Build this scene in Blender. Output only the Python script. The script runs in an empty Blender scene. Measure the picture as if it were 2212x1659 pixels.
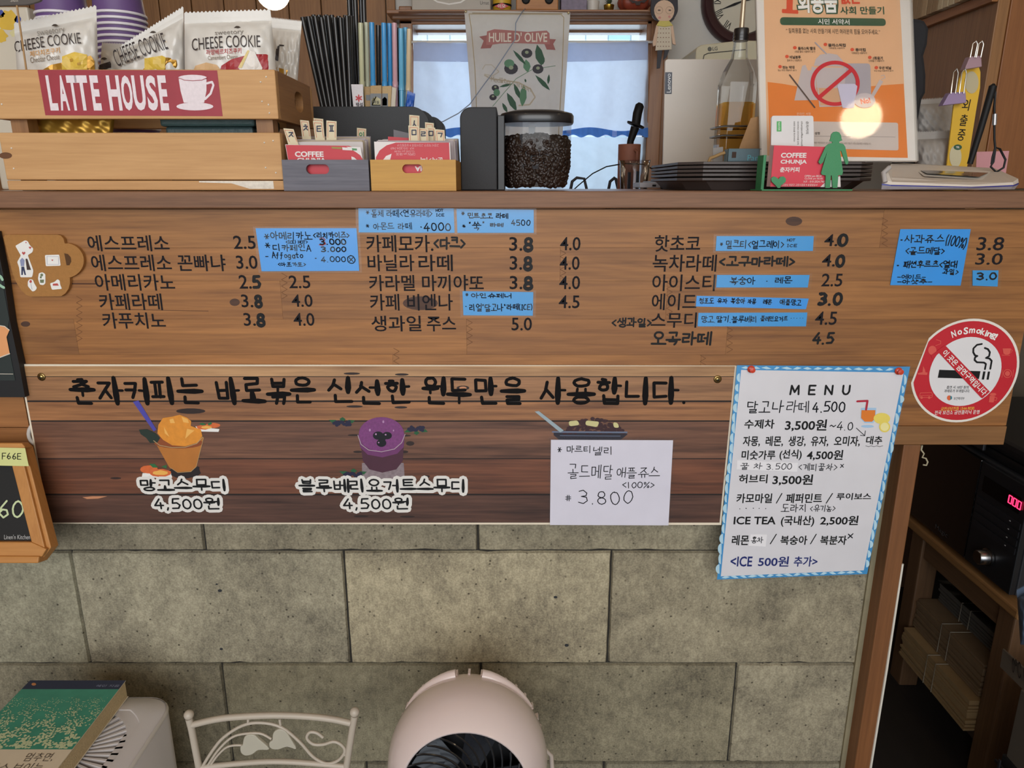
import bpy, bmesh, math, random
from mathutils import Vector, Matrix
R = random.Random(7)
sc = bpy.context.scene
C = sc.collection
# ---------------------------------------------------------------- camera, world, exposure
F = 1561.0
TH = math.radians(15.4)
CT, ST = math.cos(TH), math.sin(TH)
CAM = Vector((0, -0.9, 1.1272))
cd = bpy.data.cameras.new('camera')
cd.sensor_fit = 'HORIZONTAL'; cd.sensor_width = 36; cd.lens = F/2212*36; cd.clip_start = 0.02
cam = bpy.data.objects.new('camera', cd); C.objects.link(cam)
cam.location = CAM; cam.rotation_euler = (math.pi/2-TH, 0, 0)
sc.camera = cam
w = bpy.data.worlds.new('world'); sc.world = w; w.use_nodes = True
bg = w.node_tree.nodes['Background']
bg.inputs[0].default_value = (0.80, 0.90, 1.0, 1); bg.inputs[1].default_value = 1.25
sc.view_settings.view_transform = 'Standard'; sc.view_settings.look = 'None'
sc.view_settings.gamma = 1; sc.view_settings.use_curve_mapping = False
sc.view_settings.exposure = 0.3

def light(name, kind, loc, energy, col, size=.1, rot=None):
    l = bpy.data.lights.new(name, kind); l.energy = energy; l.color = col
    if kind == 'AREA': l.shape = 'RECTANGLE'; l.size = size[0]; l.size_y = size[1]
    else: l.shadow_soft_size = size
    o = bpy.data.objects.new(name, l); C.objects.link(o); o.location = loc
    if rot: o.rotation_euler = rot
    return o
# daylight through the shop front behind the photographer, and through the rear window
light('shopfront_daylight', 'AREA', (0.2, -3.4, 1.9), 58, (1.0, 0.97, 0.93), (3.6, 1.9), (math.radians(82), 0, 0))
light('rear_window_daylight', 'AREA', (0.1, 2.9, 1.9), 19, (0.72, 0.86, 1.0), (1.8, 1.4), (math.radians(-90), 0, 0))
light('outdoor_skylight', 'AREA', (0.1, 2.3, 3.4), 40, (0.75, 0.88, 1.0), (2.5, 1.0), (math.radians(35), 0, 0))

# ---------------------------------------------------------------- pixel geometry on real planes
def ray(px, py):
    u = (px-1106)/F; v = (829.5-py)/F
    return Vector((u, CT+ST*v, -ST+CT*v))
class Pl:
    def __init__(s, pt, n):
        s.pt = Vector(pt); s.n = Vector(n).normalized()
    def __call__(s, px, py, off=0.0):
        d = ray(px, py)
        t = (s.pt+s.n*off-CAM).dot(s.n)/d.dot(s.n)
        return CAM+d*t
def YP(y): return Pl((0, y, 0), (0, -1, 0))
def ZP(z): return Pl((0, 0, z), (0, 0, 1))
def XP(x): return Pl((x, 0, 0), (-1, 0, 0))
def TP(pyb, yb, pyt, yt):
    A = YP(yb)(1106, pyb); B = YP(yt)(1106, pyt)
    n = (B-A).cross(Vector((1, 0, 0)))
    if n.dot(CAM-A) < 0: n = -n
    return Pl(A, n)
def PX(px, py, y): return YP(y)(px, py).x
def PZ(py, y): return YP(y)(1106, py).z
def V(*a): return Vector(a)

# ---------------------------------------------------------------- mesh builder
class MB:
    def __init__(s): s.v = []; s.f = []; s.sm = []; s.k = 0
    def add(s, vs, fs, smooth=False):
        b = len(s.v); s.v += [Vector(p) for p in vs]
        for f in fs: s.f.append([b+i for i in f]); s.sm.append(smooth)
        return s
    def box(s, x0, x1, y0, y1, z0, z1):
        return s.add([(x0,y0,z0),(x1,y0,z0),(x1,y1,z0),(x0,y1,z0),(x0,y0,z1),(x1,y0,z1),(x1,y1,z1),(x0,y1,z1)],
                     [(0,3,2,1),(4,5,6,7),(0,1,5,4),(1,2,6,5),(2,3,7,6),(3,0,4,7)])
    def obox(s, c, ux, uy, uz):
        ps = []
        for k in (-1, 1):
            for i, j in ((-1,-1),(1,-1),(1,1),(-1,1)):
                ps.append(Vector(c)+Vector(ux)*i+Vector(uy)*j+Vector(uz)*k)
        return s.add(ps, [(0,3,2,1),(4,5,6,7),(0,1,5,4),(1,2,6,5),(2,3,7,6),(3,0,4,7)])
    def face(s, pts): return s.add(pts, [tuple(range(len(pts)))])
    def prism(s, pts, d):
        n = len(pts); d = Vector(d)
        q = [Vector(p) for p in pts]
        return s.add(q+[p+d for p in q], [tuple(range(n)), tuple(range(2*n-1, n-1, -1))]+[(i, (i+1) % n, n+(i+1) % n, n+i) for i in range(n)])
    def loft(s, rings, smooth=True, caps=True, closed=True):
        n = len(rings[0]); vs = [p for r in rings for p in r]; fs = []
        for a in range(len(rings)-1):
            for i in range(n if closed else n-1):
                j = (i+1) % n
                fs.append((a*n+i, a*n+j, (a+1)*n+j, (a+1)*n+i))
        s.add(vs, fs, smooth)
        if caps: s.add(rings[0], [tuple(range(n-1, -1, -1))]); s.add(rings[-1], [tuple(range(n))])
        return s
    def tube(s, pts, r, n=8, caps=True):
        pts = [Vector(p) for p in pts]; rings = []
        rs = r if isinstance(r, (list, tuple)) else [r]*len(pts)
        ref = None
        for i, p in enumerate(pts):
            t = (pts[min(i+1, len(pts)-1)]-pts[max(i-1, 0)]).normalized()
            if ref is None: ref = t.orthogonal().normalized()
            a = (ref-t*ref.dot(t)); a = a.normalized() if a.length > 1e-6 else t.orthogonal().normalized()
            ref = a; b = t.cross(a)
            rings.append([p+(a*math.cos(2*math.pi*k/n)+b*math.sin(2*math.pi*k/n))*rs[i] for k in range(n)])
        return s.loft(rings, True, caps)
    def lathe(s, prof, M, n=28, smooth=True, caps=True, sx=1, sy=1):
        M = M if isinstance(M, Matrix) else Matrix.Translation(M)
        rings = [[M @ V(r*sx*math.cos(2*math.pi*k/n), r*sy*math.sin(2*math.pi*k/n), z) for k in range(n)] for r, z in prof]
        return s.loft(rings, smooth, caps)
    def ball(s, c, r, n=14, m=9, M=None):
        r = r if isinstance(r, (tuple, list)) else (r, r, r)
        prof = [(math.sin(math.pi*i/m) if 0 < i < m else 1e-3, -math.cos(math.pi*i/m)) for i in range(m+1)]
        X = Matrix.Translation(c) @ (M or Matrix.Identity(4)) @ Matrix.Diagonal((r[0], r[1], r[2], 1))
        return s.lathe(prof, X, n)
    def grid(s, fn, nu, nv, smooth=True):
        vs = [fn(i/nu, j/nv) for j in range(nv+1) for i in range(nu+1)]
        return s.add(vs, [(j*(nu+1)+i, j*(nu+1)+i+1, (j+1)*(nu+1)+i+1, (j+1)*(nu+1)+i) for j in range(nv) for i in range(nu)], smooth)
    def stroke(s, pts, wd, n, ends=True):
        """a flat pen stroke in the plane with normal n; wd may vary per point"""
        ws = wd if isinstance(wd, (list, tuple)) else [wd]*len(pts)
        for i in range(len(pts)-1):
            a, b = pts[i], pts[i+1]; d = b-a
            if d.length < 1e-7: continue
            p = d.normalized().cross(n); s.k += 1; o = n*(s.k % 150)*1.5e-6
            s.face([a-p*ws[i]/2+o, b-p*ws[i+1]/2+o, b+p*ws[i+1]/2+o, a+p*ws[i]/2+o])
        if ends:
            for i, a in enumerate(pts):
                x = n.orthogonal().normalized(); y = n.cross(x); s.k += 1; o = n*(s.k % 150)*1.5e-6
                s.face([a+o+(x*math.cos(math.pi*k/4)+y*math.sin(math.pi*k/4))*ws[i]/2 for k in range(8)])
        return s
    # flat print authored in picture coordinates on a real plane S
    def poly(s, S, pts, off=0.0, thick=0.0):
        s.k += 1; off += (s.k % 100)*3e-6
        q = [S(x, y, off) for x, y in pts]
        if thick: return s.prism(q, -S.n*thick)
        return s.face(q)
    def disc(s, S, cx, cy, rx, ry=None, off=0.0, n=20, a0=0, a1=360, thick=0.0):
        ry = rx if ry is None else ry
        pts = [(cx+rx*math.cos(math.radians(a0+(a1-a0)*k/n)), cy-ry*math.sin(math.radians(a0+(a1-a0)*k/n))) for k in range(n+(a1-a0 < 360))]
        return s.poly(S, pts, off, thick)
    def line(s, S, pts, wpx, off=0.0, ends=True):
        c = pts[len(pts)//2]; sc_ = (S(c[0]+5, c[1], off)-S(c[0]-5, c[1], off)).length/10
        return s.stroke([S(x, y, off) for x, y in pts], [q*sc_ for q in wpx] if isinstance(wpx, (list, tuple)) else wpx*sc_, S.n, ends)

BASE = {}
def finish(name, mb, mats, base, bevel=0, seg=2):
    me = bpy.data.meshes.new(name)
    me.from_pydata([v-base for v in mb.v], [], mb.f)
    me.polygons.foreach_set('use_smooth', mb.sm)
    bm = bmesh.new(); bm.from_mesh(me)
    bmesh.ops.recalc_face_normals(bm, faces=bm.faces)
    bm.to_mesh(me); bm.free()
    if any(mb.sm): me.set_sharp_from_angle(angle=math.radians(50))
    me.materials.append(mats)
    o = bpy.data.objects.new(name, me); C.objects.link(o)
    if bevel:
        m = o.modifiers.new('edge', 'BEVEL'); m.width = bevel; m.segments = seg; m.limit_method = 'ANGLE'; m.angle_limit = math.radians(40)
    return o
def thing(name, label, cat, base=(0, 0, 0), group=None):
    o = bpy.data.objects.new(name, None); C.objects.link(o); o.location = base; o.empty_display_size = .02
    BASE[o.name] = Vector(base); o['label'] = label; o['category'] = cat
    if group: o['group'] = group
    return o
def part(name, mb, m, parent, bevel=0, origin=None, tint=None, label=None, kind=None):
    pb = BASE[parent.name]; base = pb if origin is None else Vector(origin)
    o = finish(name, mb, m, base, bevel); o.parent = parent; o.location = base-pb
    BASE[o.name] = base
    if tint: o.color = (*tint, 1)
    if label: o['label'] = label
    if kind: o['kind'] = kind
    return o
def solo(name, mb, m, label, cat, group=None, bevel=0, base=None, kind=None, tint=None):
    if base is None:
        base = sum(mb.v, Vector())/len(mb.v); base.z = min(v.z for v in mb.v)
    base = Vector(base)
    o = finish(name, mb, m, base, bevel); o.location = base; BASE[o.name] = base
    if label: o['label'] = label
    if cat: o['category'] = cat
    if group: o['group'] = group
    if kind: o['kind'] = kind
    if tint: o.color = (*tint, 1)
    return o
def struct(name, mb, m, bevel=0): return solo(name, mb, m, None, None, None, bevel, kind='structure')
def copy_tree(o, parent=None):
    c = o.copy(); C.objects.link(c)
    if parent: c.parent = parent
    BASE[c.name] = BASE.get(o.name, Vector())
    for ch in list(o.children): copy_tree(ch, c)
    return c

# ---------------------------------------------------------------- materials
def rgb(h):
    h = h.lstrip('#'); c = [int(h[i:i+2], 16)/255 for i in (0, 2, 4)]
    return tuple(((x+.055)/1.055)**2.4 if x > .04045 else x/12.92 for x in c)
MATS = {}
def _new(name):
    m = bpy.data.materials.new(name); m.use_nodes = True
    return m, m.node_tree.nodes, m.node_tree.links, m.node_tree.nodes['Principled BSDF']
def mat(h, rough=.55, metal=0, bump=0, bscale=200, var=.06, vscale=30, coat=0, spec=.5, emit=0, sheen=0):
    key = ('p', h, rough, metal, bump, bscale, var, vscale, coat, spec, emit)
    if key in MATS: return MATS[key]
    m, N, L, P = _new('surface_'+h.lstrip('#'))
    P.inputs['Roughness'].default_value = rough; P.inputs['Metallic'].default_value = metal
    P.inputs['Specular IOR Level'].default_value = spec
    P.inputs['Coat Weight'].default_value = coat; P.inputs['Coat Roughness'].default_value = .08
    tc = N.new('ShaderNodeTexCoord'); nz = N.new('ShaderNodeTexNoise'); nz.inputs['Scale'].default_value = vscale; nz.inputs['Detail'].default_value = 4
    L.new(tc.outputs['Object'], nz.inputs['Vector'])
    mx = N.new('ShaderNodeMix'); mx.data_type = 'RGBA'
    c = rgb(h)
    mx.inputs[6].default_value = (*[x*(1-var) for x in c], 1); mx.inputs[7].default_value = (*[min(1, x*(1+var)) for x in c], 1)
    L.new(nz.outputs[0], mx.inputs[0]); L.new(mx.outputs[2], P.inputs['Base Color'])
    if emit: P.inputs['Emission Color'].default_value = (*c, 1); P.inputs['Emission Strength'].default_value = emit
    if bump:
        n2 = N.new('ShaderNodeTexNoise'); n2.inputs['Scale'].default_value = bscale; n2.inputs['Detail'].default_value = 3
        b = N.new('ShaderNodeBump'); b.inputs['Strength'].default_value = bump; b.inputs['Distance'].default_value = .002
        L.new(tc.outputs['Object'], n2.inputs['Vector']); L.new(n2.outputs[0], b.inputs['Height']); L.new(b.outputs[0], P.inputs['Normal'])
    MATS[key] = m
    return m
def wood(c1, c2, sc_=1.0, axis=0, rough=.5, strong=1.0, tint=.08, coat=0, bump=.12, rings=.5):
    """grain along the axis; every board object gets its own stretch of the pattern"""
    key = ('w', c1, c2, sc_, axis, rough, strong, tint, coat, bump, rings)
    if key in MATS: return MATS[key]
    m, N, L, P = _new('wood_'+c1.lstrip('#'))
    tc = N.new('ShaderNodeTexCoord'); oi = N.new('ShaderNodeObjectInfo')
    mu = N.new('ShaderNodeMath'); mu.operation = 'MULTIPLY'; mu.inputs[1].default_value = 17.0
    L.new(oi.outputs['Random'], mu.inputs[0])
    ad = N.new('ShaderNodeVectorMath'); ad.operation = 'ADD'
    L.new(tc.outputs['Object'], ad.inputs[0]); L.new(mu.outputs[0], ad.inputs[1])
    def mapped(s_long, s_cross):
        mp = N.new('ShaderNodeMapping'); v = [s_cross*sc_]*3; v[axis] = s_long*sc_
        mp.inputs['Scale'].default_value = v; L.new(ad.outputs[0], mp.inputs['Vector']); return mp
    def noise(mp, det, dis):
        n = N.new('ShaderNodeTexNoise'); n.inputs['Scale'].default_value = 1; n.inputs['Detail'].default_value = det; n.inputs['Distortion'].default_value = dis
        L.new(mp.outputs[0], n.inputs['Vector']); return n
    n1 = noise(mapped(1.3, 9), 3, 1.2); n2 = noise(mapped(5, 160), 5, .6); n3 = noise(mapped(22, 420), 2, .2)
    mr = N.new('ShaderNodeMath'); mr.operation = 'MULTIPLY'; mr.inputs[1].default_value = 14*rings+.01
    L.new(n1.outputs[0], mr.inputs[0])
    fr = N.new('ShaderNodeMath'); fr.operation = 'PINGPONG'; fr.inputs[1].default_value = 1; L.new(mr.outputs[0], fr.inputs[0])
    def madd(a, k, b):
        x = N.new('ShaderNodeMath'); x.operation = 'MULTIPLY_ADD'; L.new(a, x.inputs[0]); x.inputs[1].default_value = k
        if b is None: x.inputs[2].default_value = 0
        else: L.new(b, x.inputs[2])
        return x.outputs[0]
    s_ = madd(fr.outputs[0], .22*strong, None); s_ = madd(n2.outputs[0], .9*strong, s_); s_ = madd(n3.outputs[0], .45*strong, s_)
    s_ = madd(n1.outputs[0], .35, s_)
    rp = N.new('ShaderNodeMapRange'); rp.inputs[1].default_value = .75*strong+.17-.42; rp.inputs[2].default_value = .75*strong+.17+.42
    L.new(s_, rp.inputs[0])
    mx = N.new('ShaderNodeMix'); mx.data_type = 'RGBA'
    mx.inputs[6].default_value = (*rgb(c2), 1); mx.inputs[7].default_value = (*rgb(c1), 1)
    L.new(rp.outputs[0], mx.inputs[0])
    hs = N.new('ShaderNodeHueSaturation')
    r2 = N.new('ShaderNodeMapRange'); r2.inputs[3].default_value = 1-tint; r2.inputs[4].default_value = 1+tint
    L.new(oi.outputs['Random'], r2.inputs[0]); L.new(r2.outputs[0], hs.inputs['Value']); L.new(mx.outputs[2], hs.inputs['Color'])
    mt = N.new('ShaderNodeMix'); mt.data_type = 'RGBA'; mt.blend_type = 'MULTIPLY'; mt.inputs[0].default_value = 1
    L.new(hs.outputs[0], mt.inputs[6]); L.new(oi.outputs['Color'], mt.inputs[7])
    L.new(mt.outputs[2], P.inputs['Base Color'])
    P.inputs['Roughness'].default_value = rough; P.inputs['Coat Weight'].default_value = coat; P.inputs['Coat Roughness'].default_value = .2
    b = N.new('ShaderNodeBump'); b.inputs['Strength'].default_value = bump; b.inputs['Distance'].default_value = .001
    L.new(n2.outputs[0], b.inputs['Height']); L.new(b.outputs[0], P.inputs['Normal'])
    MATS[key] = m
    return m
def concrete():
    m, N, L, P = _new('cast_concrete')
    tc = N.new('ShaderNodeTexCoord'); oi = N.new('ShaderNodeObjectInfo')
    ad = N.new('ShaderNodeVectorMath'); mu = N.new('ShaderNodeMath'); mu.operation = 'MULTIPLY'; mu.inputs[1].default_value = 9
    L.new(oi.outputs['Random'], mu.inputs[0]); L.new(tc.outputs['Object'], ad.inputs[0]); L.new(mu.outputs[0], ad.inputs[1])
    def noise(s, d, dis=0, vec=None):
        n = N.new('ShaderNodeTexNoise'); n.inputs['Scale'].default_value = s; n.inputs['Detail'].default_value = d; n.inputs['Distortion'].default_value = dis
        L.new((vec or ad).outputs[0], n.inputs['Vector']); return n
    big = noise(9, 5, .8); mid = noise(60, 6, .4); fine = noise(420, 4)
    mp = N.new('ShaderNodeMapping'); mp.inputs['Scale'].default_value = (160, 160, 75); L.new(ad.outputs[0], mp.inputs['Vector'])
    streak = noise(1, 4, .3, mp)
    vo = N.new('ShaderNodeTexVoronoi'); vo.inputs['Scale'].default_value = 75; L.new(ad.outputs[0], vo.inputs['Vector'])
    pit = N.new('ShaderNodeMapRange'); pit.inputs[1].default_value = .05; pit.inputs[2].default_value = .16; L.new(vo.outputs['Distance'], pit.inputs[0])
    gate = N.new('ShaderNodeMapRange'); gate.inputs[1].default_value = .50; gate.inputs[2].default_value = .58; L.new(mid.outputs[0], gate.inputs[0])
    pm = N.new('ShaderNodeMath'); pm.operation = 'MAXIMUM'; L.new(pit.outputs[0], pm.inputs[0]); L.new(gate.outputs[0], pm.inputs[1])
    def madd(a, k, b):
        x = N.new('ShaderNodeMath'); x.operation = 'MULTIPLY_ADD'; L.new(a, x.inputs[0]); x.inputs[1].default_value = k
        if b is None: x.inputs[2].default_value = 0
        else: L.new(b, x.inputs[2])
        return x.outputs[0]
    s_ = madd(big.outputs[0], .8, None); s_ = madd(mid.outputs[0], .45, s_); s_ = madd(fine.outputs[0], .75, s_); s_ = madd(streak.outputs[0], .45, s_)
    rp = N.new('ShaderNodeMapRange'); rp.inputs[1].default_value = .90; rp.inputs[2].default_value = 1.56; L.new(s_, rp.inputs[0])
    cr = N.new('ShaderNodeValToRGB'); L.new(rp.outputs[0], cr.inputs[0])
    e = cr.color_ramp.elements; e[0].color = (*rgb('6d675b'), 1); e[1].color = (*rgb('bcb49e'), 1)
    q = cr.color_ramp.elements.new(.5); q.color = (*rgb('99927f'), 1)
    m1 = N.new('ShaderNodeMix'); m1.data_type = 'RGBA'; m1.inputs[6].default_value = (*rgb('3d382e'), 1)
    L.new(pm.outputs[0], m1.inputs[0]); L.new(cr.outputs[0], m1.inputs[7])
    mt = N.new('ShaderNodeMix'); mt.data_type = 'RGBA'; mt.blend_type = 'MULTIPLY'; mt.inputs[0].default_value = 1
    L.new(m1.outputs[2], mt.inputs[6]); L.new(oi.outputs['Color'], mt.inputs[7]); L.new(mt.outputs[2], P.inputs['Base Color'])
    P.inputs['Roughness'].default_value = .9
    b = N.new('ShaderNodeBump'); b.inputs['Strength'].default_value = .35; b.inputs['Distance'].default_value = .0015
    L.new(s_, b.inputs['Height']); L.new(b.outputs[0], P.inputs['Normal'])
    return m
def thin_glass(name, tint=(1, 1, 1), refl=.12, rough=.03, mul=1.0):
    if name in MATS: return MATS[name]
    m, N, L, P = _new(name)
    tr = N.new('ShaderNodeBsdfTransparent'); tr.inputs[0].default_value = (*tint, 1)
    gl = N.new('ShaderNodeBsdfGlossy'); gl.inputs['Roughness'].default_value = rough
    fr = N.new('ShaderNodeFresnel'); fr.inputs[0].default_value = 1.45
    a = N.new('ShaderNodeMath'); a.operation = 'MULTIPLY_ADD'; a.inputs[1].default_value = mul; a.inputs[2].default_value = refl*.15
    L.new(fr.outputs[0], a.inputs[0])
    mx = N.new('ShaderNodeMixShader'); L.new(a.outputs[0], mx.inputs[0]); L.new(tr.outputs[0], mx.inputs[1]); L.new(gl.outputs[0], mx.inputs[2])
    L.new(mx.outputs[0], N['Material Output'].inputs[0]); N.remove(P)
    MATS[name] = m
    return m
def cloth(name, h, trans=.6, print_=0):
    if name in MATS: return MATS[name]
    m, N, L, P = _new(name)
    tl = N.new('ShaderNodeBsdfTranslucent'); df = N.new('ShaderNodeBsdfDiffuse')
    tc = N.new('ShaderNodeTexCoord'); nz = N.new('ShaderNodeTexNoise'); nz.inputs['Scale'].default_value = 60; nz.inputs['Detail'].default_value = 5
    L.new(tc.outputs['Object'], nz.inputs['Vector'])
    mx = N.new('ShaderNodeMix'); mx.data_type = 'RGBA'; c = rgb(h)
    mx.inputs[6].default_value = (*[x*.9 for x in c], 1); mx.inputs[7].default_value = (*c, 1)
    L.new(nz.outputs[0], mx.inputs[0]); L.new(mx.outputs[2], tl.inputs[0]); L.new(mx.outputs[2], df.inputs[0])
    ms = N.new('ShaderNodeMixShader'); ms.inputs[0].default_value = trans
    L.new(df.outputs[0], ms.inputs[1]); L.new(tl.outputs[0], ms.inputs[2]); L.new(ms.outputs[0], N['Material Output'].inputs[0]); N.remove(P)
    MATS[name] = m
    return m

INK = mat('#201e22', .7, var=.1, spec=.15); BLACK = mat('#111113', .55, spec=.3); WHITE = mat('#f0eeea', .5); PEN = mat('#101018', .6, spec=.15)
PAPER = mat('#eceaf0', .6); RED = mat('#c4202f', .45); NOTE = mat('#2f97dc', .4, coat=.3); DGREY = mat('#2b2d31', .55, bump=.15, bscale=900)
LAM = thin_glass('laminate_film', refl=.0, rough=.2)
PANELW = wood('#b47d45', '#6e4523', 1.0, 0, .5, .95, .03, rings=.8)
EDGEW = wood('#946a4c', '#5a3c2a', 1.4, 0, .55, .8, .03)
CRATEW = wood('#dcae78', '#b07f4c', 1.2, 0, .6, .6, .05)
CRATEWY = wood('#b98a58', '#835832', 1.2, 1, .6, .6, .05)
PINEZ = wood('#a5774a', '#6b4828', 1.0, 2, .5, .8, .08)
PINEY = wood('#a9713f', '#70421f', 1.0, 1, .5, .8, .06)
PINEX = wood('#b07845', '#774926', 1.0, 0, .5, .8, .06)
GLASS = thin_glass('clear_glass')
CONC = concrete()

# ---------------------------------------------------------------- lettering
DG = None
def glyphs(s, offs=0.0, res=3):
    c = bpy.data.curves.new('t', 'FONT'); c.body = s; c.offset = offs; c.resolution_u = res; c.size = 1
    o = bpy.data.objects.new('t', c); C.objects.link(o)
    dg = bpy.context.evaluated_depsgraph_get(); dg.update()
    m = bpy.data.meshes.new_from_object(o.evaluated_get(dg))
    vs = [v.co.copy() for v in m.vertices]; fs = [tuple(p.vertices) for p in m.polygons]
    bpy.data.objects.remove(o); bpy.data.meshes.remove(m); bpy.data.curves.remove(c)
    return vs, fs
def frame(S, box, rot, off):
    x0, x1, y0, y1 = box; cx, cy = (x0+x1)/2, (y0+y1)/2; hw, hh = (x1-x0)/2, (y1-y0)/2
    a = math.radians(rot); c = S(cx, cy, off)
    du = S(cx+hw*math.cos(a), cy-hw*math.sin(a), off)-S(cx-hw*math.cos(a), cy+hw*math.sin(a), off)
    dv = S(cx-hh*math.sin(a), cy-hh*math.cos(a), off)-S(cx+hh*math.sin(a), cy+hh*math.cos(a), off)
    dv = dv-du*(dv.dot(du)/du.dot(du))
    return c, du, dv
def txt_mb(s, box, S, off=.0004, bold=0.0, rot=0, M=None, shear=0, flip=False, mb=None):
    vs, fs = glyphs(s, bold)
    mb = mb or MB()
    if not vs: return mb
    a0 = min(v.x for v in vs); a1 = max(v.x for v in vs); b0 = min(v.y for v in vs); b1 = max(v.y for v in vs)
    if M:
        x0, x1, y0, y1 = box
        return mb.add([M(x0+(v.x-a0)/(a1-a0)*(x1-x0)+shear*(v.y-b0), y1-(v.y-b0)/(b1-b0)*(y1-y0)) for v in vs], fs)
    c, du, dv = frame(S, box, rot, off)
    k = -1 if flip else 1
    return mb.add([c+du*k*((v.x-a0)/(a1-a0)-.5+shear*((v.y-b0)/(b1-b0)-.5))+dv*k*((v.y-b0)/(b1-b0)-.5) for v in vs], fs)
def txt(s, box, S, m, parent, off=.0004, bold=0.0, rot=0, name='lettering', **k):
    return part(name, txt_mb(s, box, S, off, bold, rot, **k), m, parent)

# a pen font: every jamo and figure as strokes
def circ(n=12, cx=.5, cy=.5, rx=.5, ry=.5): return [(cx+rx*math.sin(2*math.pi*i/n), cy+ry*math.cos(2*math.pi*i/n)) for i in range(n+1)]
CON = {'ㄱ': [[(0,.95),(.95,.95),(.8,.4),(.65,0)]], 'ㄱh': [[(0,.92),(.92,.92),(.86,.1)]], 'ㅋh': [[(0,.92),(.92,.92),(.86,.1)], [(.05,.5),(.85,.52)]], 'ㄴ': [[(.05,1),(.05,.1),(1,.12)]], 'ㄷ': [[(1,.95),(.05,.95),(.05,.05),(1,.08)]],
 'ㄹ': [[(0,1),(.95,1),(.9,.55),(.05,.5),(.05,0),(1,.02)]], 'ㅁ': [[(.05,1),(.05,0),(.95,.02),(.95,1),(.05,1)]],
 'ㅂ': [[(.05,1),(.1,0),(.9,0),(.95,1)], [(.08,.5),(.92,.5)]], 'ㅅ': [[(.5,1),(.35,.45),(0,0)], [(.42,.6),(1,.05)]], 'ㅇ': [circ()],
 'ㅈ': [[(.05,.95),(.95,.95),(.5,.45),(0,0)], [(.55,.5),(1,.02)]], 'ㅊ': [[(.35,1.05),(.65,1.02)], [(.05,.75),(.95,.75),(.5,.35),(0,0)], [(.55,.4),(1,.02)]],
 'ㅋ': [[(0,.95),(.95,.95),(.8,.4),(.6,0)], [(.05,.52),(.82,.55)]], 'ㅌ': [[(1,.98),(.05,.95),(.05,.02),(1,.05)], [(.05,.5),(.9,.52)]],
 'ㅍ': [[(0,.98),(1,.98)], [(.3,.95),(.32,.05)], [(.7,.95),(.68,.05)], [(0,.03),(1,.03)]], 'ㅎ': [[(.35,1.05),(.65,1.03)], [(0,.78),(1,.78)], circ(10, .5, .32, .36, .32)]}
def _dbl(a, b): return [[(x*.44, y) for x, y in s] for s in CON[a]]+[[(.56+x*.44, y) for x, y in s] for s in CON[b]]
for a, b in (('ㄲ', 'ㄱㄱ'), ('ㄸ', 'ㄷㄷ'), ('ㅃ', 'ㅂㅂ'), ('ㅆ', 'ㅅㅅ'), ('ㅉ', 'ㅈㅈ'), ('ㅄ', 'ㅂㅅ'), ('ㄳ', 'ㄱㅅ')): CON[a] = _dbl(*b)
VOW = {'ㅏ': [[(.3,1),(.3,0)], [(.3,.52),(1,.52)]], 'ㅑ': [[(.3,1),(.3,0)], [(.3,.65),(1,.65)], [(.3,.38),(1,.38)]], 'ㅓ': [[(.75,1),(.75,0)], [(0,.52),(.75,.52)]],
 'ㅕ': [[(.75,1),(.75,0)], [(0,.65),(.75,.65)], [(0,.38),(.75,.38)]], 'ㅣ': [[(.5,1),(.5,0)]], 'ㅐ': [[(.15,.97),(.15,.05)], [(.15,.5),(.8,.5)], [(.8,1),(.8,0)]],
 'ㅔ': [[(.45,.97),(.45,.05)], [(0,.52),(.45,.52)], [(.9,1),(.9,0)]], 'ㅖ': [[(.45,.97),(.45,.05)], [(0,.62),(.45,.62)], [(0,.4),(.45,.4)], [(.9,1),(.9,0)]],
 'ㅗ': [[(0,.12),(1,.12)], [(.47,1.05),(.47,.12)]], 'ㅛ': [[(0,.12),(1,.12)], [(.34,.85),(.34,.12)], [(.66,.85),(.66,.12)]], 'ㅜ': [[(0,.85),(1,.85)], [(.5,.85),(.5,0)]],
 'ㅠ': [[(0,.85),(1,.85)], [(.34,.85),(.34,.05)], [(.66,.85),(.66,.05)]], 'ㅡ': [[(0,.5),(1,.5)]]}
COMP = {'ㅘ': 'ㅗㅏ', 'ㅙ': 'ㅗㅐ', 'ㅚ': 'ㅗㅣ', 'ㅝ': 'ㅜㅓ', 'ㅞ': 'ㅜㅔ', 'ㅟ': 'ㅜㅣ', 'ㅢ': 'ㅡㅣ'}
CHO = 'ㄱㄲㄴㄷㄸㄹㅁㅂㅃㅅㅆㅇㅈㅉㅊㅋㅌㅍㅎ'; JUNG = 'ㅏㅐㅑㅒㅓㅔㅕㅖㅗㅘㅙㅚㅛㅜㅝㅞㅟㅠㅡㅢㅣ'
JONG = ['', 'ㄱ', 'ㄲ', 'ㄳ', 'ㄴ', 'ㄵ', 'ㄶ', 'ㄷ', 'ㄹ', 'ㄺ', 'ㄻ', 'ㄼ', 'ㄽ', 'ㄾ', 'ㄿ', 'ㅀ', 'ㅁ', 'ㅂ', 'ㅄ', 'ㅅ', 'ㅆ', 'ㅇ', 'ㅈ', 'ㅊ', 'ㅋ', 'ㅌ', 'ㅍ', 'ㅎ']
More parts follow.
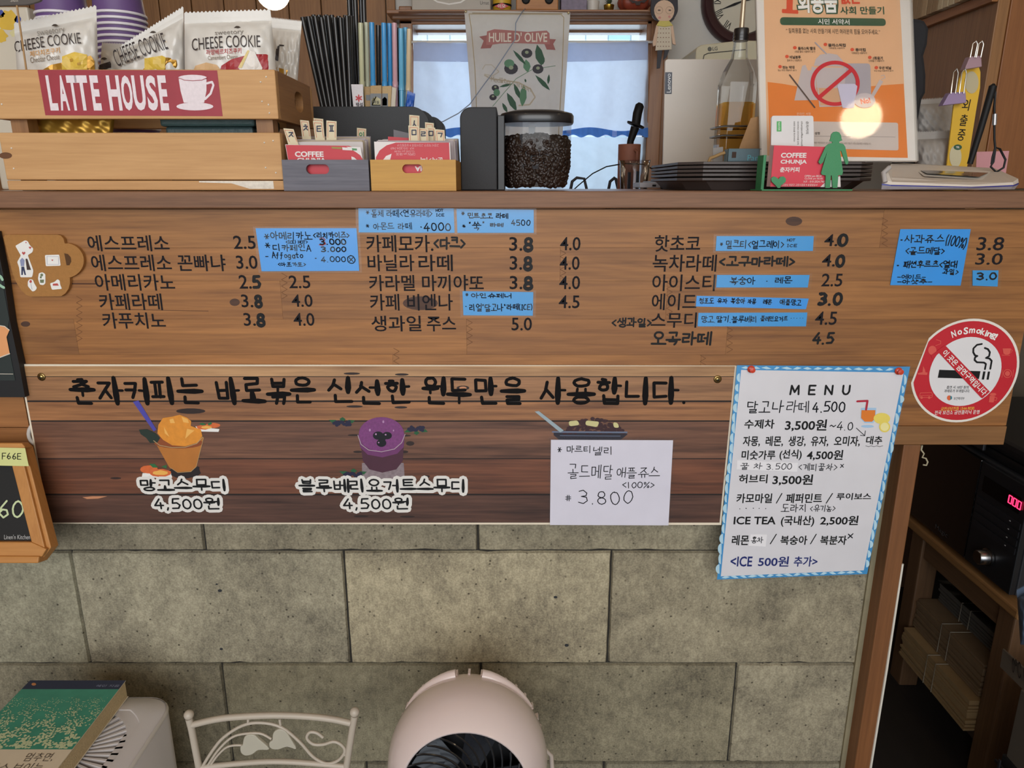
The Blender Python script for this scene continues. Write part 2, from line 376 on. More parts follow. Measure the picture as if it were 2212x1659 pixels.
SYM = {'0': [circ(12, .5, .5, .42, .48)], '1': [[(.5,1),(.5,0)]], '2': [[(.08,.8),(.3,1),(.7,.98),(.85,.72),(.5,.35),(.05,.02),(.95,.02)]],
 '3': [[(.1,.92),(.5,1),(.85,.8),(.75,.6),(.35,.53),(.8,.45),(.9,.2),(.5,0),(.05,.1)]], '4': [[(.6,1),(.05,.3),(.95,.32)], [(.68,.6),(.66,0)]],
 '5': [[(.85,1),(.2,.98),(.15,.55),(.6,.6),(.9,.35),(.7,.05),(.1,.03)]], '6': [[(.7,1),(.25,.6),(.1,.25),(.45,0),(.85,.2),(.75,.45),(.4,.5),(.12,.3)]],
 '7': [[(.1,.97),(.9,.97),(.4,0)]], '8': [circ(10, .5, .74, .33, .25), circ(10, .5, .25, .42, .25)], '9': [circ(10, .5, .7, .38, .29), [(.88,.7),(.8,.3),(.5,0)]],
 '.': [[(.4,.02),(.45,.0)]], ',': [[(.5,.08),(.3,-.14)]], '<': [[(.85,.85),(.2,.5),(.85,.12)]], '>': [[(.15,.85),(.8,.5),(.15,.12)]],
 '(': [[(.8,1.05),(.45,.7),(.45,.3),(.8,-.05)]], ')': [[(.2,1.05),(.55,.7),(.55,.3),(.2,-.05)]], '*': [[(.2,.5),(.8,.5)], [(.35,.72),(.65,.28)], [(.65,.72),(.35,.28)]],
 '%': [[(.95,1),(.05,0)], circ(8, .2, .78, .16, .17), circ(8, .8, .2, .16, .17)], '/': [[(.8,1.05),(.2,-.1)]], '~': [[(.05,.5),(.3,.65),(.65,.45),(.95,.6)]], '-': [[(.1,.5),(.9,.5)]],
 '#': [[(.35,.8),(.3,.2)], [(.65,.8),(.6,.2)], [(.05,.6),(.95,.6)], [(.05,.4),(.95,.4)]], 'x': [[(.1,.85),(.9,.2)], [(.85,.9),(.15,.15)]], '"': [[(.35,1),(.3,.85)], [(.65,1),(.6,.85)]],
 'I': [[(.2,1),(.8,1)], [(.5,1),(.5,0)], [(.2,0),(.8,0)]], 'C': [[(.9,.88),(.5,1),(.1,.6),(.15,.2),(.5,0),(.92,.1)]], 'E': [[(.9,.98),(.12,.98),(.12,.02),(.9,.02)], [(.12,.5),(.8,.5)]],
 'H': [[(.1,1),(.1,0)], [(.9,1),(.9,0)], [(.1,.5),(.9,.5)]], 'O': [circ(10)], 'T': [[(0,.98),(1,.98)], [(.5,.98),(.5,0)]], 'F': [[(.9,.98),(.12,.98),(.12,0)], [(.12,.5),(.75,.5)]],
 'A': [[(.05,0),(.5,1),(.95,0)], [(.22,.38),(.8,.38)]], 'f': [[(.85,.95),(.5,.95),(.42,.2),(.2,-.15)], [(.1,.55),(.8,.58)]], 'o': [circ(10, .5, .28, .4, .28)], 'a': [circ(10, .42, .28, .35, .27), [(.8,.55),(.82,0)]],
 'g': [circ(10, .45, .3, .36, .26), [(.82,.55),(.8,-.2),(.4,-.32),(.15,-.2)]], 't': [[(.45,.9),(.45,.05),(.8,.05)], [(.1,.6),(.85,.6)]], '·': [[(.45,.5),(.5,.48)]], "'": [[(.5,1),(.45,.85)]],
 'M': [[(0,0),(.08,1),(.5,.25),(.92,1),(1,0)]], 'N': [[(.05,0),(.05,1),(.95,0),(.95,1)]], 'U': [[(.05,1),(.05,.3),(.25,.03),(.5,-.03),(.75,.03),(.95,.3),(.95,1)]], '⊗': [circ(12), [(.25,.75),(.75,.25)], [(.75,.75),(.25,.25)]], '→': [[(0,.9),(1,.1)], [(.55,.12),(1,.1),(.9,.6)]]}
NARROW = {'.': .28, ',': .3, '1': .3, '(': .35, ')': .35, ' ': .42, '"': .3, "'": .2, '·': .3, '*': .5, '~': .6, 'I': .35}
def syll(ch):
    """[(polyline, class)] in the unit square; class c consonant, v tall vowel bar, h long flat vowel bar, t short tick"""
    k = ord(ch)-0xAC00; out = []
    c, j, f = CHO[k//588], JUNG[k % 588//28], JONG[k % 28]
    def put(ss, b, cls):
        for s in ss:
            cl = cls
            if cls == 'v':
                dx = abs(s[0][0]-s[-1][0])*(b[2]-b[0]); dy = abs(s[0][1]-s[-1][1])*(b[3]-b[1])
                cl = 'v' if dy > .35 else ('h' if dx > .4 else 't')
            out.append(([(b[0]+x*(b[2]-b[0]), b[1]+y*(b[3]-b[1])) for x, y in s], cl))
    tall = j in 'ㅏㅑㅓㅕㅣㅐㅔㅖㅒ'
    if not tall and c in 'ㄱㅋ': c += 'h'
    if tall:
        wide = j in 'ㅐㅔㅖㅒ'
        if f: put(CON[c], (.06, .52, .46 if wide else .52, .94), 'c'); put(VOW[j], (.52 if wide else .6, .42, .96, 1), 'v'); put(CON[f], (.26, .0, .9, .3), 'c')
        else: put(CON[c], (.04, .22, .46 if wide else .52, .84), 'c'); put(VOW[j], (.5 if wide else .6, 0, 1, 1), 'v')
    elif j in COMP:
        a, b = COMP[j]
        if f: put(CON[c], (.12, .68, .56, 1), 'c'); put(VOW[a], (0, .42, .66, .64), 'v'); put(VOW[b], (.62, .36, 1, 1), 'v'); put(CON[f], (.25, 0, .9, .26), 'c')
        else: put(CON[c], (.1, .52, .56, .95), 'c'); put(VOW[a], (0, .12, .64, .42), 'v'); put(VOW[b], (.62, 0, 1, 1), 'v')
    else:
        if f: put(CON[c], (.2, .70, .8, 1), 'c'); put(VOW[j], (.0, .36, 1, .64), 'v'); put(CON[f], (.22, 0, .8, .28), 'c')
        else: put(CON[c], (.2, .5, .8, 1), 'c'); put(VOW[j], (0, .02, 1, .42), 'v')
    return out
def pen_mb(s, box, S, wpx, off=.0004, rot=0, jit=.03, brush=None, mb=None, grow=0, seed=1, gap=.1):
    rr = random.Random(seed*131+len(s)); strokes = []; x = 0
    for ch in s:
        if '가' <= ch <= '힣': st = syll(ch); adv = 1
        elif ch in CON: st = [(q, 'c') for q in CON[ch]]; adv = .9
        elif ch in SYM: adv = NARROW.get(ch, .6); st = [([(a*adv, b*.92) for a, b in q], 'c') for q in SYM[ch]]
        else: x += .42; continue
        oy = rr.uniform(-jit, jit)*1.2; ox = rr.uniform(-jit, jit); kk = 1+rr.uniform(-jit, jit)*1.5; sl = rr.uniform(-jit, jit)*2
        for q, cl in st:
            strokes.append(([(x+ox+a*kk+sl*b+rr.uniform(-jit, jit)*.6, oy+b*kk+rr.uniform(-jit, jit)*.6) for a, b in q], cl))
        x += adv+gap
    X0 = min(a for q, _ in strokes for a, b in q); X1 = max(a for q, _ in strokes for a, b in q)
    Y0 = min(b for q, _ in strokes for a, b in q); Y1 = max(b for q, _ in strokes for a, b in q)
    if Y1-Y0 < .3: Y0, Y1 = 0, 1
    hw = wpx/2; bx = (box[0]+hw, box[1]-hw, box[2]+hw, box[3]-hw)
    c, du, dv = frame(S, bx, rot, off); scl = du.length/(bx[1]-bx[0]); mb = mb or MB()
    fac = {'c': 1, 'v': 1, 'h': 1, 't': 1} if not brush else brush
    for q, cl in strokes:
        pts = [c+du*((a-X0)/(X1-X0)-.5)+dv*((b-Y0)/(Y1-Y0)-.5) for a, b in q]
        ww = wpx*fac[cl]*scl+grow*scl
        if brush and cl in 'vh' and len(pts) == 2:
            pts = [pts[0], pts[0].lerp(pts[1], .33), pts[0].lerp(pts[1], .7), pts[1]]
            ws = [ww*.75, ww*1.0, ww*1.15, ww*.8] if not grow else [ww]*4
        else: ws = [ww]*len(pts)
        mb.stroke(pts, ws, S.n)
    return mb
def pen(s, box, S, wpx, m, parent, off=.0004, name='writing', **k): return part(name, pen_mb(s, box, S, wpx, off, **k), m, parent)

# ================================================================ THE SETTING
CTZ = 1.12      # counter top
# floor of dark tiles with thin joints, each tile in view near the stand a piece of its own
f = MB().box(-3, 3, -3.2, 3, -.05, -.004)
floor = struct('floor', f, mat('#0f0e0d', .7))
FT = wood('#2a2522', '#171412', 3, 1, .6, .6, .1)
for i in range(5):
    for j in range(6):
        x0, y0 = .72+i*.3, -.32+j*.3
        part('tile', MB().box(x0+.0015, x0+.2985, y0+.0015, y0+.2985, -.004, 0), FT, floor, origin=(x0+.15, y0+.15, 0))
struct('ceiling', MB().box(-3, 3, -3.2, 1.9, 2.62, 2.7), mat('#b9a48a', .8))
struct('wall_left', MB().box(-2.3, -2.2, -3.2, 1.9, 0, 2.62), mat('#a98a68', .8))
struct('wall_right', MB().box(1.36, 1.46, -3.2, 1.9, 0, 2.62), mat('#b5aa98', .8, bump=.1))
# rear wall with the window opening
WY = 1.70
wx0, wx1 = PX(893, 230, WY), PX(1392, 230, WY); wz1 = PZ(57, WY); wz0 = .95
wb = MB().box(wx1, 1.46, WY, WY+.12, 0, 2.62).box(-2.3, wx0, WY, WY+.12, 0, 2.62).box(wx0, wx1, WY, WY+.12, wz1, 2.62).box(wx0, wx1, WY, WY+.12, 0, wz0)
wall_back = struct('wall_back', wb, mat('#c9c8c4', .75, bump=.15, bscale=60, var=.04))
# vertical wooden panelling left of the window
pl = PX(-520, 200, WY-.02); k = 0
while pl < wx0-.05:
    nx = min(pl+.105, wx0-.045)
    part('plank', MB().box(pl+.0015, nx-.0015, WY-.018, WY-.001, .9, 2.6), PINEZ, wall_back, origin=((pl+nx)/2, WY, 1.5), bevel=.002); pl = nx
# window
win = solo('window_1', MB().box(wx0, wx1, WY+.075, WY+.082, wz0, wz1), GLASS, None, None, kind='structure')
WF = wood('#a9764c', '#6f4527', 1, 2, .45, .6, .05, coat=.3); WFX = wood('#a9764c', '#6f4527', 1, 0, .45, .6, .05, coat=.3)
for a, b in ((wx0-.03, wx0+.012), (wx1-.012, wx1+.06)):
    part('frame_post', MB().box(a, b, WY-.05, WY+.1, wz0, wz1+.05), WF, win, bevel=.003)
part('frame_head', MB().box(wx0-.03, wx1+.06, WY-.05, WY+.1, wz1-.004, PZ(43, WY-.05)), WFX, win, bevel=.003)
part('frame_head', MB().box(wx0-.05, wx1+.07, WY-.08, WY-.03, PZ(42, WY-.08), PZ(29, WY-.08)), wood('#8f6645', '#6a4629', 1, 0, .4, .5, .05, coat=.4), win, bevel=.004)
part('sash_bar', MB().box(wx0+.012, wx1-.012, WY+.05, WY+.09, PZ(64, WY), PZ(57, WY)), WFX, win)
# neighbouring wall seen through the clear strip at the top of the window
ob = solo('siding_fence', MB().box(-2, 2, 4.0, 4.04, 0, 2.9), mat('#dfeaf0', .7), 'pale siding wall outside the rear window', 'wall')
for i in range(22):
    x = -1.5+i*.14
    part('panel', MB().box(x, x+.132, 3.985, 4.0, .2, 2.9), mat('#d6e6ee' if i % 5 else '#a9d3e0', .6), ob)
# wall shelf over the window
sh = MB().box(wx0-.06, PX(1412, 20, 1.59), 1.585, WY-.001, PZ(29, 1.585), PZ(20.5, 1.585))
solo('wall_shelf', sh, WFX, 'brown wooden shelf board running above the rear window', 'shelf', bevel=.002)
SZ = PZ(20.5, 1.585)+.0006

# ================================================================ COUNTER
# half wall of concrete blocks
BY = .030; SB = YP(BY)
hw_ = MB().box(PX(-400, 1400, BY), PX(1885, 1200, BY)+.004, BY+.005, BY+.13, 0, CTZ-.04)
wall_front = struct('wall_front', hw_, mat('#2d2a25', .95, bump=.6, bscale=300))
zr = [CTZ-.05, PZ(1191, BY), PZ(1434, BY), PZ(1647, BY), PZ(1647, BY)-.18, PZ(1647, BY)-.36]
xe = PX(1885, 1200, BY)
rows = [[(-400, 440, 1160), (440, 1032, 1160), (1032, None, 1160)], [(-400, 173, 1313), (173, 749, 1313), (749, 1317, 1313), (1317, None, 1313)],
        [(-400, 490, 1540), (490, 1040, 1540), (1040, 1583, 1540), (1583, None, 1540)], [(-400, 250, 1800), (250, 800, 1800), (800, 1300, 1800), (1300, None, 1800)],
        [(-400, 560, 2100), (560, 1100, 2100), (1100, None, 2100)]]
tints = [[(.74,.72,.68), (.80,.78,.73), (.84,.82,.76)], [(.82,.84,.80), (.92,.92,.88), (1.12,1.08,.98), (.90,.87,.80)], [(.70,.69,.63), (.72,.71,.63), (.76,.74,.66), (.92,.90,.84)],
         [(.7,.7,.65)]*4, [(.7,.7,.65)]*3]  # block-to-block tone, with lower rows darkened to imitate light falling off downwards
def block(x0, x1, z0, z1, tint):
    g = .0009; m = MB(); n = 26
    fr_ = []
    def edge(a, b, k):
        for i in range(k):
            t = i/k; fr_.append((a[0]+(b[0]-a[0])*t, a[1]+(b[1]-a[1])*t))
    edge((x0+g, z0+g), (x1-g, z0+g), n); edge((x1-g, z0+g), (x1-g, z1-g), 10); edge((x1-g, z1-g), (x0+g, z1-g), n); edge((x0+g, z1-g), (x0+g, z0+g), 10)
    cx, cz = (x0+x1)/2, (z0+z1)/2; outer = []; inner = []
    for x, z in fr_:
        j = R.uniform(0, .0008) if R.random() < .85 else R.uniform(.0006, .0022)
        sx = -1 if x > cx else 1; sz = -1 if z > cz else 1
        ex = abs(abs(x-cx)-(x1-x0)/2+g) < 1e-6; ez = abs(abs(z-cz)-(z1-z0)/2+g) < 1e-6
        if ex and not ez: j *= .35
        outer.append(V(x+(sx*j if ex else 0), BY+.005, z+(sz*j if ez else 0)))
        inner.append(V(x+(sx*(j+.0016) if ex else sx*.0005), BY, z+(sz*(j+.0016) if ez else sz*.0005)))
    m.loft([outer, inner], False, False); m.face(inner)
    return part('concrete_block', m, CONC, wall_front, origin=(cx, BY, cz), tint=tint)
for r, row in enumerate(rows):
    for (a, b, y), t in zip(row, tints[r]):
        block(PX(a, y, BY), xe if b is None else PX(b, y, BY), zr[r+1], zr[r], t)
# small air holes and a hairline crack in the blocks
hl = MB()
for x, y, r in ((475, 1276, 4.5), (478, 1402, 3.5), (1200, 1290, 4), (1224, 1394, 4.5), (468, 1262, 2.5)):
    hl.disc(SB, x, y, r, r*.7, .0003)
part('air_hole', hl, mat('#2f3236', .9), wall_front, kind='stuff')
part('mortar_fill', MB().box(xe-.004, PX(1921, 1150, BY), BY-.004, BY+.06, 0, PZ(960, BY)), mat('#8b8268', .95, bump=.8, bscale=90, var=.35, vscale=25), wall_front)

PT = .020        # panel thickness
S0 = YP(0.0)
counter = thing('service_counter', 'long wooden service counter with painted price list across its front', 'counter', (0, 0, 0))
pxr = PX(2212, 690, 0)
px_r = PX(2184, 864, 0)
# worktop and its front edge board
part('countertop', MB().box(-1.6, PX(2330, 412, -.012), .0062, .52, CTZ-.019, CTZ), wood('#a8754a', '#704628', 1.2, 0, .35, .7, .03, coat=.3), counter, bevel=.0015)
part('edge_board', MB().box(-1.6, PX(2330, 412, -.014), -.014, .006, PZ(450, -.014), CTZ), EDGEW, counter, bevel=.0015)
# staves of the front panel, finger-jointed end to end
sy = [452, 535, 607, 689, 766, 850, 919]
st_x = [[0, 850, 1905, 2600], [0, 1210, 2600], [0, 608, 1440, 2600], [0, 165, 1008, 1570, 2600], [0, 850, 1512, 2600], [0, 700, 1700, 2600]]
st_t = [[(1,1,1),(.97,.95,.95),(.92,.88,.85)], [(1.04,1.0,.95),(.93,.90,.88)], [(1.05,1,.93),(.99,.96,.94),(.92,.88,.84)], [(.83,.80,.80),(1.05,1,.94),(.93,.88,.88),(.88,.84,.8)], [(1.06,1,.92),(1,.96,.92),(.85,.8,.76)], [(1,.96,.9),(.95,.92,.88),(.84,.79,.75)]]
for r in range(6):
    z1, z0 = PZ(sy[r], 0), PZ(sy[r+1], 0)
    for i in range(len(st_x[r])-1):
        a, b = st_x[r][i], st_x[r][i+1]
        ym = (sy[r]+sy[r+1])/2
        # left end follows one true vertical edge, right end follows the panel's end
        xa = PX(42, 786, 0) if i == 0 else PX(a, ym, 0)
        xb = px_r if b == 2600 else PX(b, ym, 0)
        m = MB().box(xa+.0001, xb-.0001, 0, PT, z0+.00012, z1-.00012)
        part('plank', m, PANELW, counter, origin=((xa+xb)/2, 0, (z0+z1)/2), tint=st_t[r][i])
# the panel's upper left part reaches further left than the lower edge
part('plank', MB().box(-1.6, PX(42, 786, 0)-.0002, .001, PT, PZ(470, 0), PZ(452, 0)), PANELW, counter)
# finger joints
fj = MB()
for x, ya, yb in ((165, 640, 738), (608, 590, 652), (1008, 690, 748), (1210, 540, 606), (1440, 610, 688), (1570, 692, 764), (1905, 470, 533), (1512, 767, 790), (850, 752, 788)):
    q = []; y = ya; k = 0
    while y <= yb: q.append((x+(14 if k % 2 else 0)*.9, y)); y += 7; k += 1
    fj.line(S0, q, .9, .0002, False)
part('finger_joint', fj, mat('#6a4326', .8), counter, kind='stuff')
# knots and a dark seam
kn = MB()
def knot(S, cx, cy, rx, ry): 
    kn.disc(S, cx, cy, rx, ry, .00015, 18)
knot(S0, 1715, 478, 18, 10); knot(S0, 507, 653, 11, 8); knot(S0, 908, 655, 38, 15); knot(S0, 55, 700, 10, 6)
part('knot', kn, wood('#5a3a28', '#33211a', 6, 0, .6, 1), counter, kind='stuff')
part('seam_line', MB().line(S0, [(5, 612), (205, 613)], 3.5, .0001).line(S0, [(240, 668), (450, 672)], 1.2, .0001), mat('#5b3a26', .8), counter, kind='stuff')
# ledge strip and post at the right end
part('ledge_strip', MB().box(PX(1560, 940, -.002), PX(2170, 940, -.002), -.004, .05, PZ(961, -.004), PZ(921, -.004)), wood('#966a3f', '#674424', 1.3, 0, .5, .7, .02), counter, bevel=.001)
pxa, pxb = PX(1952, 965, .0), PX(1990, 965, 0)
part('end_post', MB().box(pxa, pxb, 0, .15, 0, PZ(961, 0)), wood('#8e5d37', '#5f3b20', 1.2, 2, .5, .7, .02), counter, bevel=.0015)
part('caulk_line', MB().tube([(pxb+.001, .0, 0), (pxb+.001, .0, .25), (pxb+.0015, .0, .45), (pxb+.0006, .001, .62)], .0018, 6), mat('#d8d4c8', .8), counter)
# painted price list
ptd = MB(); bold = MB()
def T(s, x0, x1, y0, y1, b=.012): txt(s, (x0, x1, y0, y1), S0, INK, counter, .0003, b, name='price_lettering')
for a in (('에스프레소', 189, 365, 508, 543), ('에스프레소 꼰빠냐', 197, 487, 550, 586), ('아메리카노', 205, 377, 592, 628), ('카페라떼', 214, 350, 634, 670), ('카푸치노', 221, 357, 675, 710),
          ('카페모카.', 791, 936, 508, 545), ('바닐라', 794, 895, 550, 586), ('라떼', 904, 978, 550, 586), ('카라멜 마끼야또', 797, 1045, 594, 629), ('카페 비엔나', 799, 978, 635, 671), ('생과일', 802, 910, 682, 716), ('주스', 922, 985, 684, 716),
          ('핫초코', 1414, 1513, 508, 544), ('녹차라떼', 1410, 1548, 550, 587), ('아이스티', 1409, 1545, 593, 629), ('에이드', 1408, 1505, 634, 670), ('스무디', 1406, 1505, 675, 708)):
    T(*a)
for s_, x0, x1, y0, y1 in (('2.5', 504, 552, 509, 541), ('3.0', 510, 556, 552, 584), ('2.5', 516, 563, 594, 627), ('2.5', 624, 670, 595, 626), ('3.8', 521, 567, 636, 667), ('4.0', 630, 675, 636, 666), ('3.8', 526, 573, 676, 707), ('4.0', 634, 679, 676, 707),
          ('3.8', 1100, 1152, 512, 545), ('4.0', 1210, 1254, 512, 544), ('3.8', 1101, 1150, 553, 586), ('4.0', 1209, 1252, 554, 586), ('3.8', 1101, 1151, 596, 628), ('4.0', 1208, 1253, 596, 628), ('4.5', 1207, 1252, 638, 669), ('5.0', 1105, 1149, 686, 717),
          ('4.0', 1781, 1832, 506, 535), ('4.0', 1776, 1826, 549, 579), ('2.5', 1775, 1820, 591, 622), ('3.0', 1767, 1820, 631, 664), ('4.5', 1761, 1808, 673, 705), ('3.8', 2111, 2169, 512, 544), ('3.0', 2108, 2166, 547, 575)):
    T(s_, x0, x1, y0, y1-3, .010)
for s_, x0, x1, y0, y1 in (('8', 549, 567, 636, 667), ('8', 553, 573, 677, 708), ('8', 1130, 1152, 512, 546), ('8', 1130, 1151, 553, 587), ('8', 1130, 1152, 597, 629), ('5', 544, 564, 594, 624), ('0', 1808, 1833, 504, 534),
          ('0', 1804, 1826, 550, 579), ('3', 1768, 1788, 631, 660), ('0', 1799, 1821, 631, 660)):
    pen_mb(s_, (x0, x1, y0, y1), S0, 6.4, .0004, jit=.01, mb=bold); part('price_lettering', bold, BLACK, counter, label='figure overwritten bolder by marker'); bold = MB()
for s_, x0, x1, y0, y1, w_ in (('<다크>', 936, 1006, 511, 540, 4.2), ('<고구마라떼>', 1553, 1718, 552, 577, 4.2), ('<생과일>', 1321, 1408, 685, 708, 3.4), ('오곡라떼', 1406, 1538, 715, 747, 4.6), ('4.5', 1755, 1803, 717, 745, 5)):
    pen_mb(s_, (x0, x1, y0, y1), S0, w_, .0004, jit=.025, mb=bold); part('price_lettering', bold, BLACK, counter, label='word added by black marker'); bold = MB()
def clampbox():
    pass

# ---------------------------------------------------------------- blue notes
def note(label, quad, lines, off=.0012, w=1.6, film=6, group='blue laminated notes on the counter front', m=NOTE, cat='note', name='menu_note', extra=None):
    S = YP(-off); c = S(*quad[0])
    t = thing(name, label, cat, c, group)
    cx = sum(q[0] for q in quad)/4; cy = sum(q[1] for q in quad)/4
    part('paper', MB().poly(S, quad, 0, .0004), m, t)
    if film:
        big = [(x+(film if x > cx else -film), y+(film*.6 if y > cy else -film*.6)) for x, y in quad]
        part('film', MB().poly(S, big, .0003), LAM, t)
    mb = MB()
    for i, (s, x0, x1, y0, y1, *ww) in enumerate(lines):
        pen_mb(s, (x0, x1, y0, y1), S, (ww[0] if ww else w)*1.2, .0002, jit=.035, mb=mb, seed=i+3, rot=ww[1] if len(ww) > 1 else 0)
    part('writing', mb, PEN, t)
    return t, S
t, S = note('blue note left of the middle price columns, with three handwritten prices and a crossed circle', [(552, 493), (770, 493), (776, 585), (565, 586)],
     [('*', 570, 582, 505, 517), ('아메리카노', 583, 675, 499, 519), ('<리치카이즈>', 676, 755, 500, 516), ('<ICE) HOT>', 617, 665, 518, 527, 1.2), ('*', 572, 584, 524, 536), ('디카페인A', 589, 672, 526, 544),
      ('3.000', 690, 748, 515, 530, 2.2), ('3.000', 693, 748, 532, 545, 2), ('-', 573, 580, 552, 556), ('Affogato', 587, 655, 543, 562, 1.5), ('<아포가또>', 600, 661, 566, 576, 1.3), ('·', 680, 684, 556, 560), ('4.000', 693, 747, 553, 567), ('⊗', 750, 768, 551, 570)])
part('red_figure', pen_mb('3', (688, 704, 513, 531), S, 1.6, .0003), mat('#a03038', .5), t)
note('wide blue note under the counter edge ending in the price four thousand', [(774, 448), (980, 449), (982, 503), (775, 502)],
     [('*', 790, 798, 455, 463, 1.3), ('돌체 라떼<연유라떼>', 801, 934, 452, 470, 1.3), ('HOT', 941, 958, 451, 458, 1.1), ('ICE', 942, 960, 461, 468, 1.1), ('*', 790, 798, 484, 492, 1.2), ('아몬드 라떼', 806, 890, 480, 497, 1.3), ('·4000', 908, 974, 480, 500, 2)])
note('blue note under the counter edge listing two lattes at four and a half thousand', [(986, 451), (1153, 453), (1153, 503), (988, 503)],
     [('*', 996, 1004, 457, 465), ('민트초코 라떼', 1010, 1098, 459, 473), ('*', 998, 1006, 485, 492), ('"쑥"', 1013, 1046, 478, 498), ('라떼', 1058, 1088, 481, 491), ('4500', 1104, 1146, 474, 488)])
note('small blue note overlapping the fourth and fifth middle rows, in two handwritten lines', [(999, 629), (1152, 631), (1151, 682), (1001, 681)],
     [('*', 1005, 1012, 633, 640), ('아인슈페너', 1017, 1105, 632, 645), ('·', 1005, 1008, 660, 664), ('리얼"달고나"', 1013, 1092, 655, 674), ('라떼(ICE)', 1094, 1150, 655, 671)])
note('blue strip right of the first item in the right-hand price column', [(1548, 510), (1758, 510), (1756, 542), (1546, 542)],
     [('*', 1555, 1562, 524, 531), ('밀크티<얼그레이>', 1568, 1694, 518, 538), ('HOT', 1700, 1718, 515, 522, 1.1), ('ICE', 1700, 1722, 527, 534, 1.1)])
note('blue strip with two fruit words right of the third item of the right-hand column', [(1549, 594), (1749, 594), (1745, 621), (1547, 621)],
     [('복숭아', 1576, 1632, 597, 616), ('·', 1655, 1658, 606, 609), ('레몬', 1674, 1712, 597, 613)])
note('tilted blue strip with a long tiny fruit list right of the fourth right-hand item', [(1505, 639), (1747, 645), (1741, 668), (1503, 662)],
     [('청포도', 1510, 1543, 643, 657, 1.4, -2), ('유자', 1549, 1572, 644, 656, 1.4, -2), ('복숭아', 1578, 1610, 643, 657, 1.4, -2), ('자몽', 1615, 1634, 645, 657, 1.4, -2), ('레몬', 1648, 1668, 646, 658, 1.4, -2), ('애플망고', 1684, 1732, 646, 660, 1.4, -2)], film=3)
note('blue strip with tiny writing and trailing dots right of the fifth right-hand item', [(1509, 676), (1744, 675), (1741, 705), (1507, 705)],
     [('망고.딸기.블루베리', 1515, 1634, 681, 698, 1.4), ('플레인요거트', 1642, 1702, 682, 695, 1.3), ('·····', 1708, 1735, 684, 690, 1.2)], film=3)
note('large nearly square blue note near the right end of the counter front', [(1945, 495), (2097, 495), (2075, 617), (1923, 616)],
     [('·', 1945, 1950, 516, 521, 2.4), ('사과쥬스', 1954, 2041, 506, 526, 1.8), ('(100%)', 2043, 2088, 509, 537, 1.8, -10), ('<골드메달>', 1956, 2041, 533, 551, 1.7), ('·', 1937, 1942, 571, 576, 2.4), ('패션후르츠<열대', 1951, 2068, 562, 580, 1.8), ('과일>', 2036, 2071, 580, 594, 1.6, -4),
      ('-에이드-', 1938, 2000, 592, 604, 1.4), ('-아샷추-', 1938, 2014, 602, 614, 1.6)], film=2)
note('tiny blue price label stuck on tape below the right-end prices', [(2101, 584), (2157, 584), (2155, 619), (2101, 617)], [('3.0', 2109, 2154, 588, 606, 3)], film=7)

# ---------------------------------------------------------------- cup-shaped cork board
SC = YP(-.0055)
def rnd(px, pts, r, n=5):
    out = []; k = len(pts)
    for i, p in enumerate(pts):
        a = Vector(pts[i-1]); b = Vector(p); c = Vector(pts[(i+1) % k]); ri = r[i] if isinstance(r, (list, tuple)) else r
        if ri <= 0: out.append(tuple(b)); continue
        u = (a-b).normalized()*min(ri, (a-b).length*.49); v = (c-b).normalized()*min(ri, (c-b).length*.49)
        for j in range(n+1):
            t = j/n; q = b+u*(1-t)**2+v*t**2; out.append(tuple(q))
    return out
body = rnd(0, [(5, 507), (136, 507), (141, 527), (150, 600), (149, 641), (48, 641), (15, 560)], [10, 12, 0, 0, 14, 24, 30])
hc = (140, 563); arc = [(hc[0]+41*math.cos(math.radians(a)), hc[1]-38*math.sin(math.radians(a))) for a in range(80, -81, -10)]
bd = [(7, 512), (11, 508), (18, 507), (124, 507), (131, 509), (137, 515), (140, 526)]+arc+[(151, 600), (151, 612), (148, 624), (141, 634), (132, 640), (66, 641), (56, 637), (44, 625), (34, 608), (26, 587)]
cup = thing('cup_board', 'cup-shaped kraft cork board with small stickers at the upper left of the counter', 'board', SC(80, 641))
m = MB(); q = [SC(x, y) for x, y in bd]; hole = [SC(x, y) for x, y in ((139, 547), (147, 549), (153, 556), (154, 565), (150, 573), (144, 573))]
m.prism(q, V(0, .005, 0))
part('board', m, mat('#a9773f', .8, bump=.3, bscale=500, var=.14, vscale=220), cup, bevel=.0006)
part('handle_slot', MB().prism([p-V(0, .0003, 0) for p in hole], V(0, .0002, 0)), mat('#5a3c22', .9), cup)
sk = [[(33, 531), (54, 519), (60, 521), (64, 529), (72, 537), (70, 545), (60, 551), (72, 584), (71, 592), (69, 599), (44, 599), (41, 577), (37, 566), (45, 552)],
      [(97, 551), (128, 550), (131, 574), (99, 575)], [(84, 590), (92, 588), (98, 592), (98, 612), (94, 616), (86, 615), (82, 602)],
      [(60, 608), (64, 603), (71, 604), (74, 612), (80, 622), (76, 628), (70, 630), (60, 618)], [(108, 612), (118, 609), (124, 603), (129, 606), (130, 615), (134, 624), (112, 626)]]
for i, p in enumerate(sk):
    o = part('sticker', MB().poly(SC, rnd(0, p, 2.5, 3), .0003), WHITE, cup)
pr = MB().poly(SC, [(43, 562), (48, 557), (53, 562), (52, 575), (45, 575)], .0006); part('sticker_print', pr, mat('#8f95b8', .6), cup)
part('sticker_print', MB().poly(SC, [(46, 576), (52, 576), (56, 594), (53, 594), (50, 583), (49, 594), (46, 594)], .0006), mat('#2b3358', .6), cup)
part('sticker_print', MB().poly(SC, [(55, 560), (59, 559), (63, 572), (67, 583), (58, 583)], .0006).disc(SC, 57, 561, 1.8, 2.4, .0007), mat('#43302c', .6), cup)
hr = MB()
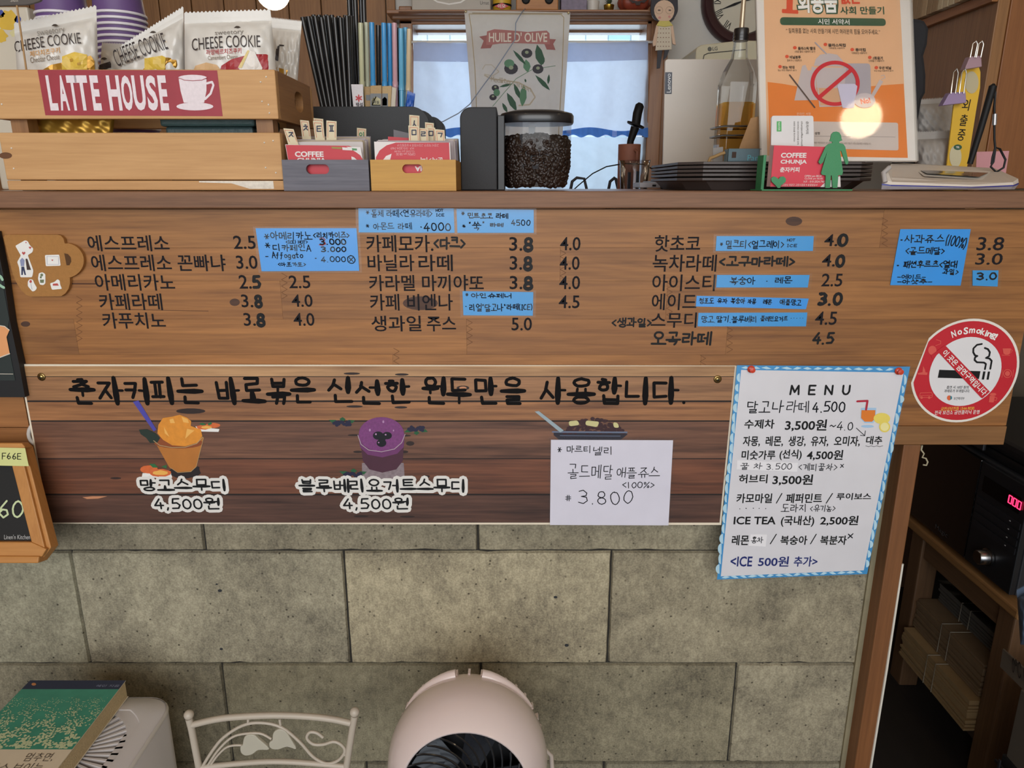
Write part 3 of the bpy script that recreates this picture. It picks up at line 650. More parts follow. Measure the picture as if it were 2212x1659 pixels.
for x, y, s_ in ((51, 547, 4), (65, 535, 3), (56, 524, 1.6), (113, 562, 2)):
    hr.poly(SC, [(x, y+s_), (x-s_, y-s_*.2), (x-s_*.5, y-s_*.9), (x, y-s_*.3), (x+s_*.5, y-s_*.9), (x+s_, y-s_*.2)], .0006)
hr.poly(SC, [(114, 613), (124, 612), (127, 617), (114, 617)], .0006).disc(SC, 66, 608, 2.6, 3, .0006)
part('sticker_print', hr, mat('#bf4a48', .6), cup)
part('sticker_print', MB().disc(SC, 90, 594, 3, 3, .0006).disc(SC, 88, 599, 2, 2.6, .0006).poly(SC, [(86, 604), (95, 604), (94, 611), (87, 611)], .0006), mat('#6f7a5a', .6), cup)
part('sticker_print', MB().line(SC, [(101, 554), (126, 554), (127, 571), (102, 571), (101, 554)], .6, .0006).line(SC, [(66, 611), (69, 625)], .6, .0006), mat('#9a9db8', .6), cup)

# ================================================================ BANNER BOARD
SBn = YP(-.0045)
ban = thing('smoothie_banner', 'long printed banner board with dark wood print and smoothie pictures', 'sign', SBn(800, 1130))
part('board', MB().poly(SBn, [(40, 787), (1592, 790), (1558, 1134), (104, 1131)], -.0001, .003), mat('#e9dcc6', .6), ban)
def lerp(a, b, t): return a+(b-a)*t
def bx(y, side):
    t = (y-788)/(1133-788)
    return lerp(44, 108, t) if side == 0 else lerp(1588, 1554, t)
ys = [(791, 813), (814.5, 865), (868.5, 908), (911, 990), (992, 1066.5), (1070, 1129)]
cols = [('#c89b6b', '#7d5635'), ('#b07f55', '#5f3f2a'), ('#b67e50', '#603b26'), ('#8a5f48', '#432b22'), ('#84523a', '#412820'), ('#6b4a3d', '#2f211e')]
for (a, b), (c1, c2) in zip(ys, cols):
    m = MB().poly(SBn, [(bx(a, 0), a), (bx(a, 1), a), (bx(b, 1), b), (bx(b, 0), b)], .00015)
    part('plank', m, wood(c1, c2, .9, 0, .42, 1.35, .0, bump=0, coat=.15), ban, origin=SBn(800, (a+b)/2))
gp = MB()
for (a, b), (c, d) in zip(ys, ys[1:]):
    gp.poly(SBn, [(bx(b, 0), b-.5), (bx(b, 1), b-.5), (bx(c, 1), c+.5), (bx(c, 0), c+.5)], .0001)
part('plank_gap', gp, mat('#1d1412', .7), ban)
kk = MB()
for x, y, rx, ry in ((760, 807, 18, 2.6), (868, 809, 15, 2.6), (766, 878, 18, 2.6), (866, 880, 14, 2.6), (412, 888, 32, 6), (765, 940, 14, 2), (876, 941, 12, 2), (886, 958, 9, 5), (773, 976, 10, 2.6), (872, 976, 10, 3.2), (250, 1033, 12, 2.2), (780, 1115, 16, 2.4), (880, 1116, 16, 2.4), (920, 1029, 9, 2.6), (1000, 838, 14, 5)):
    kk.disc(SBn, x, y, rx, ry, .00022, 14)
part('printed_knot', kk, mat('#2c1d19', .6), ban, kind='stuff')
part('printed_knot', MB().poly(SBn, [(178, 1074), (200, 1072), (232, 1072), (212, 1077), (188, 1078)], .0002).disc(SBn, 1000, 838, 8, 3, .0003), mat('#c98a63', .6), ban, kind='stuff')
BR = {'c': .85, 'v': 1.45, 'h': 1.25, 't': .7}
tb = MB()
for i, (s, x0, x1) in enumerate((('춘자커피는', 148, 440), ('바로볶은', 465, 683), ('신선한', 706, 888), ('원두만을', 910, 1137), ('사용합니다.', 1165, 1483))):
    pen_mb(s, (x0, x1, 812, 876), SBn, 8.2, .0005, jit=.03, brush=BR, mb=tb, seed=i+2, gap=.12)
part('brush_title', tb, mat('#121011', .7, spec=.12), ban)
for s, bxx, w_ in (('망고스무디', (302, 486, 1033, 1062), 4.6), ('4,500원', (332, 475, 1074, 1104), 4.4), ('블루베리요거트스무디', (644, 1003, 1033, 1065), 4.6), ('4,500원', (740, 883, 1074, 1104), 4.4)):
    kw = dict(jit=.02, brush={'c': .85, 'v': 1.3, 'h': 1.15, 't': .8}, seed=5, gap=.1)
    part('label_outline', pen_mb(s, bxx, SBn, w_, .0007, grow=14, **kw), mat('#e4e1dc', .55), ban)
    part('label_text', pen_mb(s, bxx, SBn, w_, .0011, **kw), BLACK, ban)
def blob(cx, cy, rx, ry, n=22, j=.08, seed=1):
    r = random.Random(seed); return [(cx+rx*(1+r.uniform(-j, j))*math.cos(2*math.pi*k/n), cy+ry*(1+r.uniform(-j, j))*math.sin(2*math.pi*k/n)) for k in range(n)]
P_ = lambda name, m, mb: part(name, mb, m, ban)
# mango smoothie print
P_('mango_print', mat('#20171a', .6), MB().poly(SBn, blob(400, 1018, 34, 16), .0003))
P_('mango_print', mat('#b9742f', .5, var=.15, vscale=60), MB().poly(SBn, [(332, 950), (440, 945), (424, 1008), (414, 1018), (384, 1020), (366, 1010)], .0004))
P_('mango_print', mat('#8f4a22', .5), MB().poly(SBn, [(332, 948), (352, 940), (378, 962), (352, 966)], .0005).disc(SBn, 386, 957, 53, 12, .00045))
P_('mango_print', mat('#e2922f', .5, var=.25, vscale=110), MB().poly(SBn, [(342, 918), (352, 903), (372, 900), (388, 896), (404, 902), (413, 910), (412, 920), (434, 928), (437, 942), (428, 956), (400, 964), (372, 962), (352, 950), (340, 936)], .0006))
P_('mango_highlight', mat('#f2b65c', .5), MB().poly(SBn, [(392, 900), (406, 906), (408, 914), (396, 912)], .0008).poly(SBn, [(354, 922), (360, 932), (366, 944), (356, 936)], .0008).poly(SBn, [(404, 926), (420, 930), (410, 938), (400, 948)], .0008).poly(SBn, [(366, 906), (374, 904), (378, 914), (368, 914)], .0008))
P_('glass_rim_print', mat('#b59a6e', .4), MB().line(SBn, [(332, 952), (345, 962), (372, 967), (400, 966), (425, 958), (438, 944)], 1.6, .0009).line(SBn, [(440, 945), (424, 1008), (412, 1019), (384, 1021), (368, 1010)], 1, .0009))
P_('straw_print', mat('#4c47a8', .5), MB().poly(SBn, [(287, 868), (299, 865), (338, 928), (332, 932)], .0007))
P_('leaf_print', mat('#1d2f26', .6), MB().poly(SBn, [(300, 928), (318, 927), (336, 936), (346, 946), (340, 956), (324, 957), (316, 946), (304, 938)], .0007))
def fruit(x, y):
    P_('fruit_print', WHITE, MB().poly(SBn, [(x-26, y+2), (x+26, y+8), (x+24, y+14), (x-18, y+13)], .0003))
    P_('fruit_print', mat('#d86a35', .5, var=.2, vscale=200), MB().poly(SBn, blob(x+12, y, 16, 5.5, 14, .05, 3), .0004).poly(SBn, blob(x-8, y+4, 16, 5, 14, .12, 4), .0005))
    P_('fruit_print', mat('#efb456', .5), MB().poly(SBn, blob(x-2, y+4, 11, 3.2, 12, .2, 5), .0007))
    P_('leaf_print', mat('#2d6b3c', .6), MB().poly(SBn, [(x-18, y-4), (x-10, y-6), (x-2, y-1), (x-12, y)], .0006).poly(SBn, [(x, y-3), (x+8, y-8), (x+10, y-3), (x+3, y)], .0006))
fruit(448, 919)
P_('fruit_print', WHITE, MB().poly(SBn, [(308, 1022), (370, 1022), (372, 1032), (306, 1032)], .0003))
P_('fruit_print', mat('#d86a35', .5, var=.2, vscale=200), MB().poly(SBn, blob(322, 1014, 19, 9, 14, .05, 3), .0004).poly(SBn, blob(346, 1022, 25, 8.5, 14, .12, 4), .0005))
P_('fruit_print', mat('#efb456', .5), MB().poly(SBn, blob(346, 1021, 16, 5, 12, .2, 5), .0007))
P_('leaf_print', mat('#2d6b3c', .6), MB().poly(SBn, [(322, 1002), (334, 1002), (342, 1010), (330, 1010)], .0006).poly(SBn, [(348, 1008), (360, 1004), (360, 1012)], .0006))
# blueberry smoothie print
P_('glass_foot_print', mat('#8d7f84', .3, var=.5, vscale=220), MB().poly(SBn, [(782, 1000), (872, 1000), (874, 1030), (864, 1040), (792, 1040), (782, 1030)], .0003))
P_('blueberry_print', mat('#4b2436', .5, var=.15, vscale=80), MB().poly(SBn, [(776, 940), (874, 940), (870, 996), (856, 1014), (826, 1021), (798, 1014), (784, 996)], .0004))
P_('blueberry_print', mat('#6d3468', .5, var=.2, vscale=120), MB().poly(SBn, [(774, 940), (874, 940), (872, 966), (858, 980), (826, 988), (794, 982), (778, 966)], .0005))
P_('blueberry_print', mat('#7b3c78', .5, var=.35, vscale=350), MB().disc(SBn, 824, 938, 49, 37, .0007, 28))
P_('glass_rim_print', mat('#b6a3ad', .4), MB().line(SBn, [(773, 940), (780, 960), (796, 972), (824, 976), (852, 970), (868, 956), (875, 938)], 1.5, .0009))
P_('berry_print', mat('#100d16', .35), MB().disc(SBn, 817, 941, 11.5, 9, .001).disc(SBn, 836, 941, 10.5, 8, .001).disc(SBn, 824, 957, 10.5, 8.5, .001).disc(SBn, 826, 948, 7, 6, .001))
P_('foam_print', mat('#b58ab4', .4), MB().disc(SBn, 812, 938, 2, 2, .0013).disc(SBn, 833, 939, 2, 1.6, .0013).disc(SBn, 818, 956, 1.5, 1.5, .0013).disc(SBn, 799, 929, 2, 3, .0009).disc(SBn, 828, 911, 2, 3, .0009).disc(SBn, 850, 930, 1.5, 2, .0009))
for x, y, s in ((739, 912, 1), (899, 929, .9), (763, 1023, 1.05)):
    d = -1 if s == .9 else 1
    P_('leaf_print', mat('#1f5a35', .6), MB().poly(SBn, [(x-29*s, y-5*d), (x-14*s, y-5*d), (x-6*s, y), (x-20*s, y+3*d)], .0004).poly(SBn, [(x-6*s, y-7*d), (x+1, y-11*d), (x+8*s, y-6*d), (x, y)], .0004).poly(SBn, [(x+28*s, y-4*d), (x+14*s, y-5*d), (x+8*s, y), (x+22*s, y+2*d)], .0004))
    b = MB(); r = random.Random(4)
    for _ in range(16): b.disc(SBn, x+r.uniform(-20, 20)*s, y+r.uniform(-1, 7)*d, 4, 3.6, .0005, 9)
    P_('berry_print', mat('#1a1738', .5, var=.3, vscale=300), b)
# red bean dessert print
r = random.Random(8)
P_('bowl_print', mat('#302c36', .3), MB().poly(SBn, [(1196, 934), (1350, 934), (1356, 938), (1346, 946), (1340, 950), (1208, 950), (1196, 940)], .0003))
bb = MB()
for _ in range(150):
    x = r.uniform(1217, 1348); t = 1-abs((x-1284)/68)**2.2; bb.disc(SBn, x, 936-r.uniform(0, 32)*max(.12, t), r.uniform(3, 6), r.uniform(2.6, 4), .0004, 8)
P_('bean_print', mat('#3b1c1f', .4, var=.6, vscale=260), bb)
P_('bowl_print', mat('#6d7890', .3), MB().line(SBn, [(1194, 933), (1354, 934)], 3.6, .0008).line(SBn, [(1210, 941), (1340, 942)], 1.4, .0008))
P_('rice_cake_print', mat('#cfc88f', .5), MB().poly(SBn, rnd(0, [(1228, 910), (1248, 908), (1252, 918), (1230, 921)], 5), .001).poly(SBn, rnd(0, [(1266, 908), (1295, 911), (1290, 923), (1264, 918)], 5), .001).poly(SBn, rnd(0, [(1324, 912), (1334, 913), (1338, 924), (1326, 924)], 5), .001))
P_('spoon_print', mat('#9fb0b8', .3), MB().poly(SBn, [(1155, 889), (1164, 888), (1218, 930), (1210, 934)], .001))
def screw(x, y):
    c = SBn(x, y)
    t = thing('screw', 'brass screw near the %s end of the banner' % ('left' if x < 800 else 'right'), 'screw', c, 'screws holding the banner board')
    M = Matrix.Translation(c) @ Matrix.Rotation(math.pi/2, 4, 'X')
    part('washer', MB().lathe([(.0052, 0), (.0052, .0006), (.0045, .0012), (.0036, .0014)], M, 20), mat('#8c774c', .3, 1), t)
    part('head', MB().lathe([(.0036, .0010), (.0032, .0022), (.0018, .0029), (.0003, .0031)], M, 16), mat('#b39a62', .25, 1), t)
    part('cross_slot', MB().obox(c+V(0, -.0031, 0), V(.0022, 0, 0), V(0, .0003, 0), V(0, 0, .0004)).obox(c+V(0, -.0031, 0), V(.0004, 0, 0), V(0, .0003, 0), V(0, 0, .0022)), BLACK, t)
screw(90, 814); screw(1550, 819)

# white handwritten sheet on the banner
SW = YP(-.0068)
wn = thing('price_sheet', 'white laminated sheet with a handwritten apple juice price over the banner', 'note', SW(1320, 1135))
part('paper', MB().poly(SW, [(1190, 950), (1454, 951), (1444, 1135), (1188, 1134)], 0, .0004), mat('#dedbe8', .55), wn)
part('film', MB().poly(SW, [(1185, 943), (1460, 946), (1449, 1141), (1183, 1139)], .0003), LAM, wn)
mb = MB()
for i, (s, b, w_) in enumerate((('*', (1204, 1214, 966, 977), 1.8), ('마르티', (1224, 1275, 962, 979), 1.7), ('넬리', (1281, 1321, 964, 984), 1.7), ('골드메달', (1226, 1324, 1002, 1036), 1.8), ('애플쥬스', (1332, 1426, 1008, 1034), 1.8), ('<100%>', (1344, 1414, 1040, 1055), 1.7), ('#', (1221, 1234, 1069, 1083), 1.6), ('3.800', (1249, 1368, 1058, 1091), 2.0))):
    pen_mb(s, b, SW, w_, .0002, jit=.035, mb=mb, seed=i+1)
part('writing', mb, PEN, wn)

# menu sheet
SM = YP(-.0072)
mn = thing('menu_sheet', 'laminated white menu sheet with blue patterned border pinned on the right', 'menu', SM(1720, 1250))
part('paper', MB().poly(SM, [(1592, 789), (1966, 792), (1873, 1240), (1549, 1252)], 0, .0004), mat('#3f95d0', .5), mn)
inner = [(1601, 799), (1952, 805), (1866, 1232), (1557, 1245)]
part('paper_face', MB().poly(SM, inner, .00015), mat('#dfdde2', .55), mn, label='white inner field of the sheet')
lf = MB(); r = random.Random(3)
def blobs(p0, p1, side):
    n = 20 if side in 'lr' else 16
    for i in range(n):
        t = (i+.5)/n; x = lerp(p0[0], p1[0], t); y = lerp(p0[1], p1[1], t)
        if side in 'lr':
            s = -1 if side == 'l' else 1
            lf.disc(SM, x+s*r.uniform(0, 3), y, r.uniform(5, 8.5), r.uniform(8, 12), .0001, 12, 90 if s < 0 else -90, 270 if s < 0 else 90)
        else:
            a = r.uniform(-.7, .7); u = (math.cos(a), math.sin(a)); L = r.uniform(8, 13)
            lf.poly(SM, [(x-u[0]*L, y-u[1]*L*.4), (x, y-4), (x+u[0]*L, y+u[1]*L*.4), (x, y+2)], .0001)
blobs((1600, 805), (1556, 1240), 'l'); blobs((1953, 810), (1867, 1228), 'r'); blobs((1600, 795), (1955, 799), 't'); blobs((1558, 1248), (1866, 1236), 't')
part('border_leaf', lf, mat('#b9dcec', .5), mn, kind='stuff')
part('film', MB().poly(SM, [(1588, 785), (1970, 789), (1876, 1246), (1546, 1257)], .0002), LAM, mn)
mt = MB(); mk = MB(); nv = MB()
for s, x0, x1, y0, y1, w_ in (('수제차', 1608, 1673, 906, 926, 3), ('3,500원', 1696, 1786, 906, 932, 3), ('자몽,', 1605, 1642, 942, 965, 2.7), ('레몬,', 1654, 1692, 942, 965, 2.7), ('생강,', 1703, 1741, 942, 965, 2.7), ('유자,', 1752, 1790, 942, 965, 2.7), ('오미자,', 1802, 1858, 942, 965, 2.7), ('대추', 1871, 1906, 942, 960, 2.7),
        ('미숫가루', 1602, 1675, 973, 993, 2.7), ('(선식)', 1684, 1732, 971, 994, 2.7), ('4,500원', 1743, 1821, 972, 995, 2.9), ('허브티', 1596, 1658, 1025, 1044, 3), ('3,500원', 1669, 1756, 1025, 1049, 3), ('카모마일', 1591, 1668, 1066, 1087, 2.7), ('/', 1677, 1689, 1065, 1088, 2.2), ('페퍼민트', 1698, 1776, 1066, 1087, 2.7),
        ('/', 1785, 1798, 1065, 1088, 2.2), ('루이보스', 1807, 1882, 1065, 1080, 2.7), ('ICE TEA', 1585, 1676, 1116, 1133, 2.9), ('(국내산)', 1687, 1759, 1114, 1138, 2.7), ('2,500원', 1772, 1854, 1114, 1136, 2.9), ('레몬', 1581, 1618, 1156, 1178, 2.7), ('/', 1664, 1677, 1153, 1176, 2.2), ('복숭아', 1686, 1744, 1157, 1177, 2.7), ('/', 1751, 1763, 1153, 1176, 2.2), ('복분자', 1772, 1829, 1157, 1177, 2.7)):
    (pen_mb(s, (x0, x1, y0, y1), SM, w_, .0004, jit=0, mb=mt) if s == '/' else txt_mb(s, (x0, x1, y0, y1), SM, .0004, .022, mb=mt)); part('menu_text', mt, BLACK, mn); mt = MB()
for s, x0, x1 in (('M', 1706, 1728), ('E', 1746, 1763), ('N', 1781, 1800), ('U', 1819, 1837)): pen_mb(s, (x0, x1, 831, 854), SM, 4.2, .0004, jit=0, mb=mt); part('menu_title', mt, BLACK, mn); mt = MB()
for i, (s, x0, x1, y0, y1, w_) in enumerate((('달고나', 1614, 1694, 864, 893, 2.4), ('라떼', 1699, 1748, 864, 892, 2), ('4.500', 1755, 1826, 866, 892, 2.8), ('~4.0', 1792, 1843, 910, 930, 2), ('→', 1848, 1870, 924, 942, 1.4), ('<계피꿀차>', 1725, 1809, 1000, 1018, 1.5), ('x', 1815, 1823, 1002, 1011, 1.8),
        ('·····', 1597, 1655, 1090, 1106, 1.8), ('도라지', 1687, 1741, 1088, 1107, 1.7), ('<유기농>', 1750, 1805, 1090, 1106, 1.5), ('x', 1831, 1843, 1152, 1164, 2.4))):
    pen_mb(s, (x0, x1, y0, y1), SM, w_, .0004, jit=.035, mb=mk, seed=i)
mk.line(SM, [(1870, 963), (1876, 965), (1882, 963), (1888, 965), (1894, 963), (1900, 965), (1907, 963)], .9, .0004)
for s, b, q in (('꿀 차 3.500', (1599, 1711, 999, 1015), [(1592, 994), (1724, 1000), (1722, 1019), (1591, 1014)]), ('홍차', (1622, 1649, 1159, 1174), [(1621, 1154), (1657, 1155), (1654, 1181), (1617, 1179)])):
    part('pasted_slip', MB().poly(SM, q, .0006, .0002), mat('#eceaee', .6), mn)
    pen_mb(s, b, SM, 1.5, .0008, jit=.03, mb=mk)
part('hand_text', mk, PEN, mn, label='thin handwritten marker additions', kind='stuff')
for s, x0, x1 in (('<ICE', 1578, 1625), ('500원', 1638, 1704), ('추가>', 1715, 1766)): txt_mb(s, (x0, x1, 1202, 1224), SM, .0004, .02, mb=nv); part('menu_text', nv, mat('#1c2a6e', .5), mn, label='navy blue word at the foot'); nv = MB()
# drink picture
part('drink_picture', MB().poly(SM, [(1860, 881), (1893, 881), (1892, 905), (1886, 914), (1868, 914), (1859, 904)], .0004).disc(SM, 1874, 921, 14, 3, .0004), mat('#a9cbe8', .3), mn)
part('drink_picture', MB().poly(SM, [(1861, 886), (1891, 886), (1890, 904), (1884, 911), (1868, 911), (1860, 903)], .0006), mat('#e37e2c', .4), mn)
part('drink_picture', MB().line(SM, [(1852, 867), (1874, 866), (1871, 885)], 4.5, .0008), mat('#b4243a', .4), mn)
part('drink_picture', MB().disc(SM, 1905, 904, 18, 12, .0007).disc(SM, 1911, 922, 12, 12, .0008), mat('#ecd766', .4), mn)
part('drink_picture', MB().disc(SM, 1911, 922, 9, 9, .001), mat('#f3e9a4', .4), mn)
def pin(x, y, lab):
    c = SM(x, y, .0006)
    M = Matrix.Translation(c) @ Matrix.Rotation(math.pi/2, 4, 'X')
    solo('push_pin', MB().lathe([(.0042, 0), (.0048, .0014), (.0040, .0026), (.0020, .0033), (.0018, .006), (.0034, .0068), (.0035, .0076), (.0004, .008)], M, 18), mat('#d0432c', .25, coat=.6), lab, 'pin', 'red push pins of the menu sheet', base=c)
pin(1622, 797, 'red push pin at the upper left corner of the menu sheet'); pin(1940, 801, 'red push pin at the upper right corner of the menu sheet')

# no-smoking sticker
SN = YP(-.0004)
def Z(x, y): return (1940+x/5.926, 680+y/5.926)
def circ_plane(S, cx, cy, rw, off, n=64, cut=None):
    c = S(cx, cy, off); pts = []
    for k in range(n):
        a = 2*math.pi*k/n; pts.append(c+V(rw*math.cos(a), 0, rw*math.sin(a)))
    return pts
ns = thing('no_smoking_sticker', 'round red and white no smoking sticker with a torn left edge', 'sticker', SN(2084, 912))
c0 = (2084.5, 802.5); rw = (SN(2201, 790)-SN(1967, 815)).length/2
def cutleft(pts, a, b):
    A, B = SN(*Z(*a)), SN(*Z(*b)); out = []
    for p in pts:
        s = (B.x-A.x)*(p.z-A.z)-(B.z-A.z)*(p.x-A.x)
        out.append((p, s))
    res = []
    for i, (p, s) in enumerate(out):
        q, t = out[(i+1) % len(out)]
        if s <= 0: res.append(p)
        if (s <= 0) != (t <= 0): res.append(p.lerp(q, s/(s-t)))
    return res
P0 = circ_plane(SN, *c0, rw, 0); P1 = circ_plane(SN, *c0, rw*.955, .0002)
A_, B_ = (215, 750), (390, 310)
part('backing', MB().prism(cutleft(P0, A_, B_), V(0, .0002, 0)), mat('#e6e0d6', .6), ns)
part('red_ring', MB().face(cutleft(P1, (232, 770), (390, 340))), mat('#c3202f', .4), ns)
ic = SN(*Z(858, 730)); ri = (SN(*Z(1318, 690))-SN(*Z(396, 760))).length/2
part('white_disc', MB().face([p for p in [ic+V(ri*math.cos(2*math.pi*k/48), -.0004, ri*math.sin(2*math.pi*k/48)) for k in range(48)]]), mat('#e2e0e2', .45), ns)
part('cigarette', MB().poly(SN, [Z(528, 704), Z(1055, 722), Z(1035, 822), Z(508, 806)], .0006).poly(SN, [Z(1090, 724), Z(1120, 725), Z(1100, 830), Z(1070, 829)], .0006).poly(SN, [Z(1150, 726), Z(1178, 727), Z(1160, 831), Z(1132, 830)], .0006), BLACK, ns)
part('smoke', MB().line(SN, [Z(1072, 374), Z(1010, 385), Z(965, 430), Z(962, 480), Z(985, 520), Z(1015, 528), Z(985, 545), Z(980, 580), Z(1010, 608), Z(1100, 612), Z(1125, 630), Z(1112, 696)], 4, .0006).line(SN, [Z(1110, 425), Z(1150, 440), Z(1175, 480), Z(1165, 530), Z(1125, 552), Z(1170, 560), Z(1198, 590), Z(1180, 692)], 4, .0006), BLACK, ns)
part('red_band', MB().poly(SN, [Z(525, 492), Z(620, 408), Z(1175, 985), Z(1078, 1070), Z(1060, 1060)], .0009).poly(SN, [Z(440, 560), Z(525, 492), Z(620, 408), Z(600, 390), Z(420, 520)], .00085), mat('#c3202f', .4), ns)
cx_, cy_ = Z(855, 742)
part('band_text', txt_mb('이 곳은 금연구역입니다', (cx_-64, cx_+64, cy_-7.5, cy_+7.5), SN, .0013, .02, rot=-45.5), WHITE, ns)
# arched title
for ch, x, y, a in (('N', 712, 245, 22), ('o', 790, 226, 16), ('S', 868, 205, 8), ('m', 948, 205, 2), ('o', 1030, 214, -5), ('k', 1088, 216, -10), ('i', 1128, 238, -13), ('n', 1168, 254, -16), ('g', 1215, 275, -20), ('!', 1252, 285, -24)):
    x, y = Z(x, y); ww = {'m': 6.5, 'i': 1.8, '!': 2, 'k': 4.6}.get(ch, 5); hh = {'o': 5, 'm': 5, 'n': 5, 'g': 7, 'N': 7, 'S': 7.5, 'k': 7.5, 'i': 7, '!': 8}.get(ch, 6)
    txt(ch, (x-ww, x+ww, y-hh, y+hh), SN, WHITE, ns, .0006, .03, a, 'title_letter')
for s, b, rt, mm in (('흡연 시 10만 원의', (623, 903, 908, 948), 0, BLACK), ('과태료가 부과됩니다.', (590, 920, 955, 995), 0, BLACK), ('보건복지부', (712, 850, 1052, 1090), 0, mat('#555555', .5)), ('금연상담전화 1544-9030', (548, 975, 1175, 1225), 1.5, mat('#f0c04a', .5)), ('전국 보건소 금연클리닉 운영', (468, 1042, 1222, 1275), 1, WHITE)):
    (xa, ya), (xb, yb) = Z(b[0], b[2]), Z(b[1], b[3])
    txt(s, (xa, xb, ya, yb), SN, mm, ns, .0007, .006, rt, 'small_text')
part('ministry_mark', MB().disc(SN, *Z(655, 1064), 5, 5.4, .0006, 16, 60, 300), mat('#e0683a', .5), ns)
part('ministry_mark', MB().disc(SN, *Z(668, 1062), 4, 4.4, .0007, 16, -90, 90), mat('#2e7f8f', .5), ns)
PKI = mat('#d9574c', .5)
ico = MB()
ico.disc(SN, *Z(438, 455), 9, 10, .0005).line(SN, [Z(480, 395), Z(545, 370), Z(545, 335), Z(490, 320)], 1.3, .0005)
ico.poly(SN, [Z(1338, 430), Z(1446, 430), Z(1435, 495), Z(1410, 510), Z(1375, 510), Z(1348, 495)], .0005).line(SN, [Z(1328, 516), Z(1430, 520)], 1.2, .0005).line(SN, [Z(1446, 445), Z(1462, 455), Z(1445, 485)], 1.3, .0005)
ico.line(SN, [Z(*p) for p in [(1400+52*math.cos(k*.524), 752+52*math.sin(k*.524)) for k in range(13)]], 1.6, .0005).disc(SN, *Z(1400, 752), 5.5, 5.5, .0005).line(SN, [Z(1340, 705), Z(1328, 800)], 1.4, .0005).line(SN, [Z(1475, 705), Z(1465, 800)], 1.4, .0005)
ico.poly(SN, [Z(1172, 1035), Z(1240, 1042), Z(1222, 1122), Z(1160, 1120)], .0005).line(SN, [Z(1240, 1055), Z(1266, 1065), Z(1255, 1095), Z(1232, 1095)], 1.4, .0005).disc(SN, *Z(1215, 1018), 7, 3.2, .0005)
ico.line(SN, [Z(285, 1000), Z(430, 995), Z(438, 1020), Z(432, 1058), Z(280, 1058), Z(275, 1030), Z(285, 1000)], 1.4, .0005).line(SN, [Z(285, 1034), Z(435, 1032)], 1.2, .0005).disc(SN, *Z(300, 1060), 3, 3, .0005).disc(SN, *Z(398, 1060), 3, 3, .0005)
ico.poly(SN, [Z(250, 745), Z(310, 735), Z(320, 655), Z(345, 700), Z(350, 735), Z(378, 740), Z(370, 770), Z(255, 765)], .0005)
part('pictogram', ico, PKI, ns)

# ================================================================ ON THE COUNTER
def zc(p): return (Vector(p)-CAM).dot(V(0, CT, -ST))
def mpp(px, py, y): return zc(YP(y)(px, py))/F          # metres per pixel at that place
CZ = CTZ+.0004
# ---------- slatted crate
cy0, cyd = .012, .175
SF = YP(cy0)
cx0, cx1 = PX(18, 410, cy0), PX(604, 285, cy0)
cr = thing('slatted_crate', 'pale pine slatted crate with a red printed coffee sign, full of cookie bags', 'crate', (cx0, cy0, CZ))
for a, b in ((150, 257), (286.5, 388.5), (390, 411)):
    z1, z0 = PZ(a, cy0), max(PZ(b, cy0), CZ)
    part('slat', MB().box(cx0, cx1, cy0, cy0+.010, z0, z1), CRATEW, cr, bevel=.0012, origin=((cx0+cx1)/2, cy0, z0))
    part('slat', MB().box(cx0, cx1, cyd-.010, cyd, z0, z1), CRATEW, cr, bevel=.0012, origin=((cx0+cx1)/2, cyd, z0))
    for x in (cx0, cx1-.010):
        if a == 150 and x > 0-9 and x != cx0:
            zc_ = lerp(z0, z1, .52); yc_ = .098; pts = []
            out = [V(x+.01, y, z) for y, z in ((cy0+.0105, z0), (cyd-.0105, z0), (cyd-.0105, z1), (cy0+.0105, z1))]
            ring_o = []; ring_i = []
            for k in range(32):
                t = 2*math.pi*k/32; hy, hz = .019*math.copysign(abs(math.cos(t))**.8, math.cos(t)), .0125*math.copysign(abs(math.sin(t))**.8, math.sin(t))
                dy, dz = math.cos(t), math.sin(t); H, W_ = (z1-z0)/2, (cyd-cy0)/2-.0105
                kk_ = min(W_/abs(dy) if abs(dy) > 1e-6 else 9, ((z1-zc_) if dz > 0 else (zc_-z0))/abs(dz) if abs(dz) > 1e-6 else 9)
                ym = (cy0+cyd)/2
                ring_o.append((ym+dy*kk_, zc_+dz*kk_)); ring_i.append((ym+.012+hy, zc_+hz))
            # snap the corner directions to true corners
            for cyy, czz in ((cy0+.0105, z0), (cyd-.0105, z0), (cyd-.0105, z1), (cy0+.0105, z1)):
                j = min(range(32), key=lambda q: (ring_o[q][0]-cyy)**2+(ring_o[q][1]-czz)**2); ring_o[j] = (cyy, czz)
            m = MB(); o1 = [V(x+.01, a_, b_) for a_, b_ in ring_o]; i1 = [V(x+.01, a_, b_) for a_, b_ in ring_i]; i0 = [V(x, a_, b_) for a_, b_ in ring_i]; o0 = [V(x, a_, b_) for a_, b_ in ring_o]
            m.loft([o1, i1, i0, o0, o1], False, False)
            part('side_board', m, CRATEWY, cr)
        else:
            part('side_board', MB().box(x, x+.010, cy0+.0105, cyd-.0105, z0, z1), CRATEWY, cr, bevel=.001)
for x in (cx0+.0105, cx1-.0305):
    for y in (cy0+.0102, cyd-.0302):
        part('corner_post', MB().box(x, x+.02, y, y+.02, CZ, PZ(152, cy0)), PINEZ, cr)
part('base_board', MB().box(cx0+.011, cx1-.011, cy0+.0305, cyd-.0305, CZ, CZ+.006), CRATEW, cr)
part('worn_paint', MB().poly(SF, [(430, 391), (590, 391), (592, 408), (540, 408), (500, 396), (430, 394)], .0002), mat('#e6ddd0', .7, var=.3, vscale=200), cr)
sg = MB().poly(SF, [(81, 151), (469, 152), (481, 251), (98, 249)], .0003)
part('printed_sign', sg, mat('#a12f3c', .5, var=.12, vscale=60), cr)
WL = mat('#ecdfe4', .5, var=.12, vscale=300)
sgt = MB()
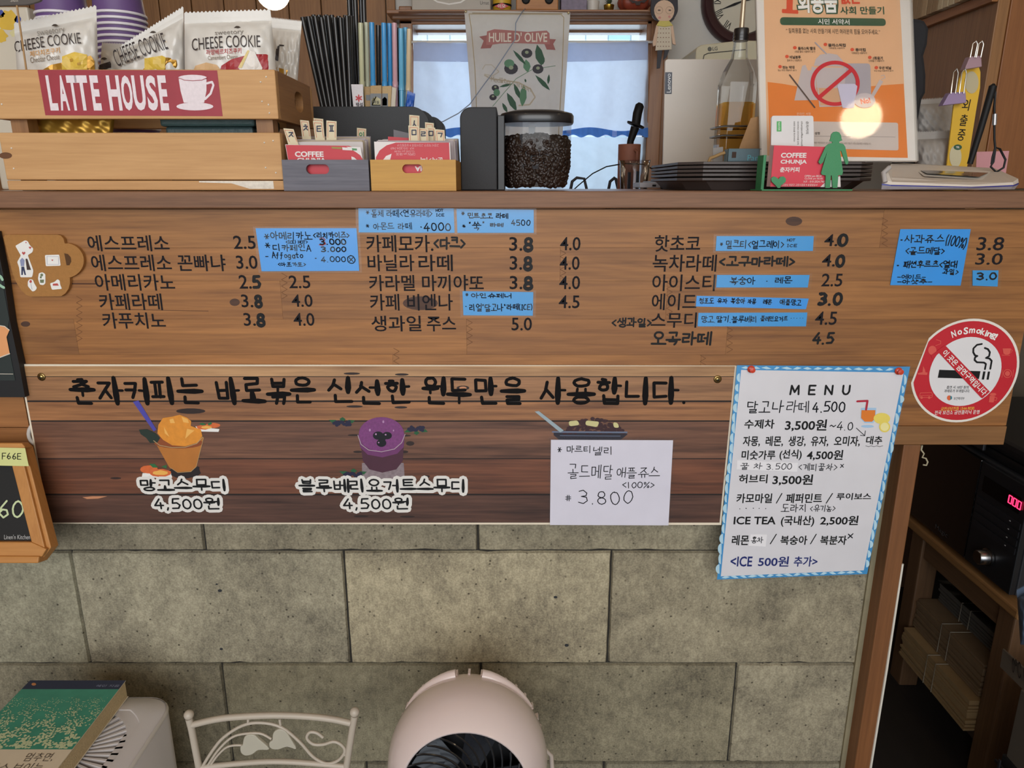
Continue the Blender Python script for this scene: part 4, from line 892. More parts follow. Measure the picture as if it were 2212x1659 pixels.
for ch, x0, x1, xb0, xb1 in (('L', 98, 116, 110, 126), ('A', 123, 143, 130, 149), ('T', 145, 167, 150, 171), ('T', 163, 190, 170, 190), ('E', 193, 211, 201, 221), ('H', 229, 256, 237, 265), ('O', 260, 283, 265, 289), ('U', 285, 311, 290, 316), ('S', 315, 337, 318, 342), ('E', 341, 357, 346, 366)):
    cxm = (x0+x1+xb0+xb1)/4; ww = max(x1-x0, 18)
    txt_mb(ch, (cxm-ww/2, cxm+ww/2, 163, 239), SF, .0006, .035, mb=sgt)
part('sign_lettering', sgt, WL, cr)
part('cup_picture', MB().disc(SF, 416, 168, 31, 6.5, .0007).poly(SF, [(386, 171), (446, 171), (446, 196), (441, 222), (397, 222), (390, 196)], .0006).disc(SF, 421, 230, 40, 8.5, .0007)
     .line(SF, [(447, 180), (458, 177), (461, 184), (455, 202), (443, 214)], 4.5, .0006), WL, cr)
part('cup_picture', MB().line(SF, [(386, 168), (398, 173), (416, 174.5), (436, 173), (447, 168)], 1.2, .0010), mat('#a12f3c', .5), cr, label='thin red rim line of the printed cup')
nb = MB()
for x, y in ((575, 166), (563, 177), (566, 219), (580, 226), (582, 244), (590, 304), (571, 308), (574, 362), (596, 373), (4, 225), (25, 320), (30, 364)):
    nb.ball(SF(x, y, .0002), .0011, 8, 5)
part('nail_head', nb, mat('#e9e0cf', .5), cr, kind='stuff')
part('knot', MB().disc(SF, 12, 336, 14, 7, .0002), mat('#6b4529', .7), cr, kind='stuff')
# things seen through the gap of the crate
GOLD = mat('#c79a3e', .32, .6, bump=.25, bscale=45, var=.3)
def pillow(q, y, d, n=22):
    S = YP(y); m = MB()
    def px_(u, v):
        a = Vector(q[3]).lerp(Vector(q[2]), u); b = Vector(q[0]).lerp(Vector(q[1]), u); return a.lerp(b, v)
    def bulge(u, v):
        return d*max(0, (1-abs(2*u-1)**3))**.6*max(0, 1-abs(2*min(1, v/.86)-1)**3.2)**.6 if v < .86 else 0
    for sg_ in (1, -.6):
        def fn(u, v):
            p = px_(u, v)
            if v > .999: p = p+Vector((0, -2.2 if int(round(u*n*2)) % 2 else 1.8))
            wr = .0012*math.sin(u*31+v*9)*math.sin(v*19+1)*(1 if .08 < v < .86 and .05 < u < .95 else 0)+(.0004*math.sin(v*260) if v > .87 else 0)
            return S(p.x, p.y, sg_*(bulge(u, v)+wr)+(0 if sg_ > 0 else -.0002))
        m.grid(fn, n*2, n*2)
    A = Vector(q[3]); eu = (Vector(q[2])-A+Vector(q[1])-Vector(q[0]))/2; ev = (Vector(q[0])-A+Vector(q[1])-Vector(q[2]))/2
    det = eu.x*ev.y-eu.y*ev.x
    def M(px, py, o=.0008):
        w_ = Vector((px, py))-A; u = (w_.x*ev.y-w_.y*ev.x)/det; v = (eu.x*w_.y-eu.y*w_.x)/det
        u = min(.999, max(.001, u)); v = min(.999, max(.001, v))
        wr = .0012*math.sin(u*31+v*9)*math.sin(v*19+1)*(1 if .08 < v < .86 and .05 < u < .95 else 0)
        return S(px, py, bulge(u, v)+wr+o)
    return m, M
def mpatch(M, pts, o, nseg=6):
    """a print on the bulging film: the outline is filled with strips that follow the bulge"""
    mb = MB(); xs = [p[0] for p in pts]; ys_ = [p[1] for p in pts]
    bm = bmesh.new(); f_ = bm.faces.new([bm.verts.new((x, y, 0)) for x, y in pts])
    x0, x1, y0, y1 = min(xs), max(xs), min(ys_), max(ys_)
    for k in range(1, int((x1-x0)//9)+1):
        g = bm.verts[:]+bm.edges[:]+bm.faces[:]; bmesh.ops.bisect_plane(bm, geom=g, plane_co=(x0+k*9, 0, 0), plane_no=(1, 0, 0))
    for k in range(1, int((y1-y0)//9)+1):
        g = bm.verts[:]+bm.edges[:]+bm.faces[:]; bmesh.ops.bisect_plane(bm, geom=g, plane_co=(0, y0+k*9, 0), plane_no=(0, 1, 0))
    bm.verts.index_update()
    mb.add([M(v.co.x, v.co.y, o) for v in bm.verts], [[v.index for v in f.verts] for f in bm.faces]); bm.free()
    return mb
FOIL = mat('#ddd9d2', .32, coat=.5, bump=.25, bscale=90, var=.04); CREAM = mat('#efe9dc', .4)
def bag(q, y, d, label, kor, eng, tb_, kb, eb, sb, korcol, patches, rot=0, hole=None, mirror=False):
    m, M = pillow(q, y, d)
    b = thing('cookie_bag', label, 'bag', YP(y)((q[2][0]+q[3][0])/2, (q[2][1]+q[3][1])/2), 'cheese cookie bags in the crate')
    part('film_bag', m, FOIL, b)
    for name, col, pts, o, *lb in patches: part(name, mpatch(M, pts, o), col, b)
    def rt(box, s, o, bold_, mm, sk=0):
        x0, x1, y0, y1 = box; cx, cy = (x0+x1)/2, (y0+y1)/2; a = math.radians(rot)
        def MM(px, py):
            dx, dy = px-cx, py-cy+(sk*((px-cx)/(x1-x0)*2)**2)
            return M(cx+dx*math.cos(a)+dy*math.sin(a), cy-dx*math.sin(a)+dy*math.cos(a), o)
        part('print_lettering', txt_mb(s, box, None, 0, bold_, M=MM), mm, b)
    if tb_: rt(tb_, 'CHEESE COOKIE', .0014, -.004, mat('#3a3233', .5), 3)
    if sb: rt(sb, 'sweetory', .0014, 0, mat('#8b8680', .5))
    if kb: rt(kb, kor, .0014, .01, korcol)
    if eb: rt(eb, eng, .0014, 0, mat('#8a7b6c', .5))
    if hole: part('hang_hole', mpatch(M, [(hole[0]-7, hole[1]+1), (hole[0]-2, hole[1]-3), (hole[0]+3, hole[1]-3), (hole[0]+8, hole[1]), (hole[0]+2, hole[1]+2)], .001), mat('#4a4038', .7), b)
    return b
YEL = mat('#e3c04a', .4, var=.2, vscale=120); YED = mat('#c1932c', .4); GB = mat('#c08f35', .3, .4)
bag([(30, 50), (208, 12), (214, 205), (40, 215)], .075, .016, 'cream cookie bag with a yellow cheese picture, leftmost in the crate', '체다치즈쿠키', 'Cheddar Cheese', (30, 174, 77, 101), (64, 129, 106, 119), (65, 128, 120, 132), (80, 140, 62, 78), mat('#d9a35f', .5),
    [('print_patch', GB, [(60, 170), (110, 140), (150, 132), (196, 120), (204, 132), (206, 170)], .0016), ('print_patch', YEL, [(134, 122), (160, 112), (188, 118), (188, 165), (134, 165)], .0022), ('print_patch', YED, [(150, 128), (156, 126), (158, 132), (152, 134)], .0028), ('print_patch', YED, [(166, 136), (173, 134), (173, 140), (167, 141)], .0028)], rot=8, hole=(118, 55))
bag([(220, 92), (300, 96), (330, 215), (212, 215)], .150, .008, 'cookie bag lying low behind the tilted middle one', '', '', None, None, None, None, None, [('print_patch', mat('#3a3233', .5), [(214, 140), (240, 132), (240, 146), (214, 152)], .0006)], hole=(224, 127))
bag([(262, 98), (396, 14), (402, 205), (250, 215)], .110, .016, 'steeply tilted cookie bag with a yellow cheese picture in the middle of the crate', '', 'Cheddar Cheese', (243, 360, 86, 124), None, (262, 310, 122, 134), (300, 342, 82, 98), None,
    [('print_patch', GB, [(290, 170), (320, 138), (360, 124), (392, 128), (392, 170)], .0016), ('print_patch', YEL, [(312, 126), (350, 120), (358, 124), (354, 165), (312, 165)], .0022)], rot=20, hole=(330, 70))
bag([(582, 38), (652, 46), (640, 215), (575, 215)], .145, .010, 'rightmost cookie bag, half hidden behind the red printed one', '', '', None, None, None, None, None,
    [('print_patch', mat('#3a3233', .5), [(597, 98), (604, 99), (601, 132), (594, 130)], .0006), ('print_patch', GB, [(586, 165), (598, 145), (622, 152), (616, 175)], .0006), ('print_patch', mat('#3a3233', .5), [(603, 96), (614, 97), (613, 100), (603, 99)], .0006)])
bag([(398, 27), (584, 21), (602, 205), (400, 215)], .060, .016, 'cookie bag with a red band and a white cheese wedge, right in the crate', '까망베르치즈쿠키', 'Camembert Cheese', (414, 562, 77, 103), (445, 521, 105, 117), (449, 513, 119, 128), (464, 526, 66, 77), mat('#b5303c', .5),
    [('print_patch', mat('#a82a31', .4), [(470, 170), (478, 142), (500, 128), (540, 117), (575, 117), (590, 124), (590, 170)], .0016), ('print_patch', mat('#eee9e2', .4), [(514, 146), (535, 108), (550, 112), (567, 147), (560, 165), (530, 165)], .0022),
     ('print_patch', mat('#e4cf8a', .4), [(514, 146), (535, 108), (539, 110), (522, 147)], .0028), ('print_patch', mat('#dcb586', .6), [(415, 158), (422, 142), (445, 135), (468, 140), (476, 150), (474, 160)], .0018)], rot=3, hole=(512, 59))
# gold packets and tin inside the crate
m, M = pillow([(50, 225), (250, 225), (240, 330), (55, 330)], .062, .012)
solo('gold_packet', m, GOLD, 'gold foil packet seen through the gap between the crate slats', 'packet')
tb2 = YP(.05)
te = thing('teal_tin', 'dark teal tin with a lid seen through the crate gap', 'tin', (PX(445, 350, .06), .08, CZ+.0065))
x0, x1 = PX(345, 270, .045), PX(550, 270, .045)
part('tin_body', MB().box(x0+.004, x1-.004, .049, .145, CZ+.0065, PZ(273, .045)), mat('#3d5355', .45, bump=.4, bscale=150), te, bevel=.003)
part('tin_lid', MB().box(x0, x1, .045, .149, PZ(273, .045), PZ(248, .045)), mat('#46605f', .45, bump=.4, bscale=150), te, bevel=.003)
# skewer with a little sign
sk_ = thing('skewer_sign', 'small grey sign on a wooden skewer above the leftmost bag', 'sign', YP(.045)(64, 160))
part('stick', MB().tube([YP(.045)(36, 8), YP(.045)(70, 240)], .0011, 8), mat('#b08a5c', .6), sk_)
part('tag', MB().prism([YP(.0435)(x, y) for x, y in rnd(0, [(-60, -30), (92, -30), (88, 2), (60, 10), (-40, 14)], 6)], V(0, .004, 0)), mat('#57504c', .6), sk_, bevel=.0005)
part('tag_text', txt_mb('Self', (22, 40, -4, 4), YP(.0433), .0002, .0), mat('#b9b0a6', .6), sk_)

# ---------- stacked purple paper cups, mouth down
PUR = mat('#6a4f86', .5, var=.05); RIMW = mat('#e9e6ee', .4)
def cup_proto(r):
    t = thing('paper_cup', 'purple paper cup with a white rim, upside down in a nested stack behind the crate', 'cup', (0, 0, 0), 'nested purple paper cups')
    part('cup_wall', MB().lathe([(r*.95, .002), (r*.70, .10), (r*.64, .10), (r*.64, .098)], Matrix.Identity(4), 28, caps=False), PUR, t)
    part('cup_base', MB().lathe([(r*.67, .096), (r*.67, .0965)], Matrix.Identity(4), 28), PUR, t)
    part('rim', MB().lathe([(r*.95, .0), (r*1.0, .0006), (r*1.01, .002), (r*1.0, .0034), (r*.95, .004)], Matrix.Identity(4), 28, caps=False), RIMW, t)
    return t
r0 = 54*mpp(262, 60, .235)
proto = cup_proto(r0); used = False
pitch = (PZ(38, .235)-PZ(50.5, .235))
def cup_stack(px, n, y, top):
    global used
    xx = PX(px, 60, y); ztop = PZ(top, y); n = round((ztop-CZ)/pitch); pitch_ = (ztop-CZ)/n
    for i in range(n+1):
        o = proto if not used else copy_tree(proto); used = True
        o.location = (xx, y, ztop-i*pitch_)
    t = thing('paper_cup', 'purple paper cup with a painted blue and green band, on top of the %s stack' % ('left' if px < 200 else 'right'), 'cup', (xx, y, ztop+pitch), 'painted cups topping the stacks')
    part('cup_wall', MB().lathe([(r0*.95, .002), (r0*.84, .046), (r0*.84, .05)], Matrix.Translation((xx, y, ztop+pitch)), 28, caps=False), PUR, t)
    part('painted_band', MB().lathe([(r0*.90, .024), (r0*.70, .10)], Matrix.Translation((xx, y, ztop+pitch)), 28, caps=True), mat('#5f7f8c', .5, var=.75, vscale=120), t)
    part('rim', MB().lathe([(r0*.95, .0), (r0*1.0, .0006), (r0*1.01, .002), (r0*1.0, .0034), (r0*.95, .004)], Matrix.Translation((xx, y, ztop+pitch)), 28, caps=False), RIMW, t)
cup_stack(262, 0, .235, 50.5); cup_stack(140, 0, .235, 50.5)

ft = thing('floral_tin', 'yellow and white floral tin partly visible at the upper left corner', 'tin', (PX(10, 100, .24), .24, CZ))
part('tin_body', MB().box(PX(-60, 60, .24), PX(66, 60, .24), .24, .30, CZ, PZ(14, .24)), mat('#cfc6b4', .45), ft, bevel=.003)
for x, y, rx, ry, h in ((18, 45, 20, 22, '#d9b23a'), (2, 78, 14, 14, '#d9b23a'), (38, 42, 7, 8, '#3c4f9e'), (2, 30, 8, 8, '#3c4f9e'), (30, 72, 9, 7, '#d8cf9a'), (48, 60, 6, 10, '#c9a13a')):
    part('floral_print', MB().poly(YP(.2398), blob(x, y, rx, ry, 16, .2, x), 0), mat(h, .5, var=.2), ft)

# ---------- straw and sugar organiser
oy = .255; SO = YP(oy)
og = thing('straw_organiser', 'charcoal plastic organiser with rounded corner holding straws and sugar sticks', 'organiser', (PX(800, 300, oy), oy, CZ))
zt = PZ(230, oy); mpo = mpp(800, 260, oy)
X0, X1 = PX(676, 230, oy), PX(928, 290, oy)
def rpl(x0, x1, z0, z1, r, y, th, n=8):
    pts = [V(x0, y, z0), V(x1, y, z0)]+[V(x1-r+r*math.cos(math.pi/2*k/n), y, z1-r+r*math.sin(math.pi/2*k/n)) for k in range(n+1)]+[V(x0, y, z1)]
    return MB().prism(pts, V(0, th, 0))
part('front_plate', rpl(X0, X1, CZ, zt, 38*mpo, oy, .003), DGREY, og, bevel=.0006)
part('back_plate', rpl(X0, X1, CZ, zt+.004, 38*mpo, oy+.095, .003), DGREY, og, bevel=.0006)
part('side_plate', MB().box(X0, X0+.003, oy+.003, oy+.095, CZ, zt), DGREY, og)
part('side_plate', MB().box(X1-.003, X1, oy+.003, oy+.095, CZ, zt-38*mpo), DGREY, og)
part('divider', MB().box(PX(768, 240, oy), PX(768, 240, oy)+.002, oy+.003, oy+.095, CZ, zt-.002), DGREY, og)
part('bottom', MB().box(X0+.003, X1-.003, oy+.003, oy+.095, CZ, CZ+.003), DGREY, og)
xq = PX(958, 290, oy+.11)
solo('rear_tray', rpl(PX(905, 280, oy+.105), xq, CZ, PZ(252, oy+.105), 26*mpo, oy+.105, .05), DGREY, 'black rounded plastic tray edge showing right of the straw organiser', 'tray', bevel=.0008)
BKS = mat('#17181b', .28, coat=.3, var=.0); sgroup = 'straws in the organiser'
def straw(p0, p1, r, m, label, group, step=False):
    L = (p1-p0).length
    if step: prof = [(r*.82, 0), (r*.82, L*.62), (r*.95, L*.622), (r*.95, L*.655), (r*.84, L*.657), (r*.84, L), (r*.66, L), (r*.66, L*.9)]
    else: prof = [(r, 0), (r, L), (r*.75, L), (r*.75, L*.95)]
    o = finish('drinking_straw', MB().lathe(prof, Matrix.Identity(4), 12), m, Vector(), 0)
    o.location = p0; o.rotation_mode = 'QUATERNION'; o.rotation_quaternion = (p1-p0).to_track_quat('Z', 'Y'); BASE[o.name] = Vector(p0)
    o['label'] = label; o['category'] = 'straw'; o['group'] = group
rs = random.Random(5)
for i in range(24):
    row = i % 3; t = (i+.5)/24; y = oy+.012+row*.010
    xt = lerp(651, 761, t)+rs.uniform(-1, 1); xb = lerp(694, 764, t); yt = 37+rs.uniform(-3, 2)-(2 if row == 2 else 0)
    p1 = YP(y+.006)(xt, yt); d = YP(y)(xb, 232); k = (d.z-(CZ+.004))/(p1.z-d.z)
    p0 = d-(p1-d)*k; p0 = V(max(p0.x, X0+.006), y, CZ+.004)
    straw(p0, p1, 5.0*mpo, BKS, 'straight black straw in the dense black bundle', 'black straws in the organiser')
for i, (xt, xb, yt) in enumerate(((752, 762, -40), (759, 771, -60), (766, 776, -30), (778, 783, -55), (785, 789, -25))):
    y = oy+.075+(i % 2)*.008; p1 = YP(y)(xt, yt); p0 = V(PX(xb, 232, y), y, CZ+.004)
    straw(p0, p1, 5.2*mpo, BKS, 'extra tall black straw rising out of the frame behind the bundle', 'tall black straws')
cs = [('#c3c3a0', 779, 784, 50, 'cream straw at the left end of the coloured straws'), ('#b9bba3', 791, 795, 49, 'second cream straw, left of the first blue one'), ('#3f95d2', 803, 808, 49, 'mid blue straw beside the two cream straws'), ('#1a1b1e', 817, 818, 55, 'short black straw between blue straws'),
      ('#3f95d2', 829, 832, 50, 'left straw of the bright blue pair'), ('#3f95d2', 841, 844, 51, 'right straw of the bright blue pair'), ('#c79ca6', 852, 854, 50, 'dusty pink straw behind a black one'), ('#1a1b1e', 856, 858, 60, 'black straw in front of the pink straw'),
      ('#5fa9cf', 866, 867, 62, 'pale blue straw right of the pink straw'), ('#4f9fcc', 876, 871, 60, 'pale blue straw second from the right end'), ('#cbb796', 884, 877, 63, 'thin beige straw at the right end of the row')]
for i, (h, xt, xb, yt, lab) in enumerate(cs):
    y = oy+.030+(i % 2)*.012; p1 = YP(y)(xt, yt); p0 = V(PX(xb, 340, y), y, CZ+.004)
    straw(p0, p1, 6.6*mpo, mat(h, .35, coat=.3), lab, 'coloured straws in the organiser', True)
def packet(q, y, h, label, prints, cat='packet', grp='sugar packets in the organiser'):
    S = YP(y); t = thing('sugar_packet', label, cat, S(q[2][0], q[2][1]), grp)
    m = MB(); qq = [S(*p) for p in q]; m.prism(qq, V(0, .003, 0)); part('sachet', m, mat(h, .5, bump=.3, bscale=300), t, bevel=.0006)
    for kind, col, arg in prints:
        if kind == 'poly': part('print_patch', MB().poly(S, arg, .0004), mat(col, .5), t)
        elif kind == 'txt': txt(arg[0], arg[1], S, mat(col, .5), t, .0008, .02, name='print_lettering')
        elif kind == 'flower':
            cx, cy, r_ = arg; mm = MB()
            for k in range(6):
                a = k*math.pi/3+.5; mm.line(S, [(cx, cy), (cx+r_*math.cos(a), cy+r_*math.sin(a))], 2.8, .0006)
            part('flower_print', mm, mat(col, .5), t)
packet([(758, 182), (784, 182), (787, 262), (766, 262)], oy+.006, '#e2dee2', 'white sugar stick with a red flower in front of the straws', [('flower', '#c8323c', (775, 212, 6.5)), ('txt', '#3a2c30', ('백설', (769, 784, 221, 232)))])
packet([(786, 187), (808, 187), (810, 262), (790, 262)], oy+.016, '#a98a5a', 'kraft sugar stick partly hidden left of another', [('poly', '#6f7377', [(790, 205), (808, 205), (808, 217), (791, 217)])])
packet([(800, 185), (824, 184), (823, 262), (801, 262)], oy+.006, '#b4935f', 'kraft sugar stick with a grey band and pale round seal', [('poly', '#75797c', [(800, 202), (824, 202), (824, 230), (800, 230)]), ('poly', '#c9c29a', [(803, 214), (812, 208), (822, 214), (822, 228), (803, 228)]), ('txt', '#4c4a36', ('백설', (806, 819, 217, 224)))])
packet([(825, 186), (846, 185), (842, 262), (826, 262)], oy+.0095, '#b89a68', 'kraft sugar stick right of the sealed one', [('poly', '#75797c', [(825, 202), (838, 202), (838, 230), (825, 230)]), ('poly', '#c9c29a', [(826, 214), (831, 209), (836, 214), (836, 228), (826, 228)])])
packet([(843, 186), (856, 190), (852, 262), (842, 262)], oy+.0125, '#c9bfae', 'slim whitish sugar stick leaning at the right of the packets', [])
m, M = pillow([(880, 196), (897, 203), (890, 262), (872, 262)], oy+.012, .004, 6)
solo('blue_sachet', m, mat('#2f5fb8', .35), 'small folded bright blue sachet at the right end of the organiser', 'sachet')

# ---------- card boxes
def card_box(name, label, px0, px1, pxs, ytop, W1, W2, hole, side_y):
    y0 = .004; S = YP(y0); xa, xb = PX(px0, 380, y0), PX(px1, 380, y0); z1 = PZ(ytop, y0); yb = side_y; t = thing(name, label, 'box', ((xa+xb)/2, y0, CZ))
    hx0, hx1, hy0, hy1 = hole; hc_ = S((hx0+hx1)/2, (hy0+hy1)/2); hw_2 = (PX(hx1, hy0, y0)-PX(hx0, hy0, y0))/2; hh = (PZ(hy0, y0)-PZ(hy1, y0))/2
    ro, ri_ = [], []; n = 40
    for k in range(n):
        a = 2*math.pi*k/n; dx, dz = math.cos(a), math.sin(a)
        ix = (hw_2-hh)*(1 if dx > 0 else -1)+hh*dx; iz = hh*dz
        L_ = min((xb-hc_.x if dx > 0 else hc_.x-xa)/abs(dx) if abs(dx) > 1e-6 else 9, (z1-hc_.z if dz > 0 else hc_.z-CZ)/abs(dz) if abs(dz) > 1e-6 else 9)
        ro.append([hc_.x+dx*L_, hc_.z+dz*L_]); ri_.append([hc_.x+ix, hc_.z+iz])
    for cx, cz in ((xa, CZ), (xb, CZ), (xa, z1), (xb, z1)):
        j = min(range(n), key=lambda q: (ro[q][0]-cx)**2+(ro[q][1]-cz)**2); ro[j] = [cx, cz]
    f3 = lambda r_, y: [V(p[0], y, p[1]) for p in r_]
    part('front_board', MB().loft([f3(ro, y0), f3(ri_, y0), f3(ri_, y0+.006), f3(ro, y0+.006), f3(ro, y0)], False, False), W1, t)
    for x in (xa, xb-.006): part('side_board', MB().box(x, x+.006, y0+.0062, yb-.0062, CZ, z1), W2, t, bevel=.0008)
    part('back_board', MB().box(xa, xb, yb-.006, yb, CZ, z1), W1, t, bevel=.0008)
    part('bottom_board', MB().box(xa+.0062, xb-.0062, y0+.0062, yb-.0062, CZ, CZ+.003), W1, t)
    return xa, xb, y0, yb
GW = wood('#7d7c86', '#4f4e59', 1.6, 0, .6, .8, 0); GWY = wood('#7d7c86', '#4f4e59', 1.6, 1, .6, .8, 0)
YW = wood('#d6a345', '#b07d2d', 1.6, 0, .5, .7, 0); YWY = wood('#c99540', '#9f7029', 1.6, 1, .5, .7, 0)
g = card_box('grey_card_box', 'small grey washed wooden box of coffee cards with an oval slot', 611, 797, 0, 345, GW, GWY, (661, 711, 355, 376), .175)
yw = card_box('yellow_card_box', 'small yellow stained wooden box of coffee cards with an oval slot', 801, 985, 0, 345, YW, YWY, (869, 913, 355, 374), .175)
CRED = mat('#c52433', .45); CW = mat('#e7e0de', .5)
def card(quad, y, label, prints, m=CW, grp='coffee stamp cards in the boxes'):
    S = YP(y); c = S(*quad[3]); t = thing('stamp_card', label, 'card', c, grp)
    part('card_sheet', MB().prism([S(*p) for p in quad], V(0, .0008, 0)), m, t)
    for nm, col, fn in prints: part(nm, fn(S), col, t)
# front cards
card([(616, 312), (779, 318), (792, 398), (632, 398)], .0125, 'front red and white card in the grey box',
  [('red_field', CRED, lambda S: MB().poly(S, [(617, 313), (754, 315), (770, 322), (784, 345), (789, 398), (632, 398)], .0002)), ('corner_field', CW, lambda S: MB().poly(S, [(748, 317), (779, 319), (782, 338), (768, 328)], .0004)),
   ('green_label', mat('#4f8f5a', .5), lambda S: MB().poly(S, [(760, 320), (771, 321), (771, 325), (761, 325)], .0006)), ('name_label', CW, lambda S: MB().poly(S, [(739, 318), (760, 320), (761, 325), (740, 324)], .0006)),
   ('gold_mark', mat('#9c8a3e', .5), lambda S: MB().poly(S, [(716, 317), (738, 318), (738, 322), (717, 321)], .0005)),
   ('title_lettering', CW, lambda S: txt_mb('COFFEE', (637, 699, 327, 339), S, .0006, .035)), ('title_lettering', CW, lambda S: txt_mb('CHUNJA', (642, 704, 341, 353), S, .0006, .035)),
   ('white_leaf', CW, lambda S: MB().poly(S, [(759, 338), (765, 340), (774, 348), (760, 348)], .0006))])
card([(808, 306), (972, 308), (976, 398), (813, 398)], .0125, 'front upside-down red card in the yellow box',
  [('red_field', CRED, lambda S: MB().poly(S, [(855, 308), (970, 308), (974, 398), (815, 398), (812, 340), (820, 325), (835, 314)], .0002)), ('white_leaf', CW, lambda S: MB().poly(S, [(827, 346), (834, 337), (846, 332), (842, 348), (828, 352)], .0004)),
   ('small_lettering', mat('#e3a8ac', .5), lambda S: txt_mb('OPEN am 08:30', (856, 897, 330, 336), S, .0005, .0, flip=True)), ('small_lettering', mat('#e3a8ac', .5), lambda S: txt_mb('CLOSE pm 06:00', (852, 895, 324, 329), S, .0005, .0, flip=True)),
   ('small_lettering', mat('#e3a8ac', .5), lambda S: txt_mb('H.P : 010-2024-7469', (844, 894, 318, 323), S, .0005, .0, flip=True)), ('small_lettering', mat('#e3a8ac', .5), lambda S: txt_mb('고양시 덕양구 고양시청로 9 송림빌딩1F', (858, 948, 311, 317), S, .0005, .0, flip=True)),
   ('title_lettering', CW, lambda S: txt_mb('춘자커피', (909, 957, 340, 352), S, .0005, .02, flip=True)), ('title_lettering', CW, lambda S: txt_mb('CHUNJA', (896, 958, 356, 370), S, .0005, .035, flip=True))])
rc = random.Random(11)
def more_cards(xl, xr, n, ya, yb, y0, y1, lab):
    for i in range(n):
        t = (i+1)/n; y = lerp(y0, y1, t); a = lerp(xl[0], xl[1], t)+rc.uniform(-3, 3); b = lerp(xr[0], xr[1], t)+rc.uniform(-4, 4); tp = lerp(ya, yb, t)+rc.uniform(-2, 2)
        card([(a, tp), (b, tp+rc.uniform(-2, 2)), (b+6, 398), (a+9, 398)], y, lab, [], mat(rc.choice(['#b9aeb0', '#a79b9f', '#c6bcba', '#8f858f', '#cfc7c6', '#b8a890']), .6))
more_cards((632, 640), (782, 800), 16, 306, 296, .018, .150, 'worn card standing behind the front card in the grey box')
more_cards((812, 830), (978, 990), 16, 305, 302, .018, .150, 'worn card standing behind the front card in the yellow box')
card([(838, 295), (884, 298), (890, 398), (842, 398)], .058, 'red card peeking above the others in the yellow box', [], CRED)
card([(850, 280), (884, 288), (888, 398), (852, 398)], .105, 'grey printed card sticking up highest in the yellow box', [], mat('#77747a', .6))
OR = mat('#c9653f', .5); NAV = mat('#22203f', .5)
def tab(x0, x1, y0, y1, ch, y, lab, dx=0, ink=NAV, w_=3):
    S = YP(y); q = [(x0, y0), (x1, y0+2), (x1+dx, y1+14), (x0+dx, y1+14)]; t = thing('index_tab', lab, 'tab', S(*q[3]), 'letter tabs between the cards')
    part('tab_card', MB().prism([S(*p) for p in q], V(0, .0008, 0)), mat('#ddcfae', .55), t)
    i = 3; L = [(x0+i, y0+i+1), (x1-i, y0+i+2), (x1-i+dx*.8, y1), (x0+i+dx*.8, y1), (x0+i, y0+i+1)]
    part('tab_border', MB().line(S, L[:2], .9, .0003).line(S, L[1:3], .9, .0003).line(S, L[3:], .9, .0003), OR, t)
    if ch:
        m_x = (x0+x1)/2+dx*.4; h = (y1-y0)
        if ch in CON or len(ch) > 1: pen(ch, (m_x-5.5, m_x+5.5, y0+h*.28, y0+h*.66), S, w_*.75, ink, t, .0006, 'letter', jit=.02)
        else: pen(ch, (m_x-5.5, m_x+5.5, y0+h*.35, y0+h*.85), S, 1.8, ink, t, .0006, 'letter', jit=.02)
tab(612, 634, 277, 306, 'ㅈ', .022, 'index tab with one letter at the front left of the grey box, leaning', 13)
tab(648, 667, 259, 294, 'ㅊ', .060, 'index tab lettered with a topped chevron in the grey box', 6)
tab(677, 698, 255, 292, '', .085, 'blank-looking index tab half hidden behind another in the grey box', 4)
tab(676, 697, 261, 297, 'ㅌ', .052, 'index tab lettered like a comb in the grey box', 6)
tab(705, 727, 260, 297, 'ㅍ', .046, 'index tab with shiny tape over its letter in the grey box')
tab(771, 791, 276, 300, '이', .150, 'index tab with a green syllable at the back of the grey box', 0, mat('#2b7a46', .5))
tab(884, 906, 248, 290, 'ㅅ', .110, 'tallest index tab in the yellow box, with a roof-shaped letter', 0)
tab(882, 905, 271, 303, 'ㅁ', .030, 'index tab lettered with a square, left of the front three', 2)
tab(903, 925, 276, 304, 'ㄹ', .035, 'index tab lettered with a zigzag in the yellow box', 1)
tab(918, 937, 264, 300, '', .095, 'index tab half hidden at the back of the yellow box', 1)
tab(921, 940, 274, 304, 'ㅁ', .045, 'index tab with a partly hidden square letter in the yellow box', 1)
tab(940, 960, 279, 306, 'ㄱ', .028, 'rightmost index tab, lettered with a corner stroke', 2)

# ---------- coffee grinder
gy = .09; gz = PZ(231, gy); mg = mpp(1035, 300, gy)
gr = thing('coffee_grinder', 'black coffee grinder body with rounded shoulder beside the bean hopper', 'grinder', (PX(1035, 405, gy), gy, CZ))
xa, xb = PX(996, 405, gy), PX(1074, 405, gy); r_ = 24*mg; n = 8
pts = [V(xa, gy, CZ), V(xb, gy, CZ), V(xb, gy, gz)]+[V(xa+r_-r_*math.sin(math.pi/2*k/n), gy, gz-r_+r_*math.cos(math.pi/2*k/n)) for k in range(n+1)]
part('body', MB().prism(pts, V(0, .13, 0)), mat('#27282c', .55, bump=.25, bscale=1500, var=.1, vscale=900), gr, bevel=.0015)
part('seam_strip', MB().box(xb+.0005, xb+.010, gy+.005, gy+.125, CZ, PZ(248, gy)), mat('#1b1b1e', .4), gr, bevel=.001)
hxc = (PX(1083, 300, gy)+PX(1240, 300, gy))/2; hr = (PX(1240, 300, gy)-PX(1083, 300, gy))/2; hyc = gy+.012+hr*.85
HM = Matrix.Translation((hxc, hyc, 0))
ztp = PZ(262, hyc-hr*.85); zb = CZ+.001
